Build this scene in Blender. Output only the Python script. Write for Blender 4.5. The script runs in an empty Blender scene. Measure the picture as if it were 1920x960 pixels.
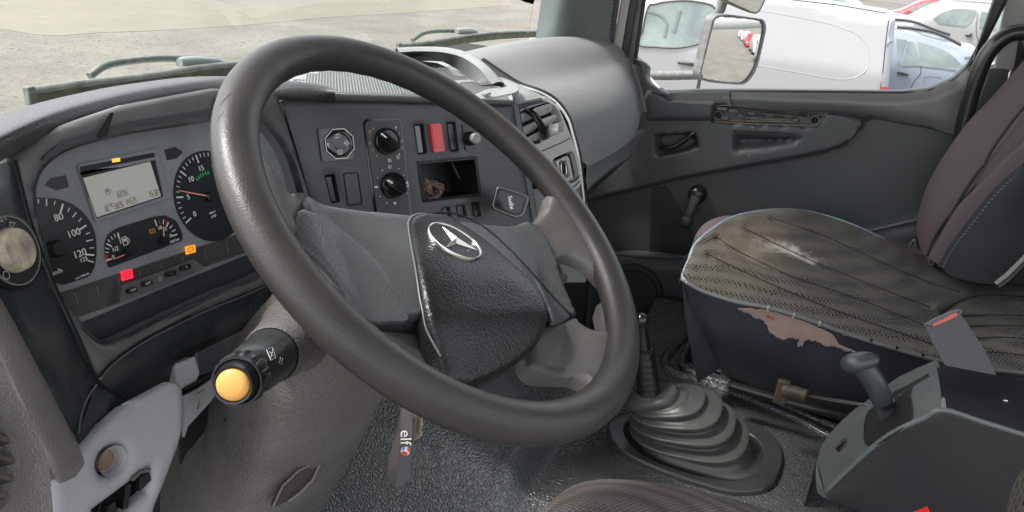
import bpy, bmesh, math, random
import numpy as np
from math import sin, cos, tan, radians, pi, sqrt, atan2
from mathutils import Vector, Matrix
from mathutils.geometry import delaunay_2d_cdt
random.seed(7); rng = np.random.default_rng(7)
scn = bpy.context.scene
COL = scn.collection
# ------------------------------------------------------------------ camera
F = 1387.0
PITCH, ROLL = radians(23), radians(4.5)
_n = np.array([.622, -.597, -.507]); _n /= np.linalg.norm(_n)
_up = np.array([sin(ROLL)*cos(PITCH), -cos(ROLL)*cos(PITCH), -sin(PITCH)])
_X = np.cross(_up, _n); _X /= np.linalg.norm(_X)
if _X[2] < 0: _X = -_X
_Y = np.cross(_up, _X)
M = np.array([_X, _Y, _up])                      # camera axes (right, down, forward) as columns
W = np.array([0, 0, 1.95])                       # middle of the steering wheel
CAM = W - M @ (np.array([(856-960)/F, (410-480)/F, 1])*.734)
cam_d = bpy.data.cameras.new('camera'); cam = bpy.data.objects.new('camera', cam_d); COL.objects.link(cam)
r_, d_, f_ = M[:, 0], M[:, 1], M[:, 2]
cam.matrix_world = Matrix(((r_[0], -d_[0], -f_[0], CAM[0]), (r_[1], -d_[1], -f_[1], CAM[1]), (r_[2], -d_[2], -f_[2], CAM[2]), (0, 0, 0, 1)))
cam_d.sensor_width = 36; cam_d.lens = F/1920*36; cam_d.clip_start = .02; cam_d.clip_end = 3000
scn.camera = cam
# ------------------------------------------------------------------ sky and sun
SUN_EL, SUN_AZ = radians(57), radians(-22)       # azimuth from the nose of the truck (+Y), towards the driver's side
wd = bpy.data.worlds.new('World'); scn.world = wd; wd.use_nodes = True
nt = wd.node_tree; bg = nt.nodes['Background']
sky = nt.nodes.new('ShaderNodeTexSky'); sky.sky_type = 'NISHITA'; sky.sun_disc = False
sky.sun_elevation = SUN_EL; sky.sun_rotation = SUN_AZ; sky.air_density = 1.0; sky.dust_density = 3.0; sky.ozone_density = 1.0
hs = nt.nodes.new('ShaderNodeHueSaturation'); hs.inputs['Saturation'].default_value = .25
nt.links.new(sky.outputs[0], hs.inputs['Color']); nt.links.new(hs.outputs[0], bg.inputs['Color'])
bg.inputs['Strength'].default_value = .13
sd = bpy.data.lights.new('sun', 'SUN'); sun = bpy.data.objects.new('sun', sd); COL.objects.link(sun)
sd.energy = 1.5; sd.angle = radians(10); sd.color = (1, .96, .9)
sdir = Vector((sin(SUN_AZ)*cos(SUN_EL), cos(SUN_AZ)*cos(SUN_EL), sin(SUN_EL)))
sun.rotation_euler = sdir.to_track_quat('Z', 'Y').to_euler(); sun.location = (0, 0, 20)
scn.view_settings.view_transform = 'Standard'; scn.view_settings.look = 'None'
scn.view_settings.exposure = 1.93; scn.view_settings.gamma = 1
scn.render.engine = 'CYCLES'; scn.render.resolution_x = 1024; scn.render.resolution_y = 512
try: scn.cycles.max_bounces = 8; scn.cycles.transparent_max_bounces = 12
except Exception: pass
# ------------------------------------------------------------------ geometry helpers
def ray(px, py): return M @ np.array([(px-960)/F, (py-480)/F, 1.0])
def U(px, py, x=None, y=None, z=None, d=None):
    """point seen at a pixel of the 1920x960 photograph, on a real plane of the cab"""
    v = ray(px, py)
    if x is not None: k = (x-CAM[0])/v[0]
    elif y is not None: k = (y-CAM[1])/v[1]
    elif z is not None: k = (z-CAM[2])/v[2]
    else: k = d
    return CAM + k*v
def nrm(v): v = np.array(v, float); return v/np.linalg.norm(v)
class Plane:
    def __init__(s, A, n, u):
        s.A = np.array(A, float); s.n = nrm(n); u = np.array(u, float); s.u = nrm(u-(u@s.n)*s.n); s.v = np.cross(s.n, s.u)
    def c(s, px, py, h=0):
        v = ray(px, py); O = s.A+s.n*h; P = CAM+v*(((O-CAM)@s.n)/(v@s.n)); return np.array([(P-s.A)@s.u, (P-s.A)@s.v])
    def w(s, a, b, h=0): return s.A+s.u*a+s.v*b+s.n*h
    def p(s, px, py, h=0): return s.w(*s.c(px, py, h), h)
    def off(s, h): return Plane(s.A+s.n*h, s.n, s.u)
def cr(pts, n=6, closed=False):
    """Catmull-Rom through points"""
    P = [np.array(p, float) for p in pts]; m = len(P); out = []
    rngk = range(m) if closed else range(m-1)
    for i in rngk:
        p1, p2 = P[i], P[(i+1) % m]
        p0 = P[i-1] if (closed or i > 0) else 2*p1-p2
        p3 = P[(i+2) % m] if (closed or i+2 < m) else 2*p2-p1
        for k in range(n):
            t = k/n
            out.append(.5*((2*p1)+(p2-p0)*t+(2*p0-5*p1+4*p2-p3)*t*t+(3*p1-p0-3*p2+p3)*t**3))
    if not closed: out.append(P[-1])
    return out
def fil(pts, r, n=4):
    """closed polygon with rounded corners; r one radius or one per corner"""
    P = [np.array(p, float) for p in pts]; m = len(P); out = []
    for i in range(m):
        rr = r[i] if hasattr(r, '__len__') else r
        a, b, c = P[i-1], P[i], P[(i+1) % m]
        if rr <= 0: out.append(b); continue
        d1, d2 = nrm(a-b), nrm(c-b); l = min(rr, .45*np.linalg.norm(a-b), .45*np.linalg.norm(c-b))
        s, e = b+d1*l, b+d2*l
        for k in range(n+1):
            t = k/n; out.append((1-t)**2*s+2*t*(1-t)*b+t*t*e)
    return out
ORIG = {}
def finish(o, mat, parent, smooth=35):
    me = o.data
    if mat is not None: me.materials.append(mat)
    if smooth:
        me.polygons.foreach_set('use_smooth', [True]*len(me.polygons))
        if smooth < 180: me.set_sharp_from_angle(angle=radians(smooth))
    if parent is not None:
        loc = ORIG.get(parent.name, (0, 0, 0)); me.transform(Matrix.Translation(-Vector(loc))); o.parent = parent
        ORIG[o.name] = loc
    return o
STUFF = {'scale_marks', 'red_marks', 'strip_divisions', 'switch_symbols', 'heater_symbols', 'mirror_symbols', 'printed_marks', 'display_digits', 'fuel_pump_symbol', 'brake_symbol', 'green_band', 'yellow_band', 'red_band', 'armrest_clips', 'armrest_ribs'}
def mesh(name, V, Fc, mat=None, parent=None, smooth=35, bev=0, seg=2, lim=40, fixn=True):
    me = bpy.data.meshes.new(name); me.from_pydata([tuple(map(float, v)) for v in V], [], [tuple(f) for f in Fc]); me.validate()
    if fixn or bev:
        bm = bmesh.new(); bm.from_mesh(me)
        bmesh.ops.remove_doubles(bm, verts=bm.verts, dist=1e-6)
        if fixn: bmesh.ops.recalc_face_normals(bm, faces=bm.faces)
        bm.to_mesh(me); bm.free()
    o = bpy.data.objects.new(name, me); COL.objects.link(o)
    finish(o, mat, parent, smooth)
    if name in STUFF: o['kind'] = 'stuff'
    if bev:
        b = o.modifiers.new('bevel', 'BEVEL'); b.width = bev; b.segments = seg; b.limit_method = 'ANGLE'; b.angle_limit = radians(lim)
    return o
def thing(name, label, cat, loc=(0, 0, 0), group=None):
    o = bpy.data.objects.new(name, None); COL.objects.link(o); o.location = tuple(map(float, loc)); o.empty_display_size = .05
    o['label'] = label; o['category'] = cat
    if group: o['group'] = group
    ORIG[o.name] = tuple(map(float, loc)); return o
def tag(o, label=None, cat=None, group=None, kind=None):
    for k, v in (('label', label), ('category', cat), ('group', group), ('kind', kind)):
        if v: o[k] = v
    return o
class MB:
    """collects several shapes into one part"""
    def __init__(s): s.V = []; s.F = []
    def add(s, VF):
        n = len(s.V); s.V += list(VF[0]); s.F += [tuple(i+n for i in f) for f in VF[1]]; return s
    def build(s, name, mat, parent, **k): return mesh(name, s.V, s.F, mat, parent, **k)
def bdist(P, loops):
    D = np.full(len(P), 1e9)
    for L in loops:
        A = np.array(L); B = np.roll(A, -1, 0); d = B-A; l2 = (d**2).sum(1)+1e-18
        for s in range(0, len(P), 2000):
            q = P[s:s+2000, None]-A[None]; t = np.clip((q*d[None]).sum(-1)/l2, 0, 1)
            D[s:s+2000] = np.minimum(D[s:s+2000], np.sqrt(((q-t[..., None]*d[None])**2).sum(-1)).min(1))
    return D
def inpoly(P, L):
    A = np.array(L); B = np.roll(A, -1, 0); x, y = P[:, 0], P[:, 1]; ins = np.zeros(len(P), bool)
    for a, b in zip(A, B):
        c = ((a[1] > y) != (b[1] > y)); 
        if c.any():
            xx = a[0]+(y-a[1])*(b[0]-a[0])/(b[1]-a[1]+1e-18); ins ^= c & (x < xx)
    return ins
def plateVF(pl, outer, holes=(), h=0, th=.003, hf=None, step=None, round_=0, back=False):
    """solid sheet on a plane; outline in plane coordinates; hf(P, D) = height over the plane; rounded rim of radius round_"""
    outer = [np.array(p[:2], float) for p in outer]; holes = [[np.array(p[:2], float) for p in H] for H in holes]
    loops = [outer]+holes; pts = []; edges = []
    for L in loops:
        b = len(pts); pts += L; edges += [(b+i, b+(i+1) % len(L)) for i in range(len(L))]
    if step:
        A = np.array(outer); lo, hi = A.min(0), A.max(0)
        gx = np.arange(lo[0]+step*.5, hi[0], step); gy = np.arange(lo[1]+step*.5, hi[1], step*.87)
        G = np.array([(x+(j % 2)*step*.5, y) for j, y in enumerate(gy) for x in gx]).reshape(-1, 2)
        if len(G):
            ok = inpoly(G, outer)
            for H in holes: ok &= ~inpoly(G, H)
            G = G[ok]
            if len(G): G = G[bdist(G, loops) > step*.35]
            pts += list(G)
        if round_:
            for L in loops:
                pass
    co, _, fc, _, _, _ = delaunay_2d_cdt([Vector((float(p[0]), float(p[1]))) for p in pts], edges, [], 1 if not holes else 0, 1e-7)
    P = np.array([[c[0], c[1]] for c in co]); F_ = [tuple(f) for f in fc]
    cen = np.array([P[list(f)].mean(0) for f in F_])
    ok = inpoly(cen, outer)
    for H in holes: ok &= ~inpoly(cen, H)
    F_ = [f for f, k in zip(F_, ok) if k]
    D = bdist(P, loops)
    H_ = np.full(len(P), float(h))
    if hf is not None: H_ = H_+hf(P, D)
    if round_: q = np.clip(1-D/round_, 0, 1); H_ = H_-round_*(1-np.sqrt(1-q*q))
    V = [pl.w(P[i][0], P[i][1], H_[i]) for i in range(len(P))]
    # rim
    cnt = {}
    for f in F_:
        for a, b in zip(f, f[1:]+f[:1]):
            cnt[(a, b)] = 1
    bnd = [(a, b) for (a, b) in cnt if (b, a) not in cnt]
    low = {}
    Fo = list(F_)
    if th:
        for a, b in bnd:
            for k in (a, b):
                if k not in low:
                    low[k] = len(V); V.append(pl.w(P[k][0], P[k][1], min(h, H_[k])-th))
            Fo.append((b, a, low[a], low[b]))
        if back:
            n0 = len(V); 
            for i in range(len(P)): V.append(pl.w(P[i][0], P[i][1], min(h, H_[i])-th))
            Fo += [tuple(n0+i for i in reversed(f)) for f in F_]
    return V, Fo
def plate(name, pl, outer, mat, parent, holes=(), px=True, **k):
    mk = {q: k.pop(q) for q in ('smooth', 'bev', 'seg', 'lim') if q in k}
    h = k.get('h', 0)
    if px: outer = [pl.c(p[0], p[1], h) for p in outer]; holes = [[pl.c(p[0], p[1], h) for p in H] for H in holes]
    V, Fo = plateVF(pl, outer, holes, **k)
    return mesh(name, V, Fo, mat, parent, **mk)
def tubeVF(path, r, seg=12, closed=False, caps=True, flat=1.0, upv=None):
    P = [np.array(p, float) for p in path]; m = len(P); R = r if hasattr(r, '__len__') else [r]*m
    V = []; Fo = []; up = np.array(upv if upv is not None else (0.013, .02, 1.0), float)
    prev = None
    for i in range(m):
        a = P[i-1] if (closed or i > 0) else P[i]; b = P[(i+1) % m] if (closed or i < m-1) else P[i]
        t = nrm(b-a)
        if prev is None:
            s = np.cross(t, up)
            if np.linalg.norm(s) < 1e-4: s = np.cross(t, (1, 0, 0))
            s = nrm(s)
        else: s = nrm(prev-(prev@t)*t)
        if upv is not None: s = nrm(np.cross(t, up))
        prev = s; q = np.cross(s, t)
        for k in range(seg):
            an = 2*pi*k/seg; V.append(P[i]+R[i]*(cos(an)*s+flat*sin(an)*q))
    for i in range(m if closed else m-1):
        j = (i+1) % m
        for k in range(seg): Fo.append((i*seg+k, i*seg+(k+1) % seg, j*seg+(k+1) % seg, j*seg+k))
    if caps and not closed: Fo.append(tuple(range(seg))[::-1]); Fo.append(tuple((m-1)*seg+k for k in range(seg)))
    return V, Fo
def tube(name, path, r, mat, parent, **k):
    sm = k.pop('smooth', 50); return mesh(name, *tubeVF(path, r, **k), mat, parent, smooth=sm)
def latheVF(A, ax, prof, seg=32, sx=1.0, upv=(0, 0, 1), capt=True):
    """prof: (radius, height along ax)"""
    A = np.array(A, float); ax = nrm(ax); s = np.cross(ax, upv); s = nrm(s) if np.linalg.norm(s) > 1e-4 else np.array([1., 0, 0]); q = np.cross(ax, s)
    V = []; Fo = []
    for r, h in prof:
        for k in range(seg): an = 2*pi*k/seg; V.append(A+ax*h+r*(cos(an)*s*sx+sin(an)*q))
    m = len(prof)
    for i in range(m-1):
        for k in range(seg): Fo.append((i*seg+k, i*seg+(k+1) % seg, (i+1)*seg+(k+1) % seg, (i+1)*seg+k))
    if capt: Fo.append(tuple((m-1)*seg+k for k in range(seg))); Fo.append(tuple(range(seg))[::-1])
    return V, Fo
def lathe(name, A, ax, prof, mat, parent, **k):
    sm = k.pop('smooth', 35); return mesh(name, *latheVF(A, ax, prof, **k), mat, parent, smooth=sm)
def surfVF(rows, su=6, sv=6, cv=False, th=0, tdir=None):
    """smooth sheet through a grid of points; cv closes every row"""
    R = [cr(r, sv, cv) if sv > 1 else [np.array(p) for p in r] for r in rows]
    n = len(R[0])
    cols = [cr([R[i][j] for i in range(len(R))], su) if su > 1 else [R[i][j] for i in range(len(R))] for j in range(n)]
    m = len(cols[0]); V = [cols[j][i] for i in range(m) for j in range(n)]; Fo = []
    for i in range(m-1):
        for j in range(n if cv else n-1):
            Fo.append((i*n+j, i*n+(j+1) % n, (i+1)*n+(j+1) % n, (i+1)*n+j))
    if th:
        td = np.array(tdir, float)*th; n0 = len(V); V += [v+td for v in V[:n0]]
        b = [(i, j) for j in range(n) for i in (0,)]; loop = [j for j in range(n)]+[i*n+n-1 for i in range(1, m)]+[(m-1)*n+j for j in range(n-2, -1, -1)]+[i*n for i in range(m-2, 0, -1)]
        Fo += [tuple(n0+q for q in f[::-1]) for f in list(Fo)]
        for a, c in zip(loop, loop[1:]+loop[:1]): Fo.append((a, c, n0+c, n0+a))
    return V, Fo
def surf(name, rows, mat, parent, **k):
    sm = k.pop('smooth', 60); return mesh(name, *surfVF(rows, **k), mat, parent, smooth=sm)
def boxVF(c, s, ux=(1, 0, 0), uy=(0, 1, 0), uz=(0, 0, 1)):
    c = np.array(c, float); ux, uy, uz = [np.array(q, float) for q in (ux, uy, uz)]
    V = [c+ux*s[0]*a/2+uy*s[1]*b/2+uz*s[2]*d/2 for d in (-1, 1) for b in (-1, 1) for a in (-1, 1)]
    return V, [(0, 2, 3, 1), (4, 5, 7, 6), (0, 1, 5, 4), (2, 6, 7, 3), (0, 4, 6, 2), (1, 3, 7, 5)]
def box(name, c, s, mat, parent, **k):
    ax = {q: k.pop(q) for q in ('ux', 'uy', 'uz') if q in k}; return mesh(name, *boxVF(c, s, **ax), mat, parent, **k)
def prismVF(pts3, d):
    """closed polygon of 3-D points pushed along d"""
    n = len(pts3); P = [np.array(p, float) for p in pts3]; d = np.array(d, float)
    return P+[p+d for p in P], [tuple(range(n)), tuple(range(2*n-1, n-1, -1))]+[(i, (i+1) % n, n+(i+1) % n, n+i) for i in range(n)]
def text(name, s, pl, px, py, size, mat, parent, ang=0, h=.0008, ext=.0003, sx=1.0, center=True, shear=0):
    cu = bpy.data.curves.new('t', 'FONT'); cu.body = s; cu.size = size; cu.extrude = ext; cu.resolution_u = 3
    cu.align_x = 'CENTER' if center else 'LEFT'; cu.align_y = 'CENTER'; cu.shear = shear
    to = bpy.data.objects.new('t', cu); me = bpy.data.meshes.new_from_object(to); bpy.data.objects.remove(to); bpy.data.curves.remove(cu)
    c = pl.c(px, py, h); ca, sa = cos(ang), sin(ang); o3 = pl.w(c[0], c[1], h)
    ex = (pl.u*ca+pl.v*sa)*sx; ey = -pl.u*sa+pl.v*ca
    me.transform(Matrix(((ex[0], ey[0], pl.n[0], o3[0]), (ex[1], ey[1], pl.n[1], o3[1]), (ex[2], ey[2], pl.n[2], o3[2]), (0, 0, 0, 1))))
    me.name = name; o = bpy.data.objects.new(name, me); COL.objects.link(o); return finish(o, mat, parent, 0)
def strokeVF(pl, a, b, w, h=.0008, th=.0008):
    """straight printed stroke between two pixels, w metres wide"""
    A, B = pl.c(*a, h), pl.c(*b, h); t = nrm(B-A); q = np.array([-t[1], t[0]])*w/2
    return prismVF([pl.w(*(A+q), h), pl.w(*(B+q), h), pl.w(*(B-q), h), pl.w(*(A-q), h)], -pl.n*th)
def lineVF(pl, pts, w, h=.0008, closed=False):
    V = []; Fo = []; P = [pl.c(*p, h) for p in pts]; m = len(P)
    for i in range(m):
        a = P[i-1] if (closed or i) else P[i]; b = P[(i+1) % m] if (closed or i < m-1) else P[i]
        t = nrm(b-a); q = np.array([-t[1], t[0]])*w/2; V += [pl.w(*(P[i]+q), h), pl.w(*(P[i]-q), h)]
    for i in range(m if closed else m-1): j = (i+1) % m; Fo.append((2*i, 2*i+1, 2*j+1, 2*j))
    return V, Fo
def ringVF(pl, c2, r0, r1, h=.0008, seg=40, a0=0, a1=2*pi, sx=1):
    V = []; Fo = []; full = abs(a1-a0-2*pi) < 1e-6; n = seg if full else seg+1
    for k in range(n):
        a = a0+(a1-a0)*k/seg; d = np.array([cos(a)*sx, sin(a)])
        V += [pl.w(*(c2+d*r0), h), pl.w(*(c2+d*r1), h)]
    for k in range(seg): j = (k+1) % n; Fo.append((2*k, 2*k+1, 2*j+1, 2*j))
    return V, Fo
# ------------------------------------------------------------------ materials
MATS = {}
def mat(name, col, rough=.5, grain=None, bump=.3, bd=.001, var=0, var_scale=8, col2=None, metal=0, spec=.5, emit=None, coat=0, aniso=None, rvar=0, trans=0, alpha=1, kind='voronoi', wear=None):
    """procedural material: grain = cells per metre of the relief, var = amount of soft blotches mixed to col2"""
    if name in MATS: return MATS[name]
    rough *= .82 if rough < .6 else 1
    m = bpy.data.materials.new(name); m.use_nodes = True; t = m.node_tree; L = t.links; b = t.nodes['Principled BSDF']
    b.inputs['Base Color'].default_value = (*col, 1); b.inputs['Roughness'].default_value = rough; b.inputs['Metallic'].default_value = metal
    b.inputs['Specular IOR Level'].default_value = spec
    if coat: b.inputs['Coat Weight'].default_value = coat; b.inputs['Coat Roughness'].default_value = .1
    if emit: b.inputs['Emission Color'].default_value = (*emit[0], 1); b.inputs['Emission Strength'].default_value = emit[1]
    if trans: b.inputs['Transmission Weight'].default_value = trans
    tc = t.nodes.new('ShaderNodeTexCoord').outputs['Object']
    if var or rvar:
        n1 = t.nodes.new('ShaderNodeTexNoise'); n1.inputs['Scale'].default_value = var_scale; n1.inputs['Detail'].default_value = 6; n1.inputs['Roughness'].default_value = .65
        L.new(tc, n1.inputs['Vector'])
        if var:
            mr = t.nodes.new('ShaderNodeMapRange'); mr.inputs['From Min'].default_value = .38; mr.inputs['From Max'].default_value = .68; mr.inputs['To Max'].default_value = var
            L.new(n1.outputs['Fac'], mr.inputs['Value'])
            mx = t.nodes.new('ShaderNodeMix'); mx.data_type = 'RGBA'; mx.inputs['A'].default_value = (*col, 1); mx.inputs['B'].default_value = (*(col2 or tuple(c*1.8 for c in col)), 1)
            L.new(mr.outputs[0], mx.inputs['Factor']); L.new(mx.outputs['Result'], b.inputs['Base Color'])
        if rvar:
            m2 = t.nodes.new('ShaderNodeMapRange'); m2.inputs['From Min'].default_value = .3; m2.inputs['From Max'].default_value = .7
            m2.inputs['To Min'].default_value = rough-rvar; m2.inputs['To Max'].default_value = rough+rvar; L.new(n1.outputs['Fac'], m2.inputs['Value']); L.new(m2.outputs[0], b.inputs['Roughness'])
    if grain:
        bp = t.nodes.new('ShaderNodeBump'); bp.inputs['Strength'].default_value = bump; bp.inputs['Distance'].default_value = bd
        if kind == 'noise':
            v = t.nodes.new('ShaderNodeTexNoise'); v.inputs['Scale'].default_value = grain; v.inputs['Detail'].default_value = 2; L.new(tc, v.inputs['Vector']); o = v.outputs['Fac']
        else:
            nd = t.nodes.new('ShaderNodeTexNoise'); nd.inputs['Scale'].default_value = grain*.35; nd.inputs['Detail'].default_value = 1; L.new(tc, nd.inputs['Vector'])
            va = t.nodes.new('ShaderNodeVectorMath'); va.operation = 'MULTIPLY_ADD'; va.inputs[1].default_value = (1.6/grain,)*3; L.new(nd.outputs['Color'], va.inputs[0]); L.new(tc, va.inputs[2])
            v = t.nodes.new('ShaderNodeTexVoronoi'); v.inputs['Scale'].default_value = grain; v.feature = 'SMOOTH_F1'; v.inputs['Smoothness'].default_value = .35; L.new(va.outputs[0], v.inputs['Vector'])
            inv = t.nodes.new('ShaderNodeMath'); inv.operation = 'SUBTRACT'; inv.inputs[0].default_value = 1; L.new(v.outputs['Distance'], inv.inputs[1]); o = inv.outputs[0]
        L.new(o, bp.inputs['Height']); L.new(bp.outputs[0], b.inputs['Normal'])
    MATS[name] = m; return m
def glass_mat(name, tint=(.93, .96, .95), refl=.9, dirt=.0):
    m = bpy.data.materials.new(name); m.use_nodes = True; t = m.node_tree; t.nodes.clear(); L = t.links
    o = t.nodes.new('ShaderNodeOutputMaterial'); tr = t.nodes.new('ShaderNodeBsdfTransparent'); tr.inputs[0].default_value = (*tint, 1)
    gl = t.nodes.new('ShaderNodeBsdfGlossy'); gl.inputs['Roughness'].default_value = .01; fr = t.nodes.new('ShaderNodeFresnel'); fr.inputs[0].default_value = 1.35
    mu = t.nodes.new('ShaderNodeMath'); mu.operation = 'MULTIPLY'; mu.inputs[1].default_value = refl; L.new(fr.outputs[0], mu.inputs[0])
    mx = t.nodes.new('ShaderNodeMixShader'); L.new(mu.outputs[0], mx.inputs[0]); L.new(tr.outputs[0], mx.inputs[1]); L.new(gl.outputs[0], mx.inputs[2])
    out = mx
    if dirt:
        df = t.nodes.new('ShaderNodeBsdfDiffuse'); df.inputs[0].default_value = (.55, .52, .46, 1)
        n = t.nodes.new('ShaderNodeTexNoise'); n.inputs['Scale'].default_value = 5; n.inputs['Detail'].default_value = 8
        tc = t.nodes.new('ShaderNodeTexCoord'); L.new(tc.outputs['Object'], n.inputs['Vector'])
        mr = t.nodes.new('ShaderNodeMapRange'); mr.inputs['From Min'].default_value = .35; mr.inputs['From Max'].default_value = .8; mr.inputs['To Max'].default_value = dirt; L.new(n.outputs['Fac'], mr.inputs['Value'])
        m2 = t.nodes.new('ShaderNodeMixShader'); L.new(mr.outputs[0], m2.inputs[0]); L.new(mx.outputs[0], m2.inputs[1]); L.new(df.outputs[0], m2.inputs[2]); out = m2
    L.new(out.outputs[0], o.inputs[0]); return m
m_rim = mat('worn_rim_plastic', (.032, .0295, .0285), .50, grain=520, bump=.18, bd=.0008, var=.6, var_scale=16, col2=(.046, .038, .033), rvar=.10, spec=.42)
m_spoke = mat('spoke_plastic', (.072, .067, .064), .48, grain=520, bump=.25, bd=.0008, var=.6, var_scale=20, col2=(.095, .086, .08), rvar=.08)
m_hub = mat('hub_vinyl', (.052, .057, .058), .42, grain=480, bump=.4, bd=.0012, var=.8, var_scale=11, col2=(.075, .077, .077), rvar=.06)
m_pad = mat('pad_vinyl', (.011, .011, .012), .40, grain=380, bump=.32, bd=.0011, var=.5, var_scale=12, col2=(.018, .017, .017), spec=.35)
m_fascia = mat('fascia_plastic', (.038, .042, .047), .44, grain=900, bump=.08, bd=.0005, var=.6, var_scale=11, col2=(.055, .06, .066), rvar=.08)
m_fasdark = mat('gloss_dark_panel', (.018, .024, .028), .30, var=.6, var_scale=9, col2=(.04, .048, .052), rvar=.08)
m_surround = mat('surround_plastic', (.095, .098, .10), .48, grain=1100, bump=.25, bd=.0006, var=.5, var_scale=10)
m_cluster = mat('cluster_grey', (.20, .21, .218), .46, var=.3, var_scale=15)
m_dial = mat('dial_black', (.018, .019, .022), .35)
m_black = mat('black_plastic', (.012, .012, .014), .35)
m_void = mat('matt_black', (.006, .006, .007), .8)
m_gloss = mat('gloss_black', (.008, .008, .009), .12, spec=.6)
m_white = mat('print_white', (.75, .75, .73), .5)
m_whited = mat('print_dim_white', (.42, .42, .41), .5)
m_orange = mat('print_orange', (.75, .33, .05), .5)
m_red = mat('print_red', (.65, .03, .03), .5)
m_redbtn = mat('red_button', (.60, .018, .012), .25, spec=.6)
m_green = mat('print_green', (.02, .45, .14), .5)
m_yellow = mat('print_yellow', (.75, .62, .03), .5)
m_lcd = mat('lcd_grey', (.62, .60, .54), .4)
m_lcdtext = mat('lcd_segments', (.30, .22, .14), .5)
m_needle = mat('needle_pink', (.80, .34, .27), .4)
m_top = mat('dash_top', (.22, .235, .23), .46, grain=520, bump=.45, bd=.0012, var=.4, var_scale=6, col2=(.25, .27, .265))
m_hood = mat('hood_leather', (.045, .045, .048), .50, grain=520, bump=.5, bd=.0012, var=.3, var_scale=8)
m_mat = mat('tray_rubber', (.22, .232, .228), .42)
m_pod = mat('pod_plastic', (.18, .188, .186), .62, grain=520, bump=.55, bd=.001, var=.4, var_scale=4, col2=(.23, .24, .236))
m_podtrim = mat('pod_trim', (.18, .195, .195), .40, grain=800, bump=.1, bd=.0006)
m_silver = mat('vent_silver', (.66, .66, .65), .38, metal=.3)
m_slat = mat('vent_slat', (.58, .58, .59), .34, var=.6, var_scale=25, col2=(.26, .21, .16))
m_chrome = mat('chrome', (.62, .60, .58), .26, metal=1)
m_door = mat('door_plastic', (.056, .063, .066), .50, grain=900, bump=.15, bd=.0006, var=.5, var_scale=3.5, col2=(.068, .073, .074), rvar=.06)
m_doorlow = mat('door_lower_plastic', (.052, .059, .062), .54, grain=900, bump=.2, bd=.0006, var=.5, var_scale=3, col2=(.066, .073, .075))
m_doortrim = mat('door_sill_trim', (.11, .117, .114), .42, var=.5, var_scale=4, col2=(.19, .185, .175))
m_mech = mat('dirty_mechanism', (.13, .118, .10), .6, var=.8, var_scale=30, col2=(.07, .062, .055))
m_floor = mat('bumpy_floor_vinyl', (.058, .064, .065), .34, grain=230, bump=.9, bd=.0026, var=.5, var_scale=5, col2=(.075, .08, .077), rvar=.08, spec=.9, coat=.15)
m_floorrough = mat('floor_vinyl_coarse', (.040, .042, .044), .28, grain=120, bump=1, bd=.005, var=.5, var_scale=6, col2=(.075, .07, .066), rvar=.07)
m_fuse = mat('fuse_panel_grey', (.36, .36, .385), .50, grain=500, bump=.35, bd=.001, var=.25, var_scale=9, col2=(.27, .25, .24))
m_brown = mat('grey_brown_leather', (.17, .155, .15), .46, grain=600, bump=.6, bd=.0012, var=.5, var_scale=6, col2=(.24, .21, .198))
m_column = mat('column_leather', (.112, .103, .097), .36, grain=380, bump=.6, bd=.0014, var=.7, var_scale=7, col2=(.145, .132, .123), rvar=.08)
m_ventblack = mat('dusty_louvre', (.05, .045, .04), .6, var=.9, var_scale=30, col2=(.14, .12, .09))
m_stalk = mat('stalk_black', (.022, .025, .026), .38, rvar=.08, var=.6, var_scale=25, col2=(.045, .048, .046))
m_stalkend = mat('amber_button', (.80, .40, .10), .38)
m_cream = mat('worn_cream_knob', (.62, .55, .38), .55, var=1, var_scale=45, col2=(.22, .17, .16))
m_vinylside = mat('seat_side_vinyl', (.028, .031, .038), .40, grain=700, bump=.15, bd=.0006, var=.4, var_scale=5, col2=(.04, .043, .05))
m_foam = mat('bare_backing', (.33, .24, .20), .8, grain=250, bump=.5, bd=.001, kind='noise', var=.6, var_scale=22, col2=(.22, .16, .135))
m_piping = mat('seat_piping', (.10, .105, .10), .45)
m_pipelight = mat('pale_seat_edging', (.24, .28, .30), .6, var=1, var_scale=20, col2=(.07, .14, .20))
m_purple = mat('mauve_fabric', (.085, .066, .075), .9, grain=1500, bump=.4, bd=.0006, kind='noise', var=.4, var_scale=6, col2=(.08, .06, .068))
m_purpledark = mat('charcoal_fabric', (.03, .031, .035), .85, grain=1500, bump=.4, bd=.0006, kind='noise')
m_tube = mat('black_painted_tube', (.014, .015, .018), .25, spec=.6)
m_pillarlight = mat('pillar_pale_grey', (.30, .29, .27), .5, var=.5, var_scale=5, col2=(.22, .21, .19))
m_pillar = mat('pillar_grey_green', (.12, .14, .135), .5, grain=500, bump=.35, bd=.001, var=.3, var_scale=5)
m_seal = mat('rubber_seal', (.014, .014, .015), .45)
m_sealrib = mat('dusty_rubber', (.05, .045, .042), .6, var=.8, var_scale=18, col2=(.12, .095, .08))
m_bodywhite = mat('white_paint', (.78, .78, .77), .28, coat=.5)
m_tape = mat('insulating_tape', (.010, .010, .012), .22, grain=220, bump=.5, bd=.002, kind='noise')
m_boot = mat('boot_rubber', (.052, .052, .050), .42, grain=500, bump=.2, bd=.0008, var=.7, var_scale=12, col2=(.078, .074, .066), rvar=.08)
m_frame = mat('boot_frame_plastic', (.028, .030, .032), .38, var=.6, var_scale=9, col2=(.05, .049, .047))
m_boxp = mat('brake_box_plastic', (.015, .015, .019), .50, grain=700, bump=.2, bd=.0008, var=.6, var_scale=6, col2=(.026, .024, .027), rvar=.07)
m_boxtop = mat('brake_box_top', (.095, .11, .108), .46, grain=300, bump=.25, bd=.001, var=.6, var_scale=7, col2=(.13, .138, .13))
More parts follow.
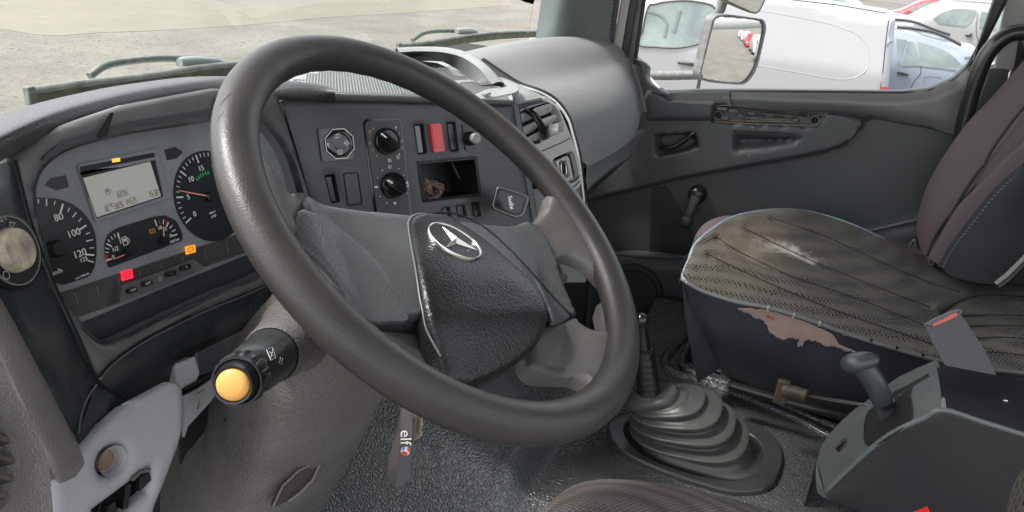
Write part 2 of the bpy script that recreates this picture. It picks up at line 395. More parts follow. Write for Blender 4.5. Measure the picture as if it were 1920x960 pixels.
m_handle = mat('handle_plastic', (.040, .047, .053), .42, grain=900, bump=.15, bd=.0005)
m_strap = mat('grey_lanyard', (.085, .080, .088), .8)
m_key = mat('brass_key', (.50, .43, .34), .38, metal=.7, var=.5, var_scale=60, col2=(.3, .25, .2))
m_blue = mat('print_blue', (.08, .20, .55), .5)
m_cable = mat('brown_cable', (.20, .14, .10), .6)
m_cablep = mat('mauve_cable', (.28, .17, .30), .6)
m_wiper = mat('wiper_dusty', (.085, .11, .10), .6, var=1, var_scale=30, col2=(.20, .21, .18))
m_rust = mat('rusty_bracket', (.030, .027, .024), .6, var=1, var_scale=30, col2=(.075, .058, .038), metal=.2)
m_steel = mat('steel_rod', (.55, .55, .55), .25, metal=1)
m_glass = glass_mat('windscreen_glass', (.97, .985, .97), .12, dirt=.10)
m_sideglass = glass_mat('side_window_glass', (.96, .97, .97), .6, dirt=.05)
m_mirror = mat('mirror_glass', (.90, .90, .90), .01, metal=1)
m_mirrorhousing = mat('mirror_housing', (.13, .13, .13), .6, var=1, var_scale=40, col2=(.24, .23, .22))
# ------------------------------------------------------------------ fabrics with a knitted relief
def fabric(name, base, dark, scale, rnd=.12, thr=(.18, .42), bd=.002, stain=None, invert=False, rough=.85, hi=None):
    m = bpy.data.materials.new(name); m.use_nodes = True; t = m.node_tree; L = t.links; b = t.nodes['Principled BSDF']; b.inputs['Roughness'].default_value = rough
    tc = t.nodes.new('ShaderNodeTexCoord').outputs['Object']
    mp = t.nodes.new('ShaderNodeMapping'); mp.inputs['Scale'].default_value = (1, 1.15, .35); mp.inputs['Rotation'].default_value = (0, 0, .5); L.new(tc, mp.inputs[0])
    v = t.nodes.new('ShaderNodeTexVoronoi'); v.inputs['Scale'].default_value = scale; v.inputs['Randomness'].default_value = rnd; L.new(mp.outputs[0], v.inputs['Vector'])
    mr = t.nodes.new('ShaderNodeMapRange'); mr.inputs['From Min'].default_value = thr[0]; mr.inputs['From Max'].default_value = thr[1]; L.new(v.outputs['Distance'], mr.inputs[0])
    n = t.nodes.new('ShaderNodeTexNoise'); n.inputs['Scale'].default_value = 7; n.inputs['Detail'].default_value = 6; L.new(tc, n.inputs[0])
    m1 = t.nodes.new('ShaderNodeMix'); m1.data_type = 'RGBA'; m1.inputs['A'].default_value = (*base, 1); m1.inputs['B'].default_value = (*[c*.62 for c in base], 1)
    r1 = t.nodes.new('ShaderNodeMapRange'); r1.inputs['From Min'].default_value = .38; r1.inputs['From Max'].default_value = .66; L.new(n.outputs[0], r1.inputs[0]); L.new(r1.outputs[0], m1.inputs[0])
    m2 = t.nodes.new('ShaderNodeMix'); m2.data_type = 'RGBA'
    if invert: m2.inputs['B'].default_value = (*dark, 1); L.new(m1.outputs['Result'], m2.inputs['A'])
    else: m2.inputs['A'].default_value = (*dark, 1); L.new(m1.outputs['Result'], m2.inputs['B'])
    L.new(mr.outputs[0], m2.inputs[0]); out = m2
    if stain:
        for (p, rad, ns, colr, lo, hi_) in stain:
            vs = t.nodes.new('ShaderNodeVectorMath'); vs.operation = 'SUBTRACT'; vs.inputs[1].default_value = tuple(map(float, p)); L.new(tc, vs.inputs[0])
            sc = t.nodes.new('ShaderNodeVectorMath'); sc.operation = 'MULTIPLY'; sc.inputs[1].default_value = tuple(1/q for q in rad); L.new(vs.outputs[0], sc.inputs[0])
            ln = t.nodes.new('ShaderNodeVectorMath'); ln.operation = 'LENGTH'; L.new(sc.outputs[0], ln.inputs[0])
            g = t.nodes.new('ShaderNodeMapRange'); g.inputs['From Min'].default_value = 1; g.inputs['From Max'].default_value = .0; L.new(ln.outputs['Value'], g.inputs[0])
            nn = t.nodes.new('ShaderNodeTexNoise'); nn.inputs['Scale'].default_value = ns; nn.inputs['Detail'].default_value = 10; nn.inputs['Roughness'].default_value = .7; L.new(tc, nn.inputs[0])
            ad = t.nodes.new('ShaderNodeMath'); ad.operation = 'MULTIPLY'; L.new(nn.outputs[0], ad.inputs[0]); L.new(g.outputs[0], ad.inputs[1])
            k = t.nodes.new('ShaderNodeMapRange'); k.inputs['From Min'].default_value = lo; k.inputs['From Max'].default_value = hi_; L.new(ad.outputs[0], k.inputs[0])
            mm = t.nodes.new('ShaderNodeMix'); mm.data_type = 'RGBA'; mm.inputs['B'].default_value = (*colr, 1); L.new(out.outputs['Result'], mm.inputs['A']); L.new(k.outputs[0], mm.inputs[0]); out = mm
    L.new(out.outputs['Result'], b.inputs['Base Color'])
    bp = t.nodes.new('ShaderNodeBump'); bp.inputs['Distance'].default_value = bd; bp.inputs['Strength'].default_value = .7; bp.invert = invert; L.new(mr.outputs[0], bp.inputs['Height']); L.new(bp.outputs[0], b.inputs['Normal'])
    return m
# ------------------------------------------------------------------ main planes of the cab
L15 = radians(15)
CL = Plane(U(250, 400, y=.34), (0, -cos(L15), sin(L15)), (1, 0, 0))            # instrument cluster face
SU = CL.off(.03)                                                              # its surround, nearer the driver
_a = radians(35)
CO = Plane(U(545, 200, y=.335), (-sin(_a)*cos(L15), -cos(_a)*cos(L15), sin(L15)), (cos(_a), -sin(_a), 0))   # centre console, turned to the driver
_b = radians(-22)
LP = Plane(SU.p(110, 520), (-sin(_b)*cos(L15), -cos(_b)*cos(L15), sin(L15)), (cos(_b), -sin(_b), 0))        # light switch panel
# ------------------------------------------------------------------ steering wheel
n3 = M @ _n; e1 = np.array([1., 0, 0]); e2 = np.cross(n3, e1); ph = radians(-28)
uu = cos(ph)*e1+sin(ph)*e2; vv = -sin(ph)*e1+cos(ph)*e2
WH = Plane(W, n3, uu)                                                          # u,v of the turned wheel
wheel = thing('steering_wheel', 'big worn black four-spoke steering wheel with a ringed three-pointed star on its pad', 'steering wheel', W)
RW = .225
def rimV():
    V = []; Fo = []; N, S = 160, 24
    for i in range(N):
        a = 2*pi*i/N; c = WH.w(RW*cos(a), RW*sin(a)); o = WH.u*cos(a)+WH.v*sin(a)
        for k in range(S):
            b = 2*pi*k/S; rr = .0185+.0012*cos(2*b)
            # finger grooves on the inner underside of the upper half
            g = -.0012*(.5+.5*sin(a*44))*max(0, -cos(b))*max(0, sin(a)-.25)
            V.append(c+(rr+g)*(cos(b)*o*.98+sin(b)*n3))
    for i in range(N):
        for k in range(S): Fo.append((i*S+k, ((i+1) % N)*S+k, ((i+1) % N)*S+(k+1) % S, i*S+(k+1) % S))
    return V, Fo
mesh('rim', *rimV(), m_rim, wheel, smooth=180)
scr = MB(); r_s = random.Random(11)
def rim_pt(a, b, e=.00015): o = WH.u*cos(a)+WH.v*sin(a); return WH.w(RW*cos(a), RW*sin(a))+(.0185+.0012*cos(2*b)+e)*(cos(b)*o*.98+sin(b)*n3)
for a0_, n_ in ((radians(-12), 9), (radians(-150), 5), (radians(165), 3)):
    for k in range(n_):
        a = a0_+r_s.gauss(0, .16); b = r_s.uniform(.4, 2.6); l = r_s.uniform(.004, .016)/RW; tw = r_s.uniform(-.5, .5)
        scr.add(tubeVF([rim_pt(a+l*t, b+tw*t) for t in (0, .5, 1)], .00016*r_s.uniform(.6, 1.5), seg=4))
tag(scr.build('rim_scratches', mat('scratch_tan', (.085, .075, .067), .6), wheel, smooth=0), kind='stuff')
def sstep(x, a, b): t = np.clip((x-a)/(b-a), 0, 1); return t*t*(3-2*t)
def mir(P): return P+[(-x, y) for x, y in reversed(P)]
# hub cover outline (right half from the top, going down)
hubR = cr([(0, .028), (.06, .027), (.115, .026), (.150, .031)], 5)[:-1]+cr([(.153, .032), (.163, .0), (.161, -.033)], 4)+cr([(.158, -.045), (.156, -.075), (.155, -.098)], 4)+[(.11, -.101), (.068, -.103), (.05, -.125), (.0, -.13)]
hub_o = [tuple(p[:2]) for p in hubR]; hub_o = hub_o+[(-x, y) for x, y in reversed(hub_o[1:-1])]
def base_h(y): return -.0235+.0175*sstep(.024-np.asarray(y), 0, .105)
def hub_h(P, D):
    x, y = np.abs(P[:, 0]), P[:, 1]
    cz = 1-sstep(x, .055, .135)
    h = base_h(y)*cz+(-.024)*(1-cz)-.002*cz+.010*sstep(x, .13, .165)
    h -= .005*sstep(y, .012, .034)*(1-.4*sstep(x, .12, .16))
    h -= .006*sstep(x, .08, .14)*sstep(-y, .0, .09)
    # ridge line running down from the outer top corner
    h += .0015*np.exp(-((x-(.155-.55*(np.maximum(0, .02-y))))/.010)**2)*sstep(-y, -.02, .05)
    q = np.clip(1-D/.006, 0, 1); return h-.006*(1-np.sqrt(1-q*q))
plate('hub_cover', WH, hub_o, m_hub, wheel, px=False, th=.035, hf=hub_h, step=.0045, smooth=70)
# centre pad
padR_old = cr([(0, .020), (.030, .017), (.046, .004), (.055, -.03), (.064, -.07), (.073, -.105), (.074, -.130), (.058, -.150), (0, -.160)], 7)
_pp = [(769, 417), (783, 404), (806, 403), (844, 410), (891, 435), (937, 472), (984, 520), (1012, 558), (1027, 596), (1022, 628), (1005, 652), (961, 681), (914, 700), (872, 706), (846, 698), (825, 656), (804, 614), (792, 562), (783, 506), (773, 454)]
def on_hub(p, add=0):
    h = -.017
    for _ in range(6):
        a = WH.c(*p, h); h = float(hub_h(np.array([a]), np.array([1.0]))[0])+add
    return tuple(a)
pad_o = [on_hub(p, .001) for p in cr(_pp, 5, True)]
def pad_h(P, D):
    q = np.clip(1-D/.008, 0, 1); x, y = P[:, 0], P[:, 1]
    h = hub_h(P, np.full(len(P), 1.0))*0+base_h(y)+.001+.004*(1-(1-np.clip(D/.045, 0, 1))**2)-.004*(1-np.sqrt(1-q*q))-.016*sstep(-y, .105, .17)
    return h
plate('centre_pad', WH, pad_o, m_pad, wheel, px=False, th=.02, hf=pad_h, step=.004, smooth=70)
_gm = np.mean(pad_o, 0); gr = [tuple((np.array(p)-_gm)*1.02+_gm) for p in pad_o]
def hub_at(P):
    P = np.array(P); return hub_h(P, np.full(len(P), 1.0))
# lighter beading that runs round the pad
gp = np.array(cr(gr[::3], 3, True)); hz = np.maximum(hub_at(gp), -.036)
keep = gp[:, 1] > -.13
for sg in (-1, 1):
    kk = [i for i in range(len(gp)) if gp[i, 1] > -.150 and gp[i, 0]*sg > 0]; kk.sort(key=lambda i: -gp[i, 1])
    mesh('pad_beading', *tubeVF([WH.w(gp[i, 0], gp[i, 1], hz[i]+.0002) for i in kk if sg < 0 or gp[i, 1] > -.02], .0011, seg=6), mat('beading', (.14, .14, .14), .35), wheel, smooth=180)
m_facet = mat('mauve_worn_vinyl', (.068, .063, .070), .42, grain=480, bump=.4, bd=.0012, var=.6, var_scale=14, col2=(.090, .083, .092))
def facet(pts, name='worn_facet', dh=.0012):
    o_ = [on_hub(p) for p in cr(pts, 4, True)]
    plate(name, WH, o_, m_facet, wheel, px=False, th=.004, hf=lambda P, D: hub_h(P, np.full(len(P), 1.0))+dh*(np.clip(D/.004, 0, 1)*1.6-.6)-.004*np.exp(-(D/.02)**2)*0, step=.0045, smooth=70)
facet([(566, 392), (615, 410), (676, 455), (724, 508), (752, 560), (766, 597), (735, 603), (690, 600), (655, 556), (610, 500), (560, 455), (552, 425)])
facet([(1000, 520), (1028, 548), (1062, 583), (1066, 596), (1040, 606), (1032, 590), (1020, 560)])
grv = [(797, 401), (850, 400), (905, 424), (956, 468), (1000, 515), (1040, 560), (1072, 592)]
_g = [np.array(on_hub(p)) for p in cr(grv, 5)]; _gz = hub_at(_g)
mesh('cover_groove', *tubeVF([WH.w(a[0], a[1], z+.0002) for a, z in zip(_g, _gz)], .0012, seg=6), m_void, wheel, smooth=180)
def spoke(name, o, hf, step=.0045):
    plate(name, WH, o, m_spoke, wheel, px=False, th=.012, hf=hf, step=step, smooth=70)
for s in (1, -1):
    up_o = cr([(.150, .029), (.168, .032), (.187, .047), (.201, .068)], 5)[:-1]+[(.209, .068), (.213, .058), (.222, .04), (.225, -.0), (.219, -.05), (.212, -.074)]+cr([(.206, -.070), (.200, -.056), (.194, -.040), (.184, -.026), (.172, -.024), (.161, -.034)], 4)+[(.161, -.02), (.162, .01)]
    up_o = [(s*p[0], p[1]) for p in up_o]
    def uh(P, D):
        r = np.hypot(P[:, 0], P[:, 1]); q = np.clip(1-D/.008, 0, 1)
        return -.022+.024*sstep(r, .160, .212)-.008*(1-np.sqrt(1-q*q))*sstep(r, .160, .170)
    spoke('upper_spoke', up_o, uh)
    lo_o = cr([(.155, -.0985), (.150, -.113), (.151, -.126), (.160, -.130), (.172, -.118), (.186, -.098)], 4)[:-1]+[(.202, -.088), (.204, -.095), (.190, -.122), (.167, -.150), (.140, -.176), (.112, -.195), (.088, -.207), (.074, -.212)]+cr([(.078, -.203), (.086, -.194), (.084, -.180), (.070, -.169), (.056, -.160), (.050, -.148)], 4)+[(.06, -.125), (.068, -.1035), (.11, -.1015)]
    lo_o = [(s*p[0], p[1]) for p in lo_o]
    def lh(P, D):
        r = np.hypot(P[:, 0], P[:, 1]); q = np.clip(1-D/.013, 0, 1)
        ax = np.abs(np.abs(P[:, 0])*cos(radians(52))+P[:, 1]*sin(radians(52)))
        return -.034+.032*sstep(r, .165, .215)-.013*(1-np.sqrt(1-q*q))+.004*np.exp(-(ax/.02)**2)
    spoke('lower_spoke', lo_o, lh)
# emblem: ring with three-pointed star
_ec = pad_eh = None
_h = -.015
for _ in range(6):
    _ec = WH.c(851, 452, _h); _h = float(pad_h(np.array([_ec]), np.array([.03]))[0])
_s = float((pad_h(np.array([_ec+[0, .003]]), np.array([.03]))-pad_h(np.array([_ec-[0, .003]]), np.array([.03])))[0]/.006)
WH0 = WH; WH = Plane(WH0.w(*_ec, _h+.0035), nrm(n3-WH0.v*_s*1.15), WH0.u); n3e = WH.n
EC = np.array([0., 0.]); eh = -.0015
mesh('emblem_ring', *latheVF(WH.w(*EC, eh-.006), n3e, [(.0298, 0), (.0298, .0055), (.0292, .0066), (.0282, .0066), (.0275, .0055), (.0275, 0)], seg=64, capt=False), m_chrome, wheel, smooth=60)
plate('emblem_disc', WH, [EC+.0264*np.array([cos(a), sin(a)]) for a in np.linspace(0, 2*pi, 48, endpoint=False)], m_pad, wheel, px=False, h=eh-.002, th=.002)
st = MB()
for k in range(3):
    a = radians(90+120*k); tip = EC+.0262*np.array([cos(a), sin(a)]); P0 = WH.w(*EC, eh+.0035)
    for sg in (-1, 1):
        b = a+sg*radians(60); q = EC+.0034*np.array([cos(b), sin(b)])
        st.add(([P0, WH.w(*tip, eh-.0012), WH.w(*q, eh-.0018)], [(0, 1, 2)]))
st.build('emblem_star', mat('satin_chrome', (.55, .54, .52), .42, metal=1), wheel, smooth=0)
WH = WH0
# steering column under the wheel
column = thing('steering_column', 'grey-brown leather-grained steering column shroud below the wheel', 'steering column', U(470, 830, d=.9))
def D_(rows): return [[U(p[0], p[1], d=p[2]) for p in r] for r in rows]
surf('shroud', D_([
 [(545, 520, .80), (575, 530, .765), (640, 560, .76), (700, 610, .78), (745, 660, .84), (760, 690, .90)],
 [(510, 560, .835), (545, 575, .775), (615, 610, .765), (680, 655, .785), (722, 705, .85), (735, 725, .90)],
 [(462, 618, .86), (520, 640, .79), (590, 670, .775), (655, 705, .795), (700, 745, .86), (708, 765, .92)],
 [(402, 722, .90), (470, 735, .82), (545, 755, .79), (620, 785, .82), (665, 815, .88), (672, 835, .94)],
 [(348, 820, .95), (420, 835, .86), (500, 850, .82), (580, 870, .855), (622, 895, .92), (628, 915, .98)],
 [(300, 925, 1.0), (380, 940, .90), (465, 955, .86), (540, 965, .90), (578, 985, .97), (580, 1000, 1.02)],
 [(250, 1060, 1.05), (335, 1080, .96), (420, 1095, .92), (500, 1095, .96), (540, 1110, 1.03), (540, 1125, 1.08)]]), m_column, column, su=8, sv=8, th=.012, tdir=(.25, .8, -.5))
sh_o = [o for o in column.children if o.name.startswith('shroud')][0]
for v_ in sh_o.data.vertices:
    q_ = v_.co; w_ = .0035*sin(q_.z*55+q_.x*18)*math.exp(-((q_.z-.02)/.07)**2)+.0022*sin(q_.z*95-q_.x*40+1)*math.exp(-((q_.z+.05)/.06)**2); v_.co = q_+Vector((-.7, -.6, .3))*w_
SH = Plane(U(560, 640, d=.782), -np.array(nrm(U(560, 640, d=1)-CAM)), M[:, 0])
# seam, slot and screw holes of the shroud
def on_sh(pts, d): return [U(p[0], p[1], d=p[2] if len(p) > 2 else d) for p in pts]
tube('shroud_seam', on_sh([(534, 637, .786), (552, 628, .779), (563, 613, .773), (570, 600, .770)], .78), .0014, m_void, column, seg=6)
mesh('shroud_slot', *prismVF(on_sh([(345, 838, .94), (402, 765, .886), (418, 752, .872), (420, 762, .870), (405, 782, .878), (352, 845, .932)], .9), (0.003, .006, -.004)), m_void, column)
mesh('screw_hole', *latheVF(U(424, 787, d=.858), nrm(CAM-U(424, 787, d=.86)), [(.0035, 0), (.0035, .004)], seg=12), m_void, column)
hole = MB(); cP = U(541, 588, d=.772); t1 = nrm(U(552, 606, d=.778)-U(531, 570, d=.775)); nh = nrm(CAM-cP); t2 = np.cross(nh, t1)
hole.add(([cP+t1*.013*cos(a)+t2*.0055*sin(a)+nh*.004 for a in np.linspace(0, 2*pi, 20, endpoint=False)], [tuple(range(20))])); hole.build('adjuster_recess', mat('recess_brown', (.03, .026, .023), .5), column)
for q0, q1, q2 in (((540, 935, .842), (575, 880, .853), (606, 858, .88)),):
    mesh('lower_slot', *prismVF(on_sh([(515, 950, .845), (532, 912, .845), (560, 885, .846), (607, 857, .876), (585, 900, .868), (560, 925, .858), (540, 940, .85)], .85), (0.004, .01, -.005)), mat('slot_brown', (.045, .038, .034), .5), column)
    tube('slot_edge', on_sh([(512, 950, .842), (530, 911, .842), (558, 884, .843), (607, 856, .872)], .85), .0016, m_column, column, seg=6)
    tube('slot_lip', on_sh([(540, 940, .845), (562, 925, .852), (586, 900, .862), (604, 862, .872)], .85), .0013, mat('slot_lip', (.16, .14, .13), .35), column, seg=6)
# indicator stalk
tipP = U(436, 722, d=.585); baseP = U(560, 625, d=.79); ax = nrm(baseP-tipP); l_ = np.linalg.norm(baseP-tipP)
stalk = thing('indicator_stalk', 'thick black indicator stalk on the steering column ending in an amber push button', 'indicator stalk', tipP)
lathe('amber_button', tipP, ax, [(.0, -.0035), (.008, -.0033), (.0115, -.0022), (.0132, 0), (.0135, .006)], m_stalkend, stalk, seg=40, capt=False, smooth=60)
lathe('end_ring', tipP, ax, [(.0138, .004), (.0140, -.0005), (.0158, -.001), (.0162, .004), (.0175, .009), (.0178, .011), (.0182, .012), (.0188, .0095), (.0202, .0095), (.0206, .013), (.0206, .02)], m_black, stalk, seg=48, capt=False, smooth=40)
cm = MB(); V, Fo = [], []
for i, (r, h) in enumerate([(.0203, .012), (.0218, .016), (.0222, .026), (.0212, .033), (.0195, .035)]):
    for k in range(96):
        an = 2*pi*k/96; s_ = nrm(np.cross(ax, (0, 0, 1))); q_ = np.cross(ax, s_); rr = r-(.0016 if (k//3) % 2 else 0)*(0 if i in (0, 4) else 1)
        V.append(tipP+ax*h+rr*(cos(an)*s_+sin(an)*q_))
for i in range(4):
    for k in range(96): Fo.append((i*96+k, i*96+(k+1) % 96, (i+1)*96+(k+1) % 96, (i+1)*96+k))
mesh('ribbed_collar', V, Fo, m_stalk, stalk, smooth=25)
lathe('barrel', tipP, ax, [(.0195, .034), (.0212, .037), (.0228, .055), (.0248, .09), (.0258, .12), (.026, l_*.85), (.026, l_*.98)], m_stalk, stalk, seg=48, capt=False, smooth=60)
lathe('stalk_socket', tipP, ax, [(.0262, l_*.50), (.0275, l_*.515), (.0285, l_*.56), (.031, l_*.70), (.036, l_*.86), (.042, l_*1.0)], m_column, column, seg=48, capt=False, smooth=180)
# printed marks on the barrel: little rectangle with a wiper sign, small ticks
def barrel_pt(px, py, dd=.0006):
    v = ray(px, py); v = v/np.linalg.norm(v)
    best = None
    for k in np.linspace(.5, .95, 900):
        P = CAM+v*k; t = (P-tipP)@ax; rr = np.linalg.norm(P-tipP-ax*t); R0 = np.interp(t, [.034, .037, .055, .09, .12], [.0195, .0212, .0228, .0248, .0258])
        if rr <= R0+dd: return P
    return CAM+v*.7
bm_ = MB()
for a, b in (((503, 654), (511, 651)), ((511, 651), (517, 671)), ((517, 671), (508, 675)), ((508, 675), (500, 656)), ((505, 659), (513, 668)), ((512, 655), (508, 671)), ((500, 676), (498, 684)), ((498, 684), (503, 690)), ((526, 670), (524, 681)), ((506, 697), (504, 706)), ((530, 672), (528, 683))):
    bm_.add(tubeVF([barrel_pt(*(np.array(a)*(1-t)+np.array(b)*t)) for t in (0, .5, 1)], .0004, seg=4))
bm_.build('printed_marks', m_whited, stalk)
# ------------------------------------------------------------------ instrument cluster
z2 = lambda X, Y: (X/3, 240+Y/3)           # pixels of an enlarged crop -> photograph
cl = thing('instrument_cluster', 'grey instrument cluster with speedometer, display and rev counter behind the steering wheel', 'instrument cluster', CL.A)
face_o = [(60, 330), (90, 285), (150, 262), (280, 235), (400, 215), (500, 200), (560, 240), (590, 380), (560, 450), (462, 478), (380, 511), (306, 541), (153, 604), (105, 620), (70, 480)]
plate('cluster_face', CL, face_o, m_cluster, cl, h=0, th=.004)
# recess walls and the dark shelf under the face
open_px = cr([(112, 548), (90, 468), (71, 385), (73, 340), (95, 305), (143, 277), (250, 250), (330, 238), (400, 226), (481, 214), (520, 240), (552, 290), (574, 360), (585, 420), (560, 480), (480, 524), (429, 544), (306, 601), (241, 634), (203, 643), (178, 632), (153, 603)], 5, True)
rimp = [SU.p(*p) for p in open_px]
facep = [CL.w(*(CL.c(*p, 0)), 0) for p in open_px]
V = []; Fo = []; nq = len(open_px)
for p in open_px:
    a = SU.c(*p); V += [SU.w(a[0], a[1], -.001), CL.w(*(a+[(CL.A-SU.A)@CL.u*-1, 0]), -.001)]
for i in range(nq): j = (i+1) % nq; Fo.append((2*i, 2*j, 2*j+1, 2*i+1))
mesh('recess_wall', V, Fo, mat('recess_dark', (.15, .152, .165), .5), cl, smooth=60)
plate('lower_shelf', CL, [(80, 540), (150, 560), (480, 430), (640, 400), (640, 560), (400, 640), (200, 740), (120, 700)], mat('shelf_navy', (.040, .041, .052), .45), cl, h=-.006, th=.003)
# raised frames and dials
def zp(L): return [z2(*p) for p in L]
plate('display_frame', CL, fil(zp([(436, 207), (880, 112), (962, 392), (540, 532)]), 6), m_cluster, cl, h=.003, th=.003, holes=[zp([(458, 270), (878, 178), (925, 385), (546, 510)])], bev=.0006)
plate('display_recess', CL, zp([(455, 265), (882, 172), (930, 390), (542, 515)]), m_dial, cl, h=.0008, th=.0008)
plate('display', CL, zp([(467, 281), (845, 189), (906, 384), (545, 502)]), m_lcd, cl, h=.0016, th=.0008)
plate('display_top_bar', CL, zp([(450, 218), (866, 138), (872, 163), (457, 247)]), m_dial, cl, h=.0036, th=.0006)
plate('orange_warning_lamp', CL, fil(zp([(632, 175), (674, 168), (677, 187), (634, 194)]), .5), mat('lamp_orange_small', (.75, .32, .04), .4, emit=((1, .35, .03), .5)), cl, h=.0042, th=.0006)
dang = lambda a, b, pl=CL: atan2(*(pl.c(*b)-pl.c(*a))[::-1])
ad = dang(z2(545, 502), z2(906, 384))
def seg7(s, pl, px, py, hgt, m, parent, h=.0022):
    """liquid-crystal digits built from seven bars"""
    SEG = {'0': 'abcdef', '1': 'bc', '2': 'abged', '3': 'abgcd', '4': 'fgbc', '5': 'afgcd', '6': 'afgedc', '7': 'abc', '8': 'abcdefg', '9': 'abfgcd', 's': 'afgcd'}
    mb = MB(); c0 = pl.c(px, py, h); w = hgt*.42; x = 0; bw = hgt*.09
    for ch in s:
        if ch == ' ': x += w*.6; continue
        if ch in ',.:':
            for yy in ((0,) if ch != ':' else (hgt*.3, hgt*.7)): mb.add(boxVF(pl.w(*(c0+[x, yy]), h), (bw, bw, .0002), pl.u, pl.v, pl.n))
            x += w*.4; continue
        k = .65 if ch == 's' else 1; H = hgt*k; ww = w*k
        B = {'a': (ww/2, H, ww, 0), 'g': (ww/2, H/2, ww, 0), 'd': (ww/2, 0, ww, 0), 'b': (ww, H*.75, H*.42, 1), 'c': (ww, H*.25, H*.42, 1), 'f': (0, H*.75, H*.42, 1), 'e': (0, H*.25, H*.42, 1)}
        for q in SEG.get(ch, ''):
            bx, by, ln, vert = B[q]; mb.add(boxVF(pl.w(*(c0+[x+bx+by*.08, by]), h), (bw if vert else ln*.86, ln if vert else bw, .0002), pl.u, pl.v, pl.n))
        x += ww+hgt*.17
    return mb.build('display_digits', m, parent, smooth=0)
seg7('659s', CL, *z2(668, 392), .0058, m_lcdtext, cl)
seg7('826 145,9', CL, *z2(655, 455), .0058, m_lcdtext, cl)
seg7('18', CL, *z2(588, 474), .0058, m_lcdtext, cl)
seg7('15:30', CL, *z2(838, 392), .0058, m_lcdtext, cl)
text('display_mark', '°C', CL, *z2(627, 437), .005, m_lcdtext, cl, h=.002)
def pump(pl, px, py, s, m, parent, h):
    mb = MB(); c = pl.c(px, py, h)
    for q in ([(-.4, -.5), (.2, -.5), (.2, .5), (-.4, .5)],): mb.add(lineV2(pl, [c+np.array(p)*s for p in q], s*.13, h, True))
    mb.add(lineV2(pl, [c+np.array(p)*s for p in [(-.28, .12), (.08, .12)]], s*.35, h)); mb.add(lineV2(pl, [c+np.array(p)*s for p in [(.25, .3), (.5, .1), (.5, -.3), (.3, -.35)]], s*.1, h))
    return mb.build('fuel_pump_symbol', m, parent, smooth=0)
def lineV2(pl, P, w, h, closed=False):
    V = []; Fo = []; m = len(P)
    for i in range(m):
        a = P[i-1] if (closed or i) else P[i]; b = P[(i+1) % m] if (closed or i < m-1) else P[i]
        t = nrm(b-a); q = np.array([-t[1], t[0]])*w/2; V += [pl.w(*(P[i]+q), h), pl.w(*(P[i]-q), h)]
    for i in range(m if closed else m-1): j = (i+1) % m; Fo.append((2*i, 2*i+1, 2*j+1, 2*j))
    return V, Fo
pump(CL, *z2(608, 356), .006, m_lcdtext, cl, .002)
# turn arrows
for q in ([(257, 321), (290, 282), (370, 265), (390, 333), (320, 350)], [(928, 122), (985, 106), (1030, 134), (993, 172), (942, 180)]):
    plate('arrow_lamp', CL, zp(q), mat('arrow_grey', (.035, .036, .04), .3), cl, h=.0012, th=.001)
# speedometer
spd = plate('speedometer', CL, fil(zp([(190, 392), (262, 392), (340, 400), (415, 430), (470, 475), (515, 535), (540, 610), (545, 700), (532, 790), (500, 838), (350, 885), (300, 860)]), 8, 3), m_dial, cl, h=.0012, th=.001)
tk = MB()
for a, b, w in (((262, 398), (262, 438), 1), ((310, 410), (305, 432), .8), ((355, 427), (340, 478), 1.6), ((392, 449), (382, 470), .8), ((430, 475), (408, 503), 1), ((460, 508), (442, 526), .8), ((485, 547), (443, 576), 1.6), ((507, 588), (484, 597), .8), ((522, 628), (486, 637), 1), ((529, 673), (504, 675), .8), ((530, 715), (480, 711), 1.6), ((528, 755), (494, 745), 1), ((216, 400), (216, 425), 1)):
    tk.add(strokeVF(CL, z2(*a), z2(*b), .0010*w, h=.002, th=.0005))
tk.build('scale_marks', m_white, spd, smooth=0)
for s_, x, y, z in (('80', 330, 503, .0098), ('100', 415, 592, .0098), ('120', 449, 707, .0098), ('125', 471, 740, .0060), ('km/h', 315, 812, .0066), ('max 125km/h', 463, 832, .0028)):
    text('numerals', s_, CL, *z2(x, y), z, m_white, spd, h=.002)
lathe('pointer_hub', CL.p(*z2(302, 680)), CL.n, [(.0085, 0), (.0085, .007), (.0065, .0095)], m_black, spd, seg=28)
# rev counter
rc = z2(1185, 383); c0 = CL.c(*rc); r0 = np.linalg.norm(CL.c(*z2(985, 385))-c0)+.0008
rev = plate('rev_counter', CL, [c0+r0*1.03*np.array([cos(a), sin(a)]) for a in np.linspace(0, 2*pi, 64, endpoint=False)], m_dial, cl, px=False, h=.0012, th=.001)
a0 = dang(rc, z2(1045, 530)); a15 = dang(rc, z2(1098, 160)); 
if a0 > 0: a0 -= 2*pi
a0 %= 2*pi; a15 %= 2*pi
stp = (a0-a15)/15
tk = MB()
for k in range(0, 31):
    a = a0-stp*k; big = k % 5 == 0; d = np.array([cos(a), sin(a)]); ri = r0*(.80 if big else .90); w = .0015 if big else .0008
    q = np.array([-d[1], d[0]])*w/2; tk.add(prismVF([CL.w(*(c0+d*r0*.985+q), .002), CL.w(*(c0+d*ri+q), .002), CL.w(*(c0+d*ri-q), .002), CL.w(*(c0+d*r0*.985-q), .002)], -CL.n*.0005))
tk.build('scale_marks', m_white, rev, smooth=0)
for k in (0, 5, 10, 15, 20, 25):
    a = a0-stp*k; p = c0+np.array([cos(a), sin(a)])*r0*.665; P3 = CL.w(*p, .002); 
    o = text('numerals', str(k), CL, 400, 300, .0088, m_white, rev, h=.002)
    o.data.transform(Matrix.Translation(Vector(P3-CL.p(400, 300, .002))))
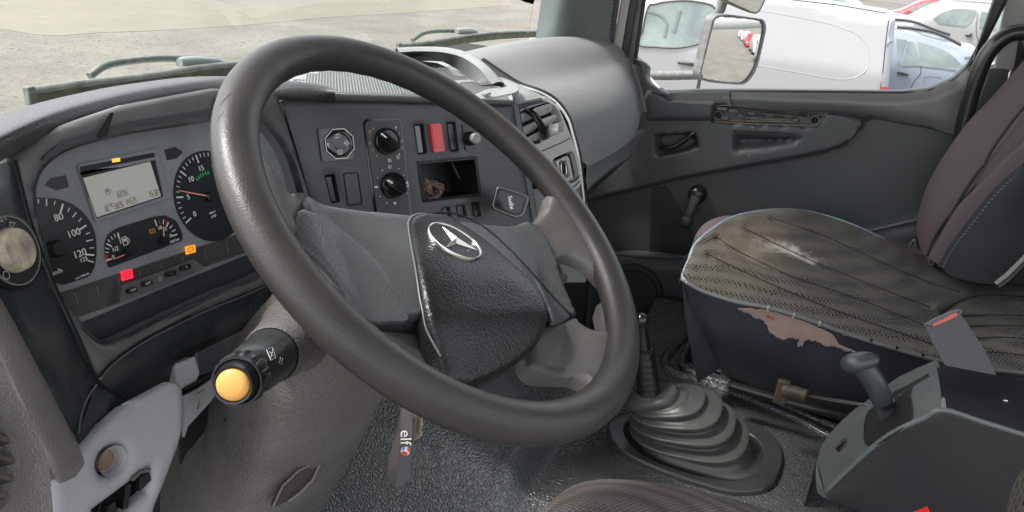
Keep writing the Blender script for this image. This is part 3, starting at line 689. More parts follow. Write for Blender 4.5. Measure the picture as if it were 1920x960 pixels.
def arcticks(k0, k1, n, m, nm, ri, ro):
    mb = MB()
    for k in np.linspace(k0, k1, n):
        a = a0-stp*k; d = np.array([cos(a), sin(a)]); q = np.array([-d[1], d[0]])*.0008
        mb.add(prismVF([CL.w(*(c0+d*r0*ro+q), .002), CL.w(*(c0+d*r0*ri+q), .002), CL.w(*(c0+d*r0*ri-q), .002), CL.w(*(c0+d*r0*ro-q), .002)], -CL.n*.0004))
    mb.build(nm, m, rev, smooth=0)
arcticks(11.5, 17.3, 6, m_green, 'green_band', .49, .57); arcticks(21, 24.5, 4, m_yellow, 'yellow_band', .49, .57); arcticks(27, 30, 4, m_red, 'red_band', .49, .6)
text('numerals', 'min-1', CL, *z2(1195, 474), .0042, m_white, rev, h=.002); text('numerals', 'x100', CL, *z2(1201, 497), .0042, m_white, rev, h=.002)
def needle(pl, base, tip, w, parent, hubr, h=.005):
    a, b = pl.c(*base, h), pl.c(*tip, h); t = nrm(b-a); q = np.array([-t[1], t[0]])*w/2
    mesh('needle', *prismVF([pl.w(*(a+q), h), pl.w(*(b+q*.5), h), pl.w(*(b-q*.5), h), pl.w(*(a-q), h)], -pl.n*.001), m_needle, parent, smooth=0)
    lathe('pointer_hub', pl.w(*a, 0), pl.n, [(hubr, .001), (hubr, .006), (hubr*.8, .0075)], m_black, parent, seg=24)
needle(CL, z2(1185, 385), z2(1008, 352), .0019, rev, .0058)
# fuel and air pressure gauges
sg = plate('small_gauge_panel', CL, fil(zp([(590, 700), (592, 640), (612, 595), (660, 562), (870, 497), (930, 490), (990, 520), (1022, 580), (1030, 632), (612, 788)]), 5, 3), m_dial, cl, h=.0012, th=.001)
tk = MB()
for a, b, w in (((663, 588), (672, 622), 1.4), ((643, 597), (652, 615), .7), ((625, 610), (636, 627), .7), ((608, 628), (620, 640), .7), ((600, 650), (630, 667), 1.4), ((592, 674), (614, 682), .7), ((590, 697), (612, 700), .7), ((598, 746), (628, 736), 1.4),
              ((872, 517), (883, 550), 1.2), ((921, 515), (919, 540), 1.0), ((948, 530), (938, 556), 1.2), ((970, 548), (956, 564), 1), ((988, 572), (970, 582), 1), ((998, 598), (972, 606), 1.4)):
    tk.add(strokeVF(CL, z2(*a), z2(*b), .0010*w, h=.002, th=.0005))
tk.build('scale_marks', m_white, sg, smooth=0)
tk = MB()
for a, b in (((595, 716), (610, 716)), ((595, 722), (610, 722)), ((595, 728), (610, 728)), ((597, 734), (611, 733)), ((895, 515), (900, 538)), ((938, 520), (930, 545))): tk.add(strokeVF(CL, z2(*a), z2(*b), .0008, h=.002, th=.0005))
tk.build('red_marks', m_red, sg, smooth=0)
for s_, x, y, z in (('1', 678, 640, .0068), ('1/2', 648, 682, .0064), ('0', 638, 727, .0064), ('10', 900, 563, .0058), ('5', 932, 568, .0058), ('0', 962, 607, .0058), ('10,0 bar', 982, 633, .0042)):
    text('numerals', s_, CL, *z2(x, y), z, m_white, sg, h=.002)
pump(CL, *z2(706, 634), .0085, m_white, sg, .002)
needle(CL, z2(722, 705), z2(641, 738), .0014, sg, .0048); needle(CL, z2(925, 632), z2(921, 552), .0014, sg, .0048)
def lampsym(px, py, s, m, parent, h):
    mb = MB(); c = CL.c(px, py, h); mb.add(ringVF(CL, c, s*.32, s*.42, h, 20)); mb.add(ringVF(CL, c, s*.55, s*.65, h, 10, -.9, .9)); mb.add(ringVF(CL, c, s*.55, s*.65, h, 10, pi-.9, pi+.9)); mb.add(lineV2(CL, [c+[0, -s*.2], c+[0, s*.2]], s*.1, h)); mb.build('brake_symbol', m, parent, smooth=0)
lampsym(*z2(857, 580), .006, m_orange, sg, .002)
# lower warning strip
plate('warning_strip', CL, zp([(345, 925), (850, 760), (1400, 575), (1440, 680), (1150, 782), (1085, 738), (690, 885), (672, 985), (390, 1080)]), mat('strip_grey', (.058, .056, .055), .38), cl, h=.001, th=.001)
mr_ = MB()
for k in range(9):
    t = k/8; a = np.array([420+970*t, 925-325*t]); mr_.add(strokeVF(CL, z2(*a), z2(*(a+[18, 66])), .0005, h=.0018, th=.0004))
mr_.build('strip_divisions', m_cluster, cl, smooth=0)
def lamp(name, L, m, sym):
    o = plate(name, CL, fil(zp(L), .8), m, cl, h=.0026, th=.0014); c = np.mean(L, 0); lampsym(*z2(*c), .0075, sym, cl, .003); return o
lamp('red_warning_lamp', [(682, 808), (743, 793), (750, 843), (690, 860)], mat('lamp_red', (.80, .03, .06), .4, emit=((1, .02, .05), .35)), mat('lamp_red_dark', (.28, .0, .015), .5))
lamp('orange_warning_lamp', [(1044, 668), (1098, 655), (1102, 698), (1050, 712)], mat('lamp_orange', (.85, .38, .03), .4, emit=((1, .33, .02), .25)), mat('lamp_orange_dark', (.22, .07, .0), .5))
bt = plate('button_module', CL, fil(zp([(672, 985), (688, 888), (1090, 738), (1150, 782), (1142, 795), (700, 975)]), 3), m_surround, cl, h=.008, th=.008, bev=.001)
for (x, y), sy in (((750, 912), 'TRIP'), ((835, 872), 'DISP'), ((968, 818), '-'), ((1050, 782), '+')):
    b_ = plate('push_button', CL, fil([z2(x-26, y-4), z2(x+22, y-20), z2(x+27, y+6), z2(x-20, y+22)], 2.2, 3), m_black, bt, h=.0135, th=.006, bev=.0007)
    text('button_print', sy, CL, *z2(x, y), .0036 if len(sy) > 1 else .006, m_whited, bt, h=.0139)
mesh('module_symbol', *ringVF(CL, CL.c(*z2(900, 848), .0085), .0012, .0022, .0085, 14), m_whited, bt, smooth=0)
# ------------------------------------------------------------------ dashboard
dash = thing('dashboard', 'dark grey truck dashboard wrapping round from the driver to the centre console', 'dashboard', (.1, .4, 1.8))
sur_o = cr([(34, 290), (34, 320), (58, 420), (100, 530), (150, 640), (186, 713)], 4)[:-1]+cr([(186, 713), (210, 684), (263, 645), (328, 610), (394, 579), (480, 544), (560, 500), (640, 460)], 4)+[(640, 380), (587, 378), (560, 290), (528, 190), (528, 170), (400, 165), (240, 195), (120, 235)]
plate('cluster_surround', SU, sur_o, m_surround, dash, holes=[open_px], h=0, th=.012, hf=lambda P, D: -.004*(1-np.clip(D/.008, 0, 1))**2, step=.008, smooth=60)
# two ribs standing on the hood of the cluster
for q in ([(176, 256), (204, 212), (213, 210), (200, 256), (184, 260)], [(395, 222), (405, 180), (425, 178), (420, 218)]):
    mesh('hood_rib', *prismVF([SU.p(*p, .002) for p in q], SU.n*.0012), m_black, dash, bev=.001)
plate('hood_shelf', SU, [(80, 300), (84, 292), (120, 262), (240, 228), (398, 204), (400, 216), (250, 240), (140, 270), (100, 292)], mat('shelf_grey', (.045, .046, .05), .55), dash, h=.003, th=.003)
# lower lip: turns down from a crease and ends above the knee area
lip_c = [(186, 714), (210, 685), (263, 646), (328, 611), (394, 580), (480, 545), (560, 501), (640, 461)]
lip_b = [(238, 750), (262, 738), (326, 694), (330, 664), (400, 632), (480, 588), (560, 541), (640, 500)]
surf('lower_lip', [[SU.p(*p) for p in lip_c], [SU.p((p[0]+q[0])/2, (p[1]+q[1])/2, -.002) for p, q in zip(lip_c, lip_b)], [SU.p(*p, -.012) for p in lip_b]], m_fasdark, dash, su=3, sv=4, th=.01, tdir=(0, 1, 0))
surf('lip_underside', [[SU.p(*p, -.012) for p in lip_b], [SU.p(p[0]+6, p[1]+28, -.03) for p in lip_b], [SU.p(p[0]+10, p[1]+45, -.09) for p in lip_b]], m_black, dash, su=2, sv=4)
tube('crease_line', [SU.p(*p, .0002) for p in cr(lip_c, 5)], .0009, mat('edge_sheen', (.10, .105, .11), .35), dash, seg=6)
# light switch panel to the left of the cluster
lp_o = [(-60, 330), (-20, 315), (24, 300), (36, 330), (60, 425), (102, 535), (150, 640), (183, 706), (238, 760), (155, 839), (83, 702), (0, 548), (-60, 450)]
plate('light_switch_panel', LP, lp_o, m_fasdark, dash, h=.001, th=.02, hf=lambda P, D: -.0025*(1-np.clip(D/.005, 0, 1))**2, step=.012, smooth=60)
plate('corner_panel', LP, [(181, 722), (236, 751), (148, 812)], m_fasdark, dash, h=.0045, th=.002, bev=.0006)
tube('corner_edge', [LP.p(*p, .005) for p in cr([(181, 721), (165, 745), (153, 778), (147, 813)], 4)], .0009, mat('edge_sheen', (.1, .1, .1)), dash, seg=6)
tube('panel_seam', [LP.p(*p, .002) for p in cr([(30, 300), (38, 335), (62, 425), (104, 535), (152, 640), (185, 712), (238, 752)], 5)], .0011, m_void, dash, seg=6)
sw = thing('light_switch', 'round headlight switch with a big worn cream knob beside the instruments', 'light switch', LP.p(20, 470))
sc = LP.c(14, 472)
E2 = np.linalg.norm(LP.c(64, 490)-sc)
def ell(r): return [(sc+r*np.array([cos(a), sin(a)]*1)) for a in np.linspace(0, 2*pi, 56, endpoint=False)]
plate('outer_ring', LP, ell(.0335), m_gloss, sw, px=False, h=.005, th=.005, bev=.0012)
plate('ring_edge', LP, ell(.0300), m_podtrim, sw, px=False, h=.0066, th=.003, holes=[ell(.0288)])
plate('dial_plate', LP, ell(.0286), m_black, sw, px=False, h=.0056, th=.001)
lathe('cream_knob', LP.w(*(sc+[-.002, .001]), .005), LP.n, [(.0192, 0), (.0192, .003), (.0178, .0085), (.0168, .0095)], m_cream, sw, seg=44)
gA = nrm(LP.c(24, 500)-LP.c(-2, 440)); gB = np.array([-gA[1], gA[0]]); kc = sc+[-.002, .001]
mesh('knob_grip', *prismVF([LP.w(*(kc+gA*a+gB*b), .0135) for a, b in ((-.0162, -.0012), (-.008, -.0048), (.008, -.0048), (.0162, -.0012), (.0162, .0012), (.008, .0048), (-.008, .0048), (-.0162, .0012))], -LP.n*.006), mat('worn_grip', (.26, .20, .20), .5, var=.8, var_scale=60, col2=(.5, .43, .3)), sw, bev=.001)
mk = MB()
for (x, y), r in (((22, 421), .0026), ((47, 456), .0026)): mk.add(ringVF(LP, LP.c(x, y, .0068), r*.7, r, .0068, 16))
for a, b in (((2, 410), (6, 414)), ((0, 415), (6, 415)), ((8, 407), (12, 412)), ((30, 418), (17, 417)), ((18, 426), (29, 433)), ((38, 450), (43, 452)), ((38, 457), (43, 457)), ((50, 448), (55, 444)), ((51, 463), (55, 468))): mk.add(strokeVF(LP, a, b, .0007, h=.0068, th=.0003))
mk.add(ringVF(LP, LP.c(12, 516, .0068), .0030, .0038, .0068, 20)); mk.build('switch_symbols', m_whited, sw, smooth=0)
# padded strip and air vent at the far left
surf('padded_strip', [[LP.p(*p, h) for p, h in r] for r in (
  [((-70, 470), -.02), ((-70, 500), .010), ((-50, 600), .012), ((-60, 640), -.01)],
  [((0, 547), -.02), ((-6, 565), .010), ((-10, 640), .012), ((-16, 668), -.01)],
  [((82, 702), -.02), ((76, 712), .010), ((44, 755), .012), ((30, 770), -.01)],
  [((152, 838), -.02), ((146, 846), .010), ((100, 868), .012), ((84, 876), -.01)],
  [((170, 872), -.03), ((164, 882), -.005), ((118, 905), -.003), ((100, 910), -.03)])], m_brown, dash, su=8, sv=5, th=.01, tdir=LP.n*-1)
VP = Plane(U(60, 860, y=.165), (.28, -.93, .22), (1, 0.3, 0))
vo = [(-120, 560), (-20, 640), (30, 740), (70, 800), (92, 872), (100, 960), (110, 1100), (-120, 1100)]
vh = cr([(-40, 750), (10, 790), (30, 830), (38, 870), (30, 915), (8, 950), (-40, 975), (-90, 870)], 5, True)
plate('vent_surround', VP, fil(vo, 12), m_brown, dash, holes=[vh], h=0, th=.02, hf=lambda P, D: .004*(1-np.clip(D/.012, 0, 1))-.004, step=.01, smooth=60)
plate('vent_back', VP, [(-120, 760), (30, 800), (50, 880), (30, 960), (-120, 1010)], m_void, dash, h=-.03, th=.002)
vs = []
for k in range(6):
    y0 = 770+k*36; o = mesh('louvre', *prismVF([VP.p(-60, y0-10, -.004), VP.p(44, y0+20, -.004), VP.p(44, y0+31, -.004), VP.p(-60, y0+1, -.004)], -VP.n*.016-VP.v*.004), m_ventblack, dash, bev=.0008)
# fuse panel below
FPn = Plane(U(220, 830, y=.235), (0, -.97, .22), (1, 0, 0))
rc_ = FPn.c(212, 865); rl = [rc_+.0145*np.array([cos(a), sin(a)]) for a in np.linspace(0, 2*pi, 36, endpoint=False)]
slot = [FPn.c(*p) for p in fil([(176, 958), (285, 876), (280, 925), (240, 962), (200, 990)], 3)]
fo = [FPn.c(*p) for p in fil([(93, 872), (154, 841), (238, 768), (333, 716), (348, 728), (349, 803), (338, 842), (296, 950), (280, 1010), (100, 1010)], [3, 2, 1, 8, 8, 10, 10, 6, 3, 3])]
plate('fuse_panel', FPn, fo, m_fuse, dash, px=False, holes=[rl, slot], h=0, th=.012, hf=lambda P, D: -.005*(1-np.clip(D/.009, 0, 1))**2, step=.006, smooth=60)
lathe('round_recess', FPn.w(*rc_, 0), -FPn.n, [(.0146, 0), (.0120, .004), (.0112, .011), (.002, .0115)], m_fuse, dash, seg=36, capt=False)
lathe('recess_bottom', FPn.w(*rc_, -.0105), -FPn.n, [(.010, 0), (.002, .003)], mat('dusty_brown', (.16, .11, .08), .7, var=.8, var_scale=60), dash, seg=20)
plate('slot_back', FPn, [(165, 1000), (165, 870), (300, 860), (300, 1000)], m_void, dash, h=-.022, th=.002)
for q, hh, nm in (([(262, 896), (281, 886), (284, 900), (262, 922)], -.001, 'bonnet_catch'), ([(236, 912), (247, 905), (240, 952), (231, 955)], -.004, 'catch_blade'), ([(205, 948), (216, 940), (222, 975), (190, 990)], -.003, 'catch_arm')):
    plate(nm, FPn, fil(q, 2), m_black, dash, h=hh, th=.012, bev=.001)
tube('catch_ridge', [FPn.p(*p, .001) for p in ((247, 900), (262, 886), (281, 880))], .002, m_mech, dash, seg=8)
# brackets seen between the lip and the column
BR = Plane(U(370, 690, y=.27), (0, -.95, .3), (1, 0, 0))
plate('bracket', BR, fil([(328, 684), (365, 668), (374, 700), (364, 722), (346, 730), (330, 716)], 4), m_fuse, dash, h=0, th=.03, bev=.003)
plate('bracket_side', BR, [(366, 662), (430, 630), (470, 612), (480, 640), (420, 690), (372, 706)], mat('bracket_dark_grey', (.055, .055, .07), .5, var=.6, var_scale=20, col2=(.12, .09, .07)), dash, h=-.01, th=.03, bev=.003)
plate('bracket_plate', BR, [(346, 742), (372, 728), (410, 702), (424, 712), (396, 752), (352, 800), (346, 820)], m_fuse, dash, h=-.014, th=.004)
plate('bracket_gap_shade', BR, [(340, 700), (440, 650), (425, 745), (352, 845), (340, 870)], m_void, dash, h=-.05, th=.004)  # black sheet painting the shade of the gap between panel and column
tube('bracket_lever', [BR.p(*p, .002) for p in ((346, 729), (372, 716), (398, 700), (402, 698))], .002, m_black, dash, seg=8)
mesh('torn_clip', *prismVF([BR.p(*p, .004) for p in ((368, 740), (386, 729), (382, 742), (378, 752), (384, 758), (372, 768), (376, 752))], BR.n*-.003), mat('clip_pale', (.24, .22, .20), .5), dash)
# hood: padded roll over the instruments
T = [(-90, 320), (-40, 275), (0, 249), (100, 207), (200, 179), (300, 159), (430, 144), (540, 151), (600, 158), (629, 168)]
Lo = [(-90, 375), (-40, 330), (0, 303), (80, 262), (190, 228), (290, 203), (420, 183), (520, 187), (590, 190), (628, 190)]
zt = [2.035, 2.033, 2.03, 2.028, 2.026, 2.024, 2.02, 2.017, 2.013, 2.010]
rows = [[U(*t, z=z)+np.array([0, .05, -.006]) for t, z in zip(T, zt)], [U(*t, z=z) for t, z in zip(T, zt)],
        [U(*(np.array(t)*.68+np.array(l)*.32), z=z-.004) for t, l, z in zip(T, Lo, zt)], [U(*(np.array(t)*.3+np.array(l)*.7), z=z-.012) for t, l, z in zip(T, Lo, zt)],
        [U(*l, z=z-.021) for l, z in zip(Lo, zt)], [U(*l, z=z-.021)+np.array([0, .03, -.0]) for l, z in zip(Lo, zt)], [U(*l, z=z-.021)+np.array([.0, .10, -.004]) for l, z in zip(Lo, zt)]]
surf('instrument_hood', rows, m_hood, dash, su=4, sv=6)
# console fascia
ZC = 2.527
z4 = lambda X, Y: (400+X/ZC, 40+Y/ZC)
def zc(L): return [z4(*p) for p in L]
co_o = [(529, 190), (560, 178), (630, 184), (800, 186), (962, 194), (968, 230), (985, 330), (1000, 430), (1010, 560), (900, 640), (640, 560), (590, 400), (560, 290)]
slots = {'blank_slot': [(527, 730), (578, 722), (604, 858), (560, 864)], 'sA': [(950, 488), (998, 484), (1018, 625), (970, 633)], 'sC': [(1104, 479), (1150, 475), (1168, 612), (1126, 618)], 'cub': [(975, 674), (1240, 650), (1262, 820), (1000, 848)], 'b1': [(1082, 884), (1122, 878), (1132, 935), (1090, 940)], 'b2': [(1150, 872), (1195, 868), (1206, 925), (1160, 930)], 'b3': [(1222, 860), (1262, 856), (1275, 925), (1236, 925)]}
holes = [fil(zc(q), 4 if k != 'cub' else 6) for k, q in slots.items()]
plate('console_fascia', CO, co_o, m_fascia, dash, holes=holes, h=0, th=.018, hf=lambda P, D: -.0015*(1-np.clip(D/.002, 0, 1))**2, step=.010, smooth=50)
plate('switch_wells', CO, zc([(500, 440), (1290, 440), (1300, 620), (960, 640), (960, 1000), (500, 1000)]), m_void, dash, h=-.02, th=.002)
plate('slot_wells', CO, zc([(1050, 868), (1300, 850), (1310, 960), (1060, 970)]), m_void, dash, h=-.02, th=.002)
for k in ('blank_slot', 'sA', 'sC', 'b1', 'b2', 'b3'):
    q = np.array(slots[k], float); c = q.mean(0); q = c+(q-c)*.9
    if k in ('sA', 'blank_slot'): q2 = np.array([q[0], q[0]*.45+q[1]*.55, q[3]*.45+q[2]*.55, q[3]]); plate('slot_cheek', CO, zc(q2), m_podtrim if k == 'sA' else m_black, dash, h=-.006, th=.01, bev=.0008)
    else: plate('slot_blank', CO, fil(zc(q), 3), m_black, dash, h=-.008, th=.008, bev=.0008)
plate('blank_cover', CO, fil(zc([(620, 724), (680, 720), (700, 860), (640, 868)]), 4), m_fascia, dash, h=.0022, th=.003, bev=.0009)
tube('cover_gap', [CO.p(*p, .0003) for p in fil(zc([(616, 720), (684, 716), (705, 866), (636, 874)]), 4)], .0008, m_void, dash, seg=5, closed=True)
plate('red_switch', CO, fil(zc([(1028, 486), (1080, 482), (1099, 615), (1046, 623)]), 4), m_redbtn, dash, h=.0075, th=.012, bev=.002, seg=3)
plate('red_switch_face', CO, fil(zc([(1036, 494), (1073, 491), (1089, 598), (1052, 604)]), 3), m_redbtn, dash, h=.0088, th=.0015, bev=.0006)
# mirror adjuster
ma = plate('mirror_switch', CO, fil(zc([(495, 508), (648, 501), (668, 655), (516, 666)]), 5), m_gloss, dash, h=.004, th=.004, bev=.0012)
mc = CO.c(*z4(592, 580))
oct_ = [mc+.0215*np.array([cos(a), sin(a)]) for a in np.linspace(pi/8, 2*pi+pi/8, 8, endpoint=False)]
lathe('adjuster_knob', CO.w(*mc, .004), CO.n, [(.0200, 0), (.0200, .002), (.014, .0045), (.009, .0035)], m_gloss, ma, seg=40)
mesh('octagon_outline', *lineV2(CO, oct_, .0011, .0064, True), m_white, ma, smooth=0)
sy = MB()
for cx_, cy_ in ((586, 545), (598, 622)):
    for dx in (0, 7): sy.add(lineVF(CO, [z4(cx_-11+dx, cy_-8-dx*.5), z4(cx_+6+dx, cy_-9-dx*.5), z4(cx_+8+dx, cy_+8-dx*.5), z4(cx_-9+dx, cy_+9-dx*.5)], .0007, h=.0085, closed=True))
sy.add(lineVF(CO, zc([(618, 578), (632, 564), (646, 577), (632, 590)]), .0009, h=.0085, closed=True)); sy.add(lineVF(CO, zc([(622, 577), (640, 577)]), .0009, h=.0085))
sy.add(lineVF(CO, zc([(541, 578), (545, 592), (553, 594)]), .0009, h=.0078)); sy.add(lineVF(CO, zc([(541, 578), (549, 582)]), .0009, h=.0078)); sy.build('mirror_symbols', m_white, ma, smooth=0)
# heater control
hp = plate('heater_panel', CO, fil(zc([(708, 478), (722, 462), (885, 458), (895, 480), (950, 1000), (775, 1000)]), 4), m_gloss, dash, h=.001, th=.002, bev=.0005)
plate('heater_face', CO, fil(zc([(719, 488), (730, 474), (880, 467), (888, 486), (942, 1000), (790, 1000)]), 4), mat('heater_face', (.032, .035, .038), .45), hp, h=.003, th=.002, bev=.0006)
def knob(px, py, rp, name='heater_knob', ang=-.5):
    c = CO.c(px, py, .003); r = rp; k = lathe(name, CO.w(*c, .003), CO.n, [(r, 0), (r, .003), (r*.93, .0065), (r*.86, .007), (r*.8, .0055), (0, .0055)], m_gloss, hp, seg=44, capt=False)
    d = np.array([cos(ang), sin(ang)]); q = np.array([-d[1], d[0]])
    mesh('knob_bar', *prismVF([CO.w(*(c+d*a+q*b), .018) for a, b in ((-r*.90, -r*.16), (-r*.5, -r*.30), (r*.5, -r*.30), (r*.9, -r*.16), (r*.9, r*.16), (r*.5, r*.30), (-r*.5, r*.30), (-r*.9, r*.16))], -CO.n*.013), m_gloss, hp, bev=.0014, seg=3)
    mesh('knob_pointer', *prismVF([CO.w(*(c+d*a+q*b), .0187) for a, b in ((-r*.88, -r*.055), (-r*.40, -r*.055), (-r*.40, r*.055), (-r*.88, r*.055))], -CO.n*.0015), m_white, hp, smooth=0)
knob(*z4(820, 568), .0192, ang=-.72); knob(*z4(850, 777), .0192, ang=-.60)
for s_, x, y, m_ in (('0', 757, 510, m_orange), ('1', 743, 541, m_orange), ('2', 743, 577, m_orange), ('3', 754, 611, m_orange), ('4', 775, 638, m_orange), ('0', 865, 504, m_white), ('1', 883, 533, m_white), ('2', 893, 567, m_white), ('3', 893, 600, m_white), ('4', 880, 630, m_white)):
    text('numerals', s_, CO, *z4(x, y), .0052, m_, hp, h=.0036)
hs_ = MB(); c = CO.c(*z4(835, 659), .0036)
for k in range(4):
    a = pi/4+k*pi/2; d = np.array([cos(a), sin(a)]); q = np.array([-d[1], d[0]]); hs_.add(lineV2(CO, [c+d*.0006, c+d*.002+q*.0009, c+d*.0032], .0009, .0036))
for x, y in ((837, 690), (876, 645)): hs_.add(lineVF(CO, [z4(x-9, y-5), z4(x, y-8), z4(x+9, y-5), z4(x+6, y+5), z4(x-5, y+5)], .0006, h=.0036, closed=True)); hs_.add(lineVF(CO, [z4(x-3, y-3), z4(x, y+8)], .0006, h=.0036))
for x, y in ((801, 706), (878, 699), (778, 740), (905, 728), (789, 830), (918, 815), (822, 860)): hs_.add(ringVF(CO, CO.c(*z4(x, y), .0036), 0.0001, .0008, .0036, 10))
for tri in ([(912, 770), (925, 768), (917, 756)], [(916, 776), (928, 774), (923, 788)], [(852, 858), (868, 857), (861, 870)]): hs_.add(([CO.p(*z4(*p), .0036) for p in tri], [(0, 1, 2)]))
hs_.add(lineVF(CO, zc([(762, 786), (781, 785)]), .0022, h=.0036)); hs_.build('heater_symbols', m_white, hp, smooth=0)
mesh('recirculation_symbol', *ringVF(CO, CO.c(*z4(743, 523), .0036), .0011, .0018, .0036, 12, .3, 5), m_orange, hp, smooth=0)
# round socket
skt = plate('socket_plate', CO, fil(zc([(1180, 488), (1232, 484), (1246, 606), (1196, 614)]), 4), m_black, dash, h=.003, th=.004, bev=.001)
sc3 = CO.p(*z4(1212, 556), .003)
lathe('socket_knob', sc3, CO.n, [(.0105, 0), (.0105, .008), (.0085, .012), (.0085, .020), (.0075, .022)], m_black, skt, seg=28)
lathe('knob_cap', sc3+CO.n*.021, CO.n, [(.0086, -.004), (.0086, .001), (.0070, .003)], mat('cap_grey', (.20, .20, .20), .35), skt, seg=28)
# open cubby
cq = fil(zc(slots['cub']), 6); V = []; Fo = []
for p in cq: a = CO.c(*p); V += [CO.w(*a, -.002), CO.w(*(a*1.0), -.09)]
m_ = len(cq); Fo = [(2*i, 2*((i+1) % m_), 2*((i+1) % m_)+1, 2*i+1) for i in range(m_)]+[tuple(2*i+1 for i in range(m_))]
mesh('cubby_box', V, Fo, mat('cubby_dark', (.014, .014, .015), .5), dash)
tube('cubby_rim', [CO.p(*p, .0004) for p in cr(cq, 2, True)], .0016, m_black, dash, seg=6, closed=True)
tube('cubby_rim', [CO.p(*p, .0004) for p in cr(fil([z4(967, 666), z4(1247, 641), z4(1270, 826), z4(994, 856)], 7), 2, True)], .0008, m_fasdark, dash, seg=6, closed=True)
cab = thing('cable_bundle', 'coiled brown and mauve cable stuffed in the open console cubby', 'cable', CO.p(*z4(1040, 790), -.02))
for k in range(9):
    r1 = random.Random(k); c = CO.c(*z4(1032+r1.uniform(-6, 8), 800+r1.uniform(-12, 10)), -.02); a_, b_ = r1.uniform(.012, .021), r1.uniform(.007, .015); rot = r1.uniform(-.6, .5)
    P = [CO.w(c[0]+a_*cos(t)*cos(rot)-b_*sin(t)*sin(rot), c[1]+a_*cos(t)*sin(rot)+b_*sin(t)*cos(rot), -.022+.010*sin(t+k)+.004*sin(3*t)) for t in np.linspace(0, 2*pi, 26, endpoint=False)]
    tube('cable_loop', P, .0012, m_cablep if k in (3,) else m_cable, cab, seg=6, closed=True)
for k in range(3): tube('cable_tail', [CO.p(*z4(1000+8*k, 740+5*k), -.015), CO.p(*z4(1020+6*k, 790), -.012), CO.p(*z4(1010+16*k, 836), -.02)], .0012, m_cable, cab, seg=6)
tube('cable_tail', [CO.p(*z4(1130, 670), -.07), CO.p(*z4(1165, 740), -.06), CO.p(*z4(1210, 800), -.05)], .0016, m_cable, cab, seg=6)
# console side: turns away beyond the fascia with two vertical ribs
sd_ = [(962, 194), (968, 230), (985, 330), (1000, 430), (1010, 560)]
surf('console_side', [[CO.p(*p, -.0005) for p in sd_], [CO.p(p[0]+6, p[1], -.008) for p in sd_], [CO.p(*p, 0)+np.array([.06, .10, 0]) for p in sd_], [CO.p(*p, 0)+np.array([.12, .24, 0]) for p in sd_]], m_fasdark, dash, su=4, sv=4)
for k in (1, 2): tube('side_rib', [CO.p(*p, -.004)+np.array([.022*k, .03*k, 0]) for p in cr(sd_, 3)], .006, m_black, dash, seg=10)
# strip over the console and ribbed tray
strip = [(552, 182), (600, 190), (628, 190), (760, 192), (962, 198)]; strip_t = [(552, 168), (600, 172), (628, 176), (760, 180), (962, 188)]
surf('console_top_edge', [[CO.p(*p, .002) for p in strip], [CO.p(*p, .012) for p in strip], [CO.p(*p, .012) for p in strip_t], [CO.p(*p, -.008) for p in strip_t]], m_hood, dash, su=3, sv=4)
TZ = 1.972
tr_o = [U(*p, z=TZ)[:2] for p in [(540, 150), (600, 172), (630, 177), (760, 181), (962, 189), (958, 170), (930, 160), (868, 140), (820, 118), (770, 112), (700, 112), (600, 125)]]
TP = Plane((0, 0, TZ), (0, 0, 1), (1, 0, 0))
tray = plate('tray_mat', TP, tr_o, m_mat, dash, px=False, th=.01)
rb = MB(); A_ = np.array(tr_o); lo, hi = A_.min(0), A_.max(0)
dr = np.array([cos(radians(-55)), sin(radians(-55))]); dn = np.array([-dr[1], dr[0]])
for k in np.arange(-.9, .9, .0048):
    s = [q for q in np.arange(-1.2, 1.2, .02) if inpoly(np.array([dn*k+dr*q]), tr_o)[0] and bdist(np.array([dn*k+dr*q]), [tr_o])[0] > .004]
    if len(s) > 2: a, b = dn*k+dr*s[0], dn*k+dr*s[-1]; rb.add(prismVF([TP.w(*(a+dn*.0015), .0), TP.w(*(b+dn*.0015), .0), TP.w(*b, .0007), TP.w(*a, .0007)], dn[0]*np.array([0, 0, 0])+np.array([-dn[0], -dn[1], 0])*.0015))
for q in np.arange(-.9, .9, .0048):
    s = [k for k in np.arange(-1.2, 1.2, .02) if inpoly(np.array([dn*k+dr*q]), tr_o)[0] and bdist(np.array([dn*k+dr*q]), [tr_o])[0] > .004]
    if len(s) > 2: a, b = dn*s[0]+dr*q, dn*s[-1]+dr*q; rb.add(prismVF([TP.w(*(a+dr*.0015), .0), TP.w(*(b+dr*.0015), .0), TP.w(*b, .0007), TP.w(*a, .0007)], np.array([-dr[0], -dr[1], 0])*.0015))
tag(rb.build('mat_ribs', m_mat, dash, smooth=0), kind='stuff')
# arch-shaped rim round the tray (raised, seen from inside)
rim_in = [(738, 108), (770, 100), (800, 100), (835, 108), (868, 122), (900, 142), (938, 162)]
rim_top = [(742, 99), (775, 92), (808, 92), (850, 97), (885, 108), (915, 130), (952, 155)]
a_ = [U(*p, z=TZ+.002) for p in [(775, 118), (800, 112), (830, 115), (860, 128), (885, 144), (905, 158)]]
r_in = [U(*p, z=TZ+.002) for p in cr([(760, 112), (790, 110), (822, 113), (852, 127), (880, 146), (903, 160)], 3)]
_zz = [.03, .03, .03, .028, .022, .003]; _q = lambda L: [U(*p[:2], z=TZ+p[2]) for p in cr([(*a, b) for a, b in zip(L, _zz)], 3)]
r_tp = _q([(748, 98), (785, 96), (830, 98), (868, 108), (900, 130), (922, 158)])
r_o = _q([(742, 92), (782, 90), (836, 91), (880, 102), (915, 126), (946, 158)])
r_ob = [p+np.array([.02, .02, -.03]) for p in r_o]
surf('tray_rim', [r_in, r_tp], m_hood, dash, su=1, sv=1, smooth=60)
surf('tray_rim_top', [r_tp, [(a+b)/2+[0, 0, .004] for a, b in zip(r_tp, r_o)], r_o, r_ob], m_top, dash, su=3, sv=1)
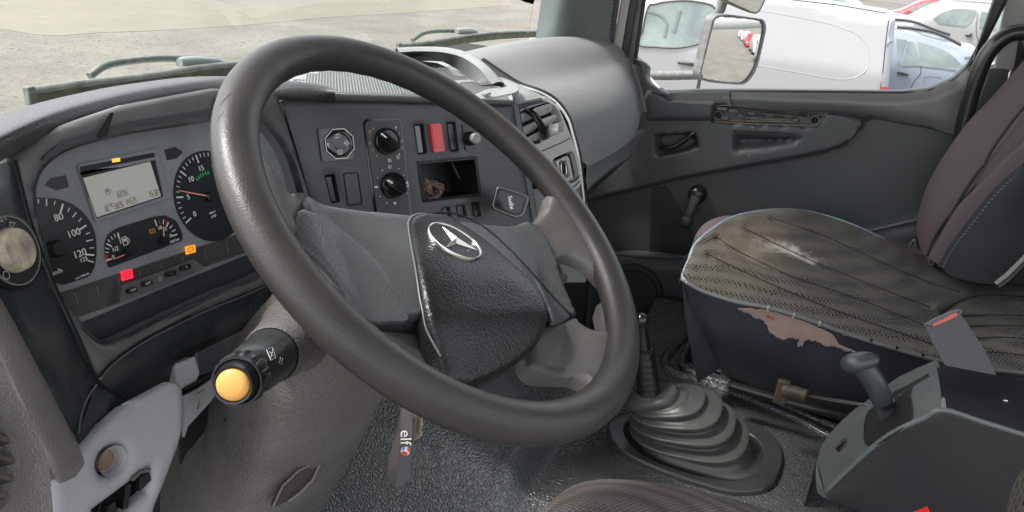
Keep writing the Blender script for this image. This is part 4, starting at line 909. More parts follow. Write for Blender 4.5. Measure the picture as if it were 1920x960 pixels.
# dash top between tray, vents and pod
def Z_(L, z): return [U(*p, z=z) for p in L]
DT = Plane((0, 0, 1.958), (0, 0, 1), (1, 0, 0))
dt_o = [U(*p, z=1.958)[:2] for p in [(700, 104), (760, 92), (850, 95), (905, 112), (940, 138), (1000, 165), (1046, 190), (1052, 196), (1032, 181), (1016, 177), (972, 185), (917, 202), (905, 212), (700, 200), (560, 170), (600, 120)]]
plate('dash_top', DT, dt_o, m_top, dash, px=False, th=.004, step=.02, hf=lambda P, D: -.006*(1-np.clip(D/.02, 0, 1))**2)
# cup holder with its cover plate
CP = Plane((0, 0, 1.974), (0, 0, 1), (1, 0, 0))
cp_o = cr([(820, 190), (880, 188), (935, 180), (968, 172), (972, 162), (955, 152), (925, 150), (860, 150), (830, 160)], 4, True)
cw = cr([(862, 156), (880, 153), (905, 153), (935, 154), (951, 160), (940, 164), (915, 166), (896, 174), (884, 176), (872, 166)], 4, True)
plate('cup_holder', CP, [U(*p, z=1.974)[:2] for p in cp_o], m_top, dash, px=False, holes=[[U(*p, z=1.974)[:2] for p in cw]], th=.010, bev=.001)
V = []; cwp = [U(*p, z=1.973) for p in cw]
for p in cwp: V += [p, p-np.array([0, 0, .035])]
m_ = len(cwp); mesh('cup_well', V, [(2*i, 2*((i+1) % m_), 2*((i+1) % m_)+1, 2*i+1) for i in range(m_)]+[tuple(2*i+1 for i in range(m_))], m_black, dash)
cpt = U(886, 178, z=1.978); mesh('cup_clip', *boxVF(cpt+[0, .01, 0], (.020, .014, .014), nrm([1, .5, 0]), nrm([-.5, 1, .3]), (0, 0, 1)), m_hood, dash, bev=.002)
mesh('cup_clip', *boxVF(U(912, 176, z=1.978), (.022, .008, .004)), m_top, dash, bev=.001)
# ------------------------------------------------------------------ centre air vents
VT = Plane(U(985, 240, y=.16), (-sin(radians(16))*.97, -cos(radians(16))*.97, .24), (cos(radians(16)), -sin(radians(16)), 0))
zv = lambda X, Y: (900+X/3.427, 150+Y/3.427)
def zvl(L): return [zv(*p) for p in L]
ho = cr(zvl([(60, 190), (250, 130), (400, 105), (445, 118)]), 4)[:-1]+cr(zvl([(445, 118), (510, 190), (560, 300), (610, 430), (650, 560), (655, 660), (600, 720)]), 4)+zvl([(520, 700), (300, 600), (60, 420), (20, 300)])
vh_ = zvl([(130, 268), (230, 215), (330, 175), (435, 142), (470, 150), (510, 205), (548, 305), (530, 338), (430, 372), (300, 440), (200, 400)])
sq = zvl([(468, 520), (482, 500), (590, 455), (612, 480), (640, 600), (640, 640), (560, 680), (500, 620)])
plate('vent_housing', VT, ho, m_silver, dash, holes=[fil(vh_, 3, 3), fil(sq, 3)], h=0, th=.02, bev=.001)
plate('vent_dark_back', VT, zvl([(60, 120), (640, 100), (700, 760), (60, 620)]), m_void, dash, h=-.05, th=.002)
plate('vent_top_strip', VT, zvl([(95, 205), (250, 150), (400, 118), (432, 126), (440, 136), (330, 165), (140, 232)]), mat('strip_blue_grey', (.06, .07, .085), .35, var=.6, var_scale=40, col2=(.12, .13, .14)), dash, h=.002, th=.002)
for k, (a, b, c, d) in enumerate((((160, 282), (350, 215), (355, 250), (200, 300)), ((340, 210), (462, 180), (470, 205), (360, 240)), ((240, 345), (370, 285), (380, 318), (262, 362)), ((385, 282), (480, 250), (508, 268), (395, 305)), ((300, 395), (400, 345), (405, 372), (320, 405)), ((430, 330), (520, 290), (530, 318), (440, 345)))):
    P = [VT.p(*zv(*a), -.012), VT.p(*zv(*b), -.012)]
    q = nrm(P[1]-P[0]); w_ = VT.v*.8+VT.n*.6; s_ = np.cross(w_, q)
    L_ = cr([P[0], (P[0]+P[1])/2+VT.n*.004, P[1]], 5)
    mesh('vent_slat', *tubeVF(L_, [.010+.003*sin(pi*i/10) for i in range(len(L_))], seg=14, flat=.22, upv=s_), m_slat, dash, smooth=60)
mesh('vent_divider', *tubeVF([VT.p(*zv(290, 190), .004), VT.p(*zv(360, 245), .014), VT.p(*zv(400, 310), .014), VT.p(*zv(415, 375), .002)], .0042, seg=8), m_black, dash)
clip = thing('phone_mount_clip', 'black curved clip hooked on the centre air vent', 'clip', VT.p(*zv(380, 280)))
for off in (0, 26): tube('clip_arm', [VT.p(*zv(x+off, y-off*.3), hh) for x, y, hh in cr([(285, 198, .004), (330, 222, .018), (368, 275, .024), (392, 330, .020), (408, 380, .004)], 5)], .0028, m_gloss if off else m_black, clip, seg=8, smooth=60)
mesh('clip_foot', *boxVF(VT.p(*zv(360, 400), .006), (.018, .006, .008), VT.u, VT.v, VT.n), m_black, clip, bev=.001)
lathe('thumb_wheel', VT.p(*zv(472, 318), .004), nrm(VT.n+VT.u*.6), [(.010, -.008), (.011, -.006), (.011, .006), (.009, .009)], m_silver, dash, seg=24)
# pull-out socket below the vents
plate('socket_box', VT, zvl([(480, 515), (590, 468), (606, 488), (634, 618), (560, 650), (505, 600)]), m_gloss, dash, h=-.012, th=.003)
plate('socket_frame', VT, zvl([(493, 520), (560, 487), (575, 505), (600, 630), (560, 655), (512, 590)]), m_silver, dash, h=-.004, th=.008, holes=[zvl([(508, 530), (553, 508), (585, 615), (560, 636), (525, 590)])], bev=.0008)
c = VT.c(*zv(538, 572), 0); mesh('socket_ring', *tubeVF([VT.w(*(c+[.0085*cos(t), .0165*sin(t)]), .0) for t in np.linspace(0, 2*pi, 28, endpoint=False)], .0017, seg=8, closed=True), m_chrome, dash, smooth=180)
tube('housing_groove', [VT.p(*zv(x, y), .0008) for x, y in ((385, 462), (450, 435), (520, 405), (578, 375))], .0009, m_void, dash, seg=5)
for k in range(3): tube('drawer_line', [VT.p(*zv(x, y+18*k), .001) for x, y in ((560, 668), (610, 645), (640, 615))], .0012, m_silver if k % 2 else m_black, dash, seg=6)
plate('lower_centre_panel', VT, zvl([(500, 700), (655, 640), (690, 800), (680, 1300), (300, 1300), (300, 700)]), m_pod, dash, h=-.008, th=.01)
# ------------------------------------------------------------------ passenger-side dash pod
prof = [(.42, 1.975), (.37, 1.984), (.323, 1.982), (.28, 1.962), (.239, 1.945), (.19, 1.936), (.158, 1.922), (.132, 1.895), (.118, 1.865), (.104, 1.83), (.094, 1.795)]
profR = [(.30, 1.985), (.25, 1.988), (.200, 1.975), (.182, 1.962), (.168, 1.945), (.156, 1.925), (.146, 1.901), (.134, 1.878), (.124, 1.854), (.114, 1.83), (.106, 1.806)]
rows = []
for t, x in ((0, .77), (.1, .83), (.3, .95), (.5, 1.07), (.7, 1.20), (.88, 1.32), (.97, 1.37), (1, 1.385)):
    bul = sin(pi*min(1, t/.9))*.035
    rows.append([np.array([x, a[0]*(1-t)+b[0]*t-bul*sstep(1.98-z0, .0, .08), z0+.012*sin(pi*t)*(1 if i < 4 else 0)]) for i, (a, b) in enumerate(zip(prof, profR)) for z0 in (a[1]*(1-t)+b[1]*t,)])
rows.append([p+np.array([.0, .10, 0]) for p in rows[-1]])
surf('glovebox_pod', rows, m_pod, dash, su=6, sv=3)
tube('pod_seam', [np.array([.768, y, z]) for y, z in cr(prof[2:], 4)]+[np.array([.768, .082, 1.74]), np.array([.768, .075, 1.68])], .0065, m_seal, dash, seg=8)
tube('pod_seam_edge', [np.array([.758, y-.003, z]) for y, z in cr(prof[4:], 4)]+[np.array([.758, .078, 1.74]), np.array([.758, .072, 1.68])], .0025, m_silver, dash, seg=6)
# rim of the shelf in front of the pod (dark lip)
surf('pod_shelf_lip', [[np.array([.765, y, z+.004]) for y, z in prof[2:7]], [np.array([.752, y-.004, z-.002]) for y, z in prof[2:7]], [np.array([.750, y-.004, z-.022]) for y, z in prof[2:7]]], m_hood, dash, su=3, sv=4)
# lower trim band of the pod
tb = cr([(1096, 380), (1094, 345), (1097, 322), (1106, 305), (1130, 288), (1160, 266), (1190, 252), (1212, 246)], 3)
ti = cr([(1098, 300), (1100, 298), (1103, 296), (1110, 290), (1134, 272), (1162, 255), (1190, 242), (1210, 234)], 3)
def onpod(p, off=0): 
    t = min(1, max(0, (p[0]-1094)/(1211-1094))); x = .80+.585*t**.9; P = U(p[0], p[1], x=x); return P
xs_ = lambda t: .775+.61*t
N_ = 9
top_l = [(1096, 308), (1106, 302), (1120, 294), (1136, 284), (1152, 274), (1168, 264), (1183, 256), (1198, 250), (1211, 246)]
bot_l = [(1097, 362), (1108, 350), (1122, 338), (1136, 326), (1150, 316), (1164, 307), (1176, 300), (1186, 292), (1192, 284)]
R1 = [U(*p, x=xs_(i/8)) for i, p in enumerate(top_l)]; R2 = [U(*p, x=xs_(i/8)) for i, p in enumerate(bot_l)]
surf('pod_band', [[p+[0, .012, .004] for p in R1], [p+[0, -.004, .0] for p in R1], [(p*.5+q*.5)+[0, -.002, 0] for p, q in zip(R1, R2)], R2, [p+[0, .05, -.01] for p in R2]], m_podtrim, dash, su=4, sv=4)
sh = MB(); c0_ = U(1194, 268, x=1.372); sh.add(([c0_+np.array([0, -.004, 0])+.011*np.array([sin(a)*.6+.2*cos(a), 0, cos(a)*1.3]) for a in np.linspace(0, 2*pi, 20, endpoint=False)], [tuple(range(20))])); sh.build('pod_screw_recess', m_black, dash)
# underside of the dashboard and the bulkhead
def quad(name, P, m, par, th=.01):
    P = [np.array(p, float) for p in P]; n_ = nrm(np.cross(P[1]-P[0], P[2]-P[0])); return mesh(name, *prismVF(P, -n_*th), m, par)
surf('dash_underside', [R2, [p+[-.04, .10, -.12] for p in R2], [p+[-.04, .25, -.30] for p in R2]], m_doorlow, dash, su=3, sv=3)
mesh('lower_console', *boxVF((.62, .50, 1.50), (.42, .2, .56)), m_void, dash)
mesh('hidden_dash_block', *boxVF((.32, .525, 1.77), (2.06, .23, .32)), m_void, dash)  # hidden box, added to block windscreen light above the footwell
# ------------------------------------------------------------------ phone holder
PHp = Plane(U(955, 380, d=1.13), nrm(CAM-U(955, 380, d=1.13))*.9+np.array([.0, -.25, .1]), M[:, 0])
ph_t = thing('phone_holder', 'small black square magnetic phone holder pad below the console vents', 'phone holder', PHp.A)
po = [(934, 350), (992, 369), (983, 401), (966, 408), (923, 388), (924, 366)]
plate('holder_pad', PHp, fil([(932, 348), (994, 368), (982, 404), (967, 409), (921, 391)], [7, 8, 8, 8, 8]), m_black, ph_t, h=.004, th=.009, bev=.0012)
plate('holder_face', PHp, fil([(938, 356), (985, 371), (976, 397), (965, 401), (928, 386)], [5, 6, 5, 5, 5]), m_gloss, ph_t, h=.0052, th=.001, bev=.0004)
tube('holder_outline', [PHp.p(*p, .0042) for p in cr(fil([(933, 350), (992, 369), (981, 403), (967, 407), (923, 390)], [7, 8, 8, 8, 8]), 1, True)], .0009, m_doortrim, ph_t, seg=6, closed=True)
text('holder_name', 'Sudix', PHp, 958, 380, .0095, m_white, ph_t, ang=radians(-79), h=.0056)
lathe('holder_stem', PHp.w(0, 0, -.004), -PHp.n, [(.008, 0), (.006, .02), (.009, .05)], m_black, ph_t, seg=16)
# ------------------------------------------------------------------ passenger door
DR = Plane((1.42, 0, 1.8), (-1, 0, 0), (0, -1, 0))
door = thing('passenger_door', 'dark grey passenger door panel with missing armrest trim, window crank and pull pocket', 'door', (1.42, -.2, 1.5))
zd = lambda X, Y: (1190+X/5.189, 160+Y/5.189)
def zdl(L): return [zd(*p) for p in L]
# upper band under the window
win_low = [(1238, 172), (1300, 171), (1400, 171), (1500, 172), (1600, 173), (1690, 174), (1745, 168), (1790, 148), (1815, 125)]
upper_o = win_low+[(1828, 112), (1846, 130), (1836, 180), (1826, 232), (1812, 300), (1790, 255), (1740, 240), (1640, 222), (1560, 212), (1490, 210), (1378, 199), (1370, 172+28), (1252, 182)]
plate('door_sill_trim', DR, upper_o, m_doortrim, door, h=.030, th=.03, step=.009, hf=lambda P, D: -.020*(1-np.clip(D/.03, 0, 1))**2*sstep(P[:, 1], .02, .09), smooth=60)
# main upper panel
up_o = [(1205, 196), (1240, 190), (1368, 199), (1490, 211), (1560, 213), (1640, 223), (1740, 241), (1782, 252), (1793, 268), (1795, 300), (1790, 420), (1560, 470), (1400, 560), (1090, 560), (1090, 370), (1180, 300)]
hr = fil(zdl([(200, 458), (600, 440), (650, 590), (500, 640), (280, 690), (215, 680)]), 6)
pk = fil(zdl([(945, 440), (1040, 446), (1590, 468), (1672, 480), (1580, 568), (1300, 628), (985, 658), (950, 630)]), 6)
pkc = [DR.c(*p) for p in pk]; hrc = [DR.c(*p) for p in hr]
mech_px = zdl([(735, 212), (790, 205), (900, 200), (940, 225), (1650, 280), (1680, 240), (1870, 265), (1770, 395), (1200, 380), (770, 352)])
mechc = [DR.c(*p) for p in mech_px]
def door_h(P, D):
    h = np.zeros(len(P))
    for L, dep, w in ((pkc, .040, .030), (hrc, .038, .014)):
        ins = inpoly(P, L); d = bdist(P, [L]); h -= np.where(ins, dep*sstep(d, 0, w), 0)
    ins = inpoly(P, mechc); d = bdist(P, [mechc]); h -= np.where(ins, .022*sstep(d, 0, .003), 0)
    return h
cre = [(1060, 390), (1130, 372), (1222, 350), (1300, 332), (1430, 308), (1520, 292), (1580, 275), (1612, 248), (1622, 224)]
crc = np.array([DR.c(*p, .014) for p in cr(cre, 4)])
def above_crease(P):
    L = [np.array([-3, crc[0, 1]])]+list(crc)+[np.array([crc[-1, 0]-.004, 1.0]), np.array([-3, 1.0])]; return inpoly(P, L)*sstep(bdist(P, [list(crc)+list(crc)[::-1]]), 0, .007)
plate('door_upper_panel', DR, up_o, m_door, door, h=0.0, th=.02, step=.0075, hf=lambda P, D: door_h(P, D)+.022*above_crease(P), smooth=60)
for q in (pk,):
    o2 = zdl([(1075, 490), (1110, 455), (1500, 470), (1540, 480), (1400, 530), (1120, 570)])
    plate('pocket_floor', DR, fil(o2, 4), m_doorlow, door, h=-.012, th=.004, bev=.001)
surf('pocket_brow', [[DR.p(*zd(x, y), .024) for x, y in ((960, 440), (1100, 446), (1300, 455), (1570, 468))], [DR.p(*zd(x, y+8), .020) for x, y in ((960, 440), (1100, 446), (1300, 455), (1570, 468))], [DR.p(*zd(x, y+14), -.01) for x, y in ((960, 440), (1100, 446), (1300, 455), (1570, 468))]], m_black, door, su=2, sv=3)
hd_ = [zd(*p) for p in ((262, 600), (330, 610), (420, 585), (490, 535), (545, 480), (580, 462))]
mesh('door_handle', *tubeVF([DR.p(*p, hh) for p, hh in zip(cr(hd_, 3), np.interp(range(16), [0, 4, 9, 15], [.0, .016, .022, .018]))], [.010]*4+[.0105]*6+[.009]*6, seg=12, flat=.55, upv=(0, .3, 1)), m_black, door, smooth=60)
plate('handle_cup', DR, fil(zdl([(260, 500), (300, 490), (480, 478), (490, 500), (420, 580), (330, 600), (275, 580)]), 5), m_doorlow, door, h=-.008, th=.01, bev=.003)
# window ledge with its groove and inlay
plate('front_ledge', DR, [(1211, 170), (1236, 168), (1252, 180), (1252, 182), (1366, 186), (1372, 199), (1340, 203), (1336, 229), (1211, 229), (1200, 196)], m_door, door, h=.032, th=.03, step=.012, hf=lambda P, D: -.012*(1-np.clip(D/.016, 0, 1))**2, smooth=60)
plate('ledge_top', DR, fil([(1250, 174), (1368, 172), (1374, 199), (1340, 199), (1250, 196)], 3), m_doortrim, door, h=.026, th=.01, bev=.002)
plate('ledge_inlay', DR, fil(zdl([(345, 152), (360, 145), (760, 155), (775, 168), (750, 188), (360, 172)]), 2.5), mat('inlay_grey', (.16, .165, .16), .42), door, h=.037, th=.01, bev=.001)
ledge_up = cr([(1196, 118), (1216, 126), (1212, 140), (1216, 152), (1232, 166), (1248, 172)], 4)
surf('mirror_corner_trim', [[DR.p(x, y, .05) for x, y in ((1186, 110), (1200, 118), (1206, 140), (1210, 158), (1226, 172), (1252, 180))], [DR.p(x, y, .045) for x, y in ((1188, 108), (1212, 120), (1213, 140), (1218, 155), (1236, 168), (1256, 176))], [DR.p(x, y, .0) for x, y in ((1190, 106), (1218, 122), (1219, 142), (1224, 156), (1242, 168), (1260, 174))]], m_door, door, su=4, sv=4)
tube('corner_edge', [DR.p(x, y, .048) for x, y in cr([(1216, 124), (1211, 140), (1215, 154), (1234, 168), (1250, 176)], 4)], .003, m_doortrim, door, seg=8)
plate('corner_base', DR, [(1180, 100), (1200, 112), (1214, 130), (1214, 158), (1236, 172), (1240, 200), (1200, 235), (1180, 235)], m_door, door, h=.01, th=.02)
# bare clip rail where the armrest is missing
plate('armrest_bed', DR, mech_px, m_mech, door, h=.004, th=.01)
mk = MB()
def mbx(x0, y0, x1, y1, hh, dd): mk.add(prismVF([DR.p(*zd(*p), hh) for p in ((x0, y0), (x1, y0+(x1-x0)*.07), (x1, y1+(x1-x0)*.07), (x0, y1))], -DR.n*dd))
for q in ((800, 215, 900, 240, .03, .02), (915, 235, 1000, 262, .024, .02), (1010, 282, 1050, 305, .022, .016), (1080, 255, 1085, 300, .02, .01), (1100, 270, 1165, 285, .016, .01), (1280, 285, 1345, 300, .016, .01), (1455, 298, 1530, 312, .016, .01), (1545, 330, 1590, 350, .022, .016), (1600, 345, 1640, 362, .018, .01), (1685, 260, 1695, 330, .022, .016), (1250, 325, 1262, 350, .018, .01), (860, 300, 910, 335, .018, .01)): mbx(*q)
mk.build('armrest_clips', m_mech, door, bev=.0008)
mk = MB()
for a, b in (((740, 218), (930, 212)), ((930, 212), (950, 232)), ((950, 232), (1650, 285)), ((770, 352), (1200, 380)), ((1200, 380), (1770, 395)), ((1770, 395), (1872, 268)), ((1075, 262), (1560, 300)), ((920, 345), (1580, 360)), ((1090, 320), (1420, 345))): mk.add(tubeVF([DR.p(*zd(*a), .014), DR.p(*zd(*b), .014)], .0026, seg=6))
mk.build('armrest_ribs', m_mech, door)
for x, y in ((818, 285), (1753, 335)):
    lathe('screw_boss', DR.p(*zd(x, y), .006), DR.n, [(.013, 0), (.0125, .012), (.0095, .012), (.009, .004)], m_mech, door, seg=20, capt=False); lathe('screw_hole', DR.p(*zd(x, y), .0062), DR.n, [(.0092, 0), (.0092, .006)], m_void, door, seg=16)
mesh('dark_gap', *prismVF([DR.p(*zd(x, y), .012) for x, y in ((742, 220), (800, 212), (770, 330), (765, 345))], -DR.n*.004), m_void, door)
plate('armrest_dark_slot', DR, zdl([(1080, 262), (1560, 300), (1560, 325), (1080, 292)]), m_black, door, h=.0075, th=.002)
# paint scratches
for x, y in ((1147, 408), (1110, 685)): plate('scratch', DR, zdl([(x-14, y+8), (x-2, y-14), (x+6, y+4), (x+14, y+6), (x+2, y+12)] if y < 500 else [(x-3, y-14), (x+4, y-12), (x+4, y+16), (x-2, y+14)]), m_pillarlight, door, h=.0227 if y < 500 else .0227, th=.0004)
tube('trim_joint', [DR.p(*zd(x, y), .031) for x, y in ((928, 60), (930, 130), (942, 190))], .0012, m_void, door, seg=5)
# lower door: raised bin, map pocket, speaker
low = [(1100, 520), (1130, 478), (1300, 486), (1500, 470), (1720, 410), (1790, 400), (1790, 640), (1200, 800), (1090, 700)]
plate('door_bin', DR, low, m_doorlow, door, h=.05, th=.05, step=.03, hf=lambda P, D: -.02*(1-np.clip(D/.03, 0, 1))**2, smooth=60)
plate('bin_recess', DR, fil([(1222, 352), (1252, 352), (1300, 440), (1304, 482), (1218, 478)], 4), mat('door_recess', (.022, .027, .030), .5), door, h=.006, th=.01, bev=.003)
tube('bin_edge', [DR.p(*p, .052) for p in cr([(1150, 476), (1220, 482), (1310, 480), (1480, 462), (1600, 440), (1720, 412), (1790, 398)], 3)], .006, m_door, door, seg=8)
lathe('speaker', DR.p(1190, 545, .052), DR.n, [(.085, 0), (.082, .008), (.07, .010), (.065, .004), (0, .006)], mat('speaker_brown', (.030, .032, .034), .7), door, seg=40, capt=False)
# window crank
ck = MB(); A0, B0 = DR.p(1307, 366, .02), DR.p(1288, 412, .045)
ck.add(latheVF(A0-DR.n*.015, DR.n, [(.026, 0), (.024, .02), (.016, .03), (.0, .032)], seg=24)); ck.build('crank_hub', m_black, door, smooth=50)
mesh('window_crank', *tubeVF([A0+DR.n*.012, A0*.6+B0*.4+DR.n*.01, B0], [.015, .0125, .011], seg=14, flat=.6, upv=(1, 0, .2)), m_doorlow, door, smooth=60)
lathe('crank_knob', B0-DR.n*.005, DR.n, [(.010, 0), (.0165, .012), (.0165, .03), (.012, .036), (0, .037)], m_doorlow, door, seg=24, capt=False, smooth=60)
# window: pane, rubber and frame
wpx = [(1244, 172), (1500, 172), (1695, 174), (1748, 168), (1792, 147), (1826, 112), (1850, 72), (1882, 10)]
wp = [DR.c(*p) for p in wpx]; far = wp[-1]; topz = 1.0
pane = [DR.c(1190, 110)+[0, 0]]+[DR.c(1212, 140)]+wp+[far+[.03, .45], np.array([far[0]-.02, .80]), np.array([-.05, .80])]
plate('window_pane', DR, pane, m_sideglass, door, px=False, h=-.012, th=.004, back=True)
tube('window_rubber', [DR.p(*p, .012) for p in cr(wpx, 4)]+[DR.w(*(far+[.02, .3]), .012), DR.w(*(far+[.03, .5]), .012)], .0035, m_seal, door, seg=8)
plate('door_skin', DR, [DR.c(1180, 120), DR.c(1235, 178), DR.c(1500, 180), DR.c(1700, 182), DR.c(1800, 160), np.array([.72, .25]), np.array([.72, -.9]), np.array([-.35, -.9])], m_bodywhite, door, px=False, h=-.05, th=.02, back=True)
# rear frame of the door opening and the pale pillar behind it
FR = Plane((1.40, -.7, 1.9), (-1, 0, 0), (0, -1, 0))
cabb = thing('rear_cab_pillar', 'pale grey rear cab pillar with black rubber seals behind the passenger seat', 'pillar', (1.4, -.75, 1.9))
def strip3(name, P, m, par, h, th, **k): plate(name, FR, [FR.c(*p, h) for p in P], m, par, px=False, h=h, th=th, **k)
def ext(p, q, k): return (np.array(p)+(np.array(p)-np.array(q))*k)
strip3('door_seal', [(1885, -60), (1912, -60), (1838, 95), (1812, 200), (1800, 330), (1786, 330), (1806, 200), (1826, 110)], m_seal, cabb, .006, .02)
strip3('seal_lip', [(1876, -30), (1884, -40), (1846, 60), (1822, 112), (1810, 130), (1836, 80)], m_rust, cabb, .010, .01)
strip3('pale_pillar_panel', [(1900, -60), (1960, -60), (1960, 60), (1888, 140), (1866, 133), (1876, 60)], m_pillarlight, cabb, -.01, .02)
strip3('pillar_lower_cover', [(1856, 128), (1892, 132), (1884, 200), (1870, 260), (1826, 330), (1812, 300), (1830, 200)], m_doorlow, cabb, .012, .03, bev=.003)
strip3('belt_slot_trim', [(1920, 90), (1960, 60), (1960, 330), (1870, 330), (1890, 200), (1912, 70)], m_seal, cabb, .0, .02)
quad('rear_wall', [(1.42, -.95, 1.0), (1.42, -.95, 2.86), (.62, -.95, 2.86), (.62, -.95, 1.0)], m_doorlow, cabb)
tag(quad('cab_side_front', [(1.445, .02, .86), (1.445, .76, .86), (1.445, .76, 1.80), (1.445, .02, 1.80)], m_doorlow, None), kind='structure')
tag(quad('cab_side_rear', [(1.445, -.95, .86), (1.445, -.72, .86), (1.445, -.72, 2.86), (1.445, -.95, 2.86)], m_doorlow, None), kind='structure')
rail = thing('grab_rail', 'black painted tubular rail bent beside the passenger backrest', 'rail', U(1800, 320, x=1.32))
tube('rail_tube', [U(*p, x=1.32) for p in cr([(1790, 335), (1802, 260), (1820, 180), (1838, 128), (1858, 92), (1890, 66), (1925, 60), (1975, 62)], 6)], .0175, m_tube, rail, seg=16, smooth=180)
# ------------------------------------------------------------------ windscreen pillar
pil = thing('windscreen_pillar', 'grey-green windscreen pillar trim with dusty rubber seals in front of the side window', 'pillar', (1.33, .3, 2.0))
def slab(name, b0, b1, t0, t1, x, m, k=7, dx=0, th=.02):
    """panel between two rising edges; the upper pixels give its slope"""
    B0, B1 = U(*b0, x=x), U(*b1, x=x+dx); T0, T1 = U(*t0, x=x), U(*t1, x=x+dx); return mesh(name, *prismVF([B0, B1, B1+(T1-B1)*k, B0+(T0-B0)*k], (.004, 0, 0)), m, pil)
surf('pillar_trim', [[U(1030, 96, x=1.20)+[.05, .06, 0], U(1045, 0, x=1.20)+[.05, .06, 0], U(1068, -130, x=1.2)+[.05, .07, 0], U(1105, -350, x=1.2)+[.05, .07, 0]], [U(1036, 92, x=1.22), U(1058, 0, x=1.22), U(1082, -120, x=1.22), U(1125, -350, x=1.22)], [U(1090, 92, x=1.29), U(1106, 0, x=1.29), U(1126, -120, x=1.29), U(1160, -350, x=1.29)], [U(1142, 95, x=1.35), U(1152, 0, x=1.35), U(1168, -120, x=1.35), U(1196, -350, x=1.35)]], m_pillar, pil, su=4, sv=4)
slab('ribbed_seal', (1128, 92), (1148, 92), (1140, 0), (1162, 0), 1.352, m_seal, k=5)
for k in range(26):
    y = 88-8*k; xx = 1134+.14*(88-y)
    mesh('seal_rib', *tubeVF([U(xx-7, y, x=1.349), U(xx+7, y-1, x=1.349)], .0035, seg=6), m_sealrib, pil) if k < 12 else None
slab('white_strip', (1147, 95), (1164, 98), (1164, 0), (1181, 0), 1.362, m_pillarlight, k=5)
slab('black_seal', (1163, 98), (1176, 112), (1180, 0), (1194, 0), 1.368, m_seal, k=5)
slab('weathered_edge', (1175, 112), (1187, 118), (1193, 0), (1204, 0), 1.374, m_sealrib, k=5)
slab('outer_seal', (1184, 118), (1193, 122), (1203, 0), (1211, 0), 1.38, m_seal, k=5)
mesh('pillar_gusset', *prismVF([U(1050, 88, x=1.28), U(1108, 72, x=1.31), U(1100, 82, x=1.30), U(1062, 93, x=1.26)], (0, .01, .0)), m_pillarlight, pil)
tag(mesh('cab_roof', *boxVF((.33, -.25, 2.86), (2.2, 1.5, .06)), mat('roof_lining', (.45, .44, .42), .8), None), kind='structure')  # cab roof out of view, put in to cut the high sky light
# ------------------------------------------------------------------ cab floor with engine tunnel
flo_x = [-.75, -.4, 0, .20, .30, .36, .42, .50, .60, .75, .9, 1.05, 1.12, 1.18, 1.25, 1.42]
def floor_z(x, y):
    low = 1.02
    tun = 1.30
    sx = float(sstep(np.array(x), .27, .45)); sr = 1-.10*float(sstep(np.array(x), 1.12, 1.24))
    z = low+(tun-low)*sx
    z -= .27*float(sstep(np.array(x), .80, .97))*float(sstep(np.array(y), -.02, .06)); z -= .20*float(sstep(np.array(x), 1.33, 1.40))
    # step across the tunnel under the driver's side of the dash
    st_ = float(sstep(np.array(y), .035, .085)); dip = float(sstep(np.array(x), .30, .5))*(1-float(sstep(np.array(x), .62, .80)))
    dd = (1-st_)*float(sstep(np.array(y), -.12, .0))
    z -= .055*dd*(1-float(sstep(np.array(x), .60, .85)))
    z += .42*max(0, min(y, .5)-.10)*sx*(1-float(sstep(np.array(x), .80, .97)))
    return z
V = []; Fo = []; gx = np.concatenate([np.arange(-.75, .2, .05), np.arange(.2, 1.42, .0125)]); gy = np.concatenate([np.arange(-1.0, -.2, .04), np.arange(-.2, .2, .0125), np.arange(.2, .72, .025)])
for y in gy:
    for x in gx: V.append((x, y, floor_z(x, y)))
for j in range(len(gy)-1):
    for i in range(len(gx)-1): a = j*len(gx)+i; Fo.append((a, a+1, a+1+len(gx), a+len(gx)))
fl = tag(mesh('cab_floor', V, Fo, m_floor, None, smooth=180, fixn=False), kind='structure')
bk = tag(quad('cab_bulkhead', [(-.75, .72, .95), (1.42, .72, .95), (1.42, .66, 1.9), (-.75, .66, 1.9)], m_doorlow, None), kind='structure')
# raised moulding of the floor mat round the seat base
ml = thing('floor_mat_moulding', 'raised moulded lip of the floor mat running round the torn seat base', 'floor lip', U(1290, 700, z=1.31))
FLp = Plane((0, 0, 1.302), (0, 0, 1), (1, 0, 0))
def zf(L, z): return [U(*p, z=z) for p in L]
tube('lip', zf(cr([(1322, 600), (1296, 640), (1279, 672), (1283, 688), (1310, 705), (1380, 726), (1460, 756), (1540, 790), (1600, 812)], 5), 1.308), .009, m_floor, ml, seg=10, smooth=180)
tube('inner_lip', zf(cr([(1312, 626), (1295, 664), (1300, 678), (1340, 694), (1420, 722), (1500, 752), (1600, 790)], 5), 1.306), .0045, m_black, ml, seg=8, smooth=180)
tube('mat_edge', zf(cr([(1330, 590), (1262, 655), (1246, 682), (1262, 700), (1330, 722), (1420, 755), (1500, 790), (1570, 830)], 5), 1.298), .013, m_floor, ml, seg=8, smooth=180)
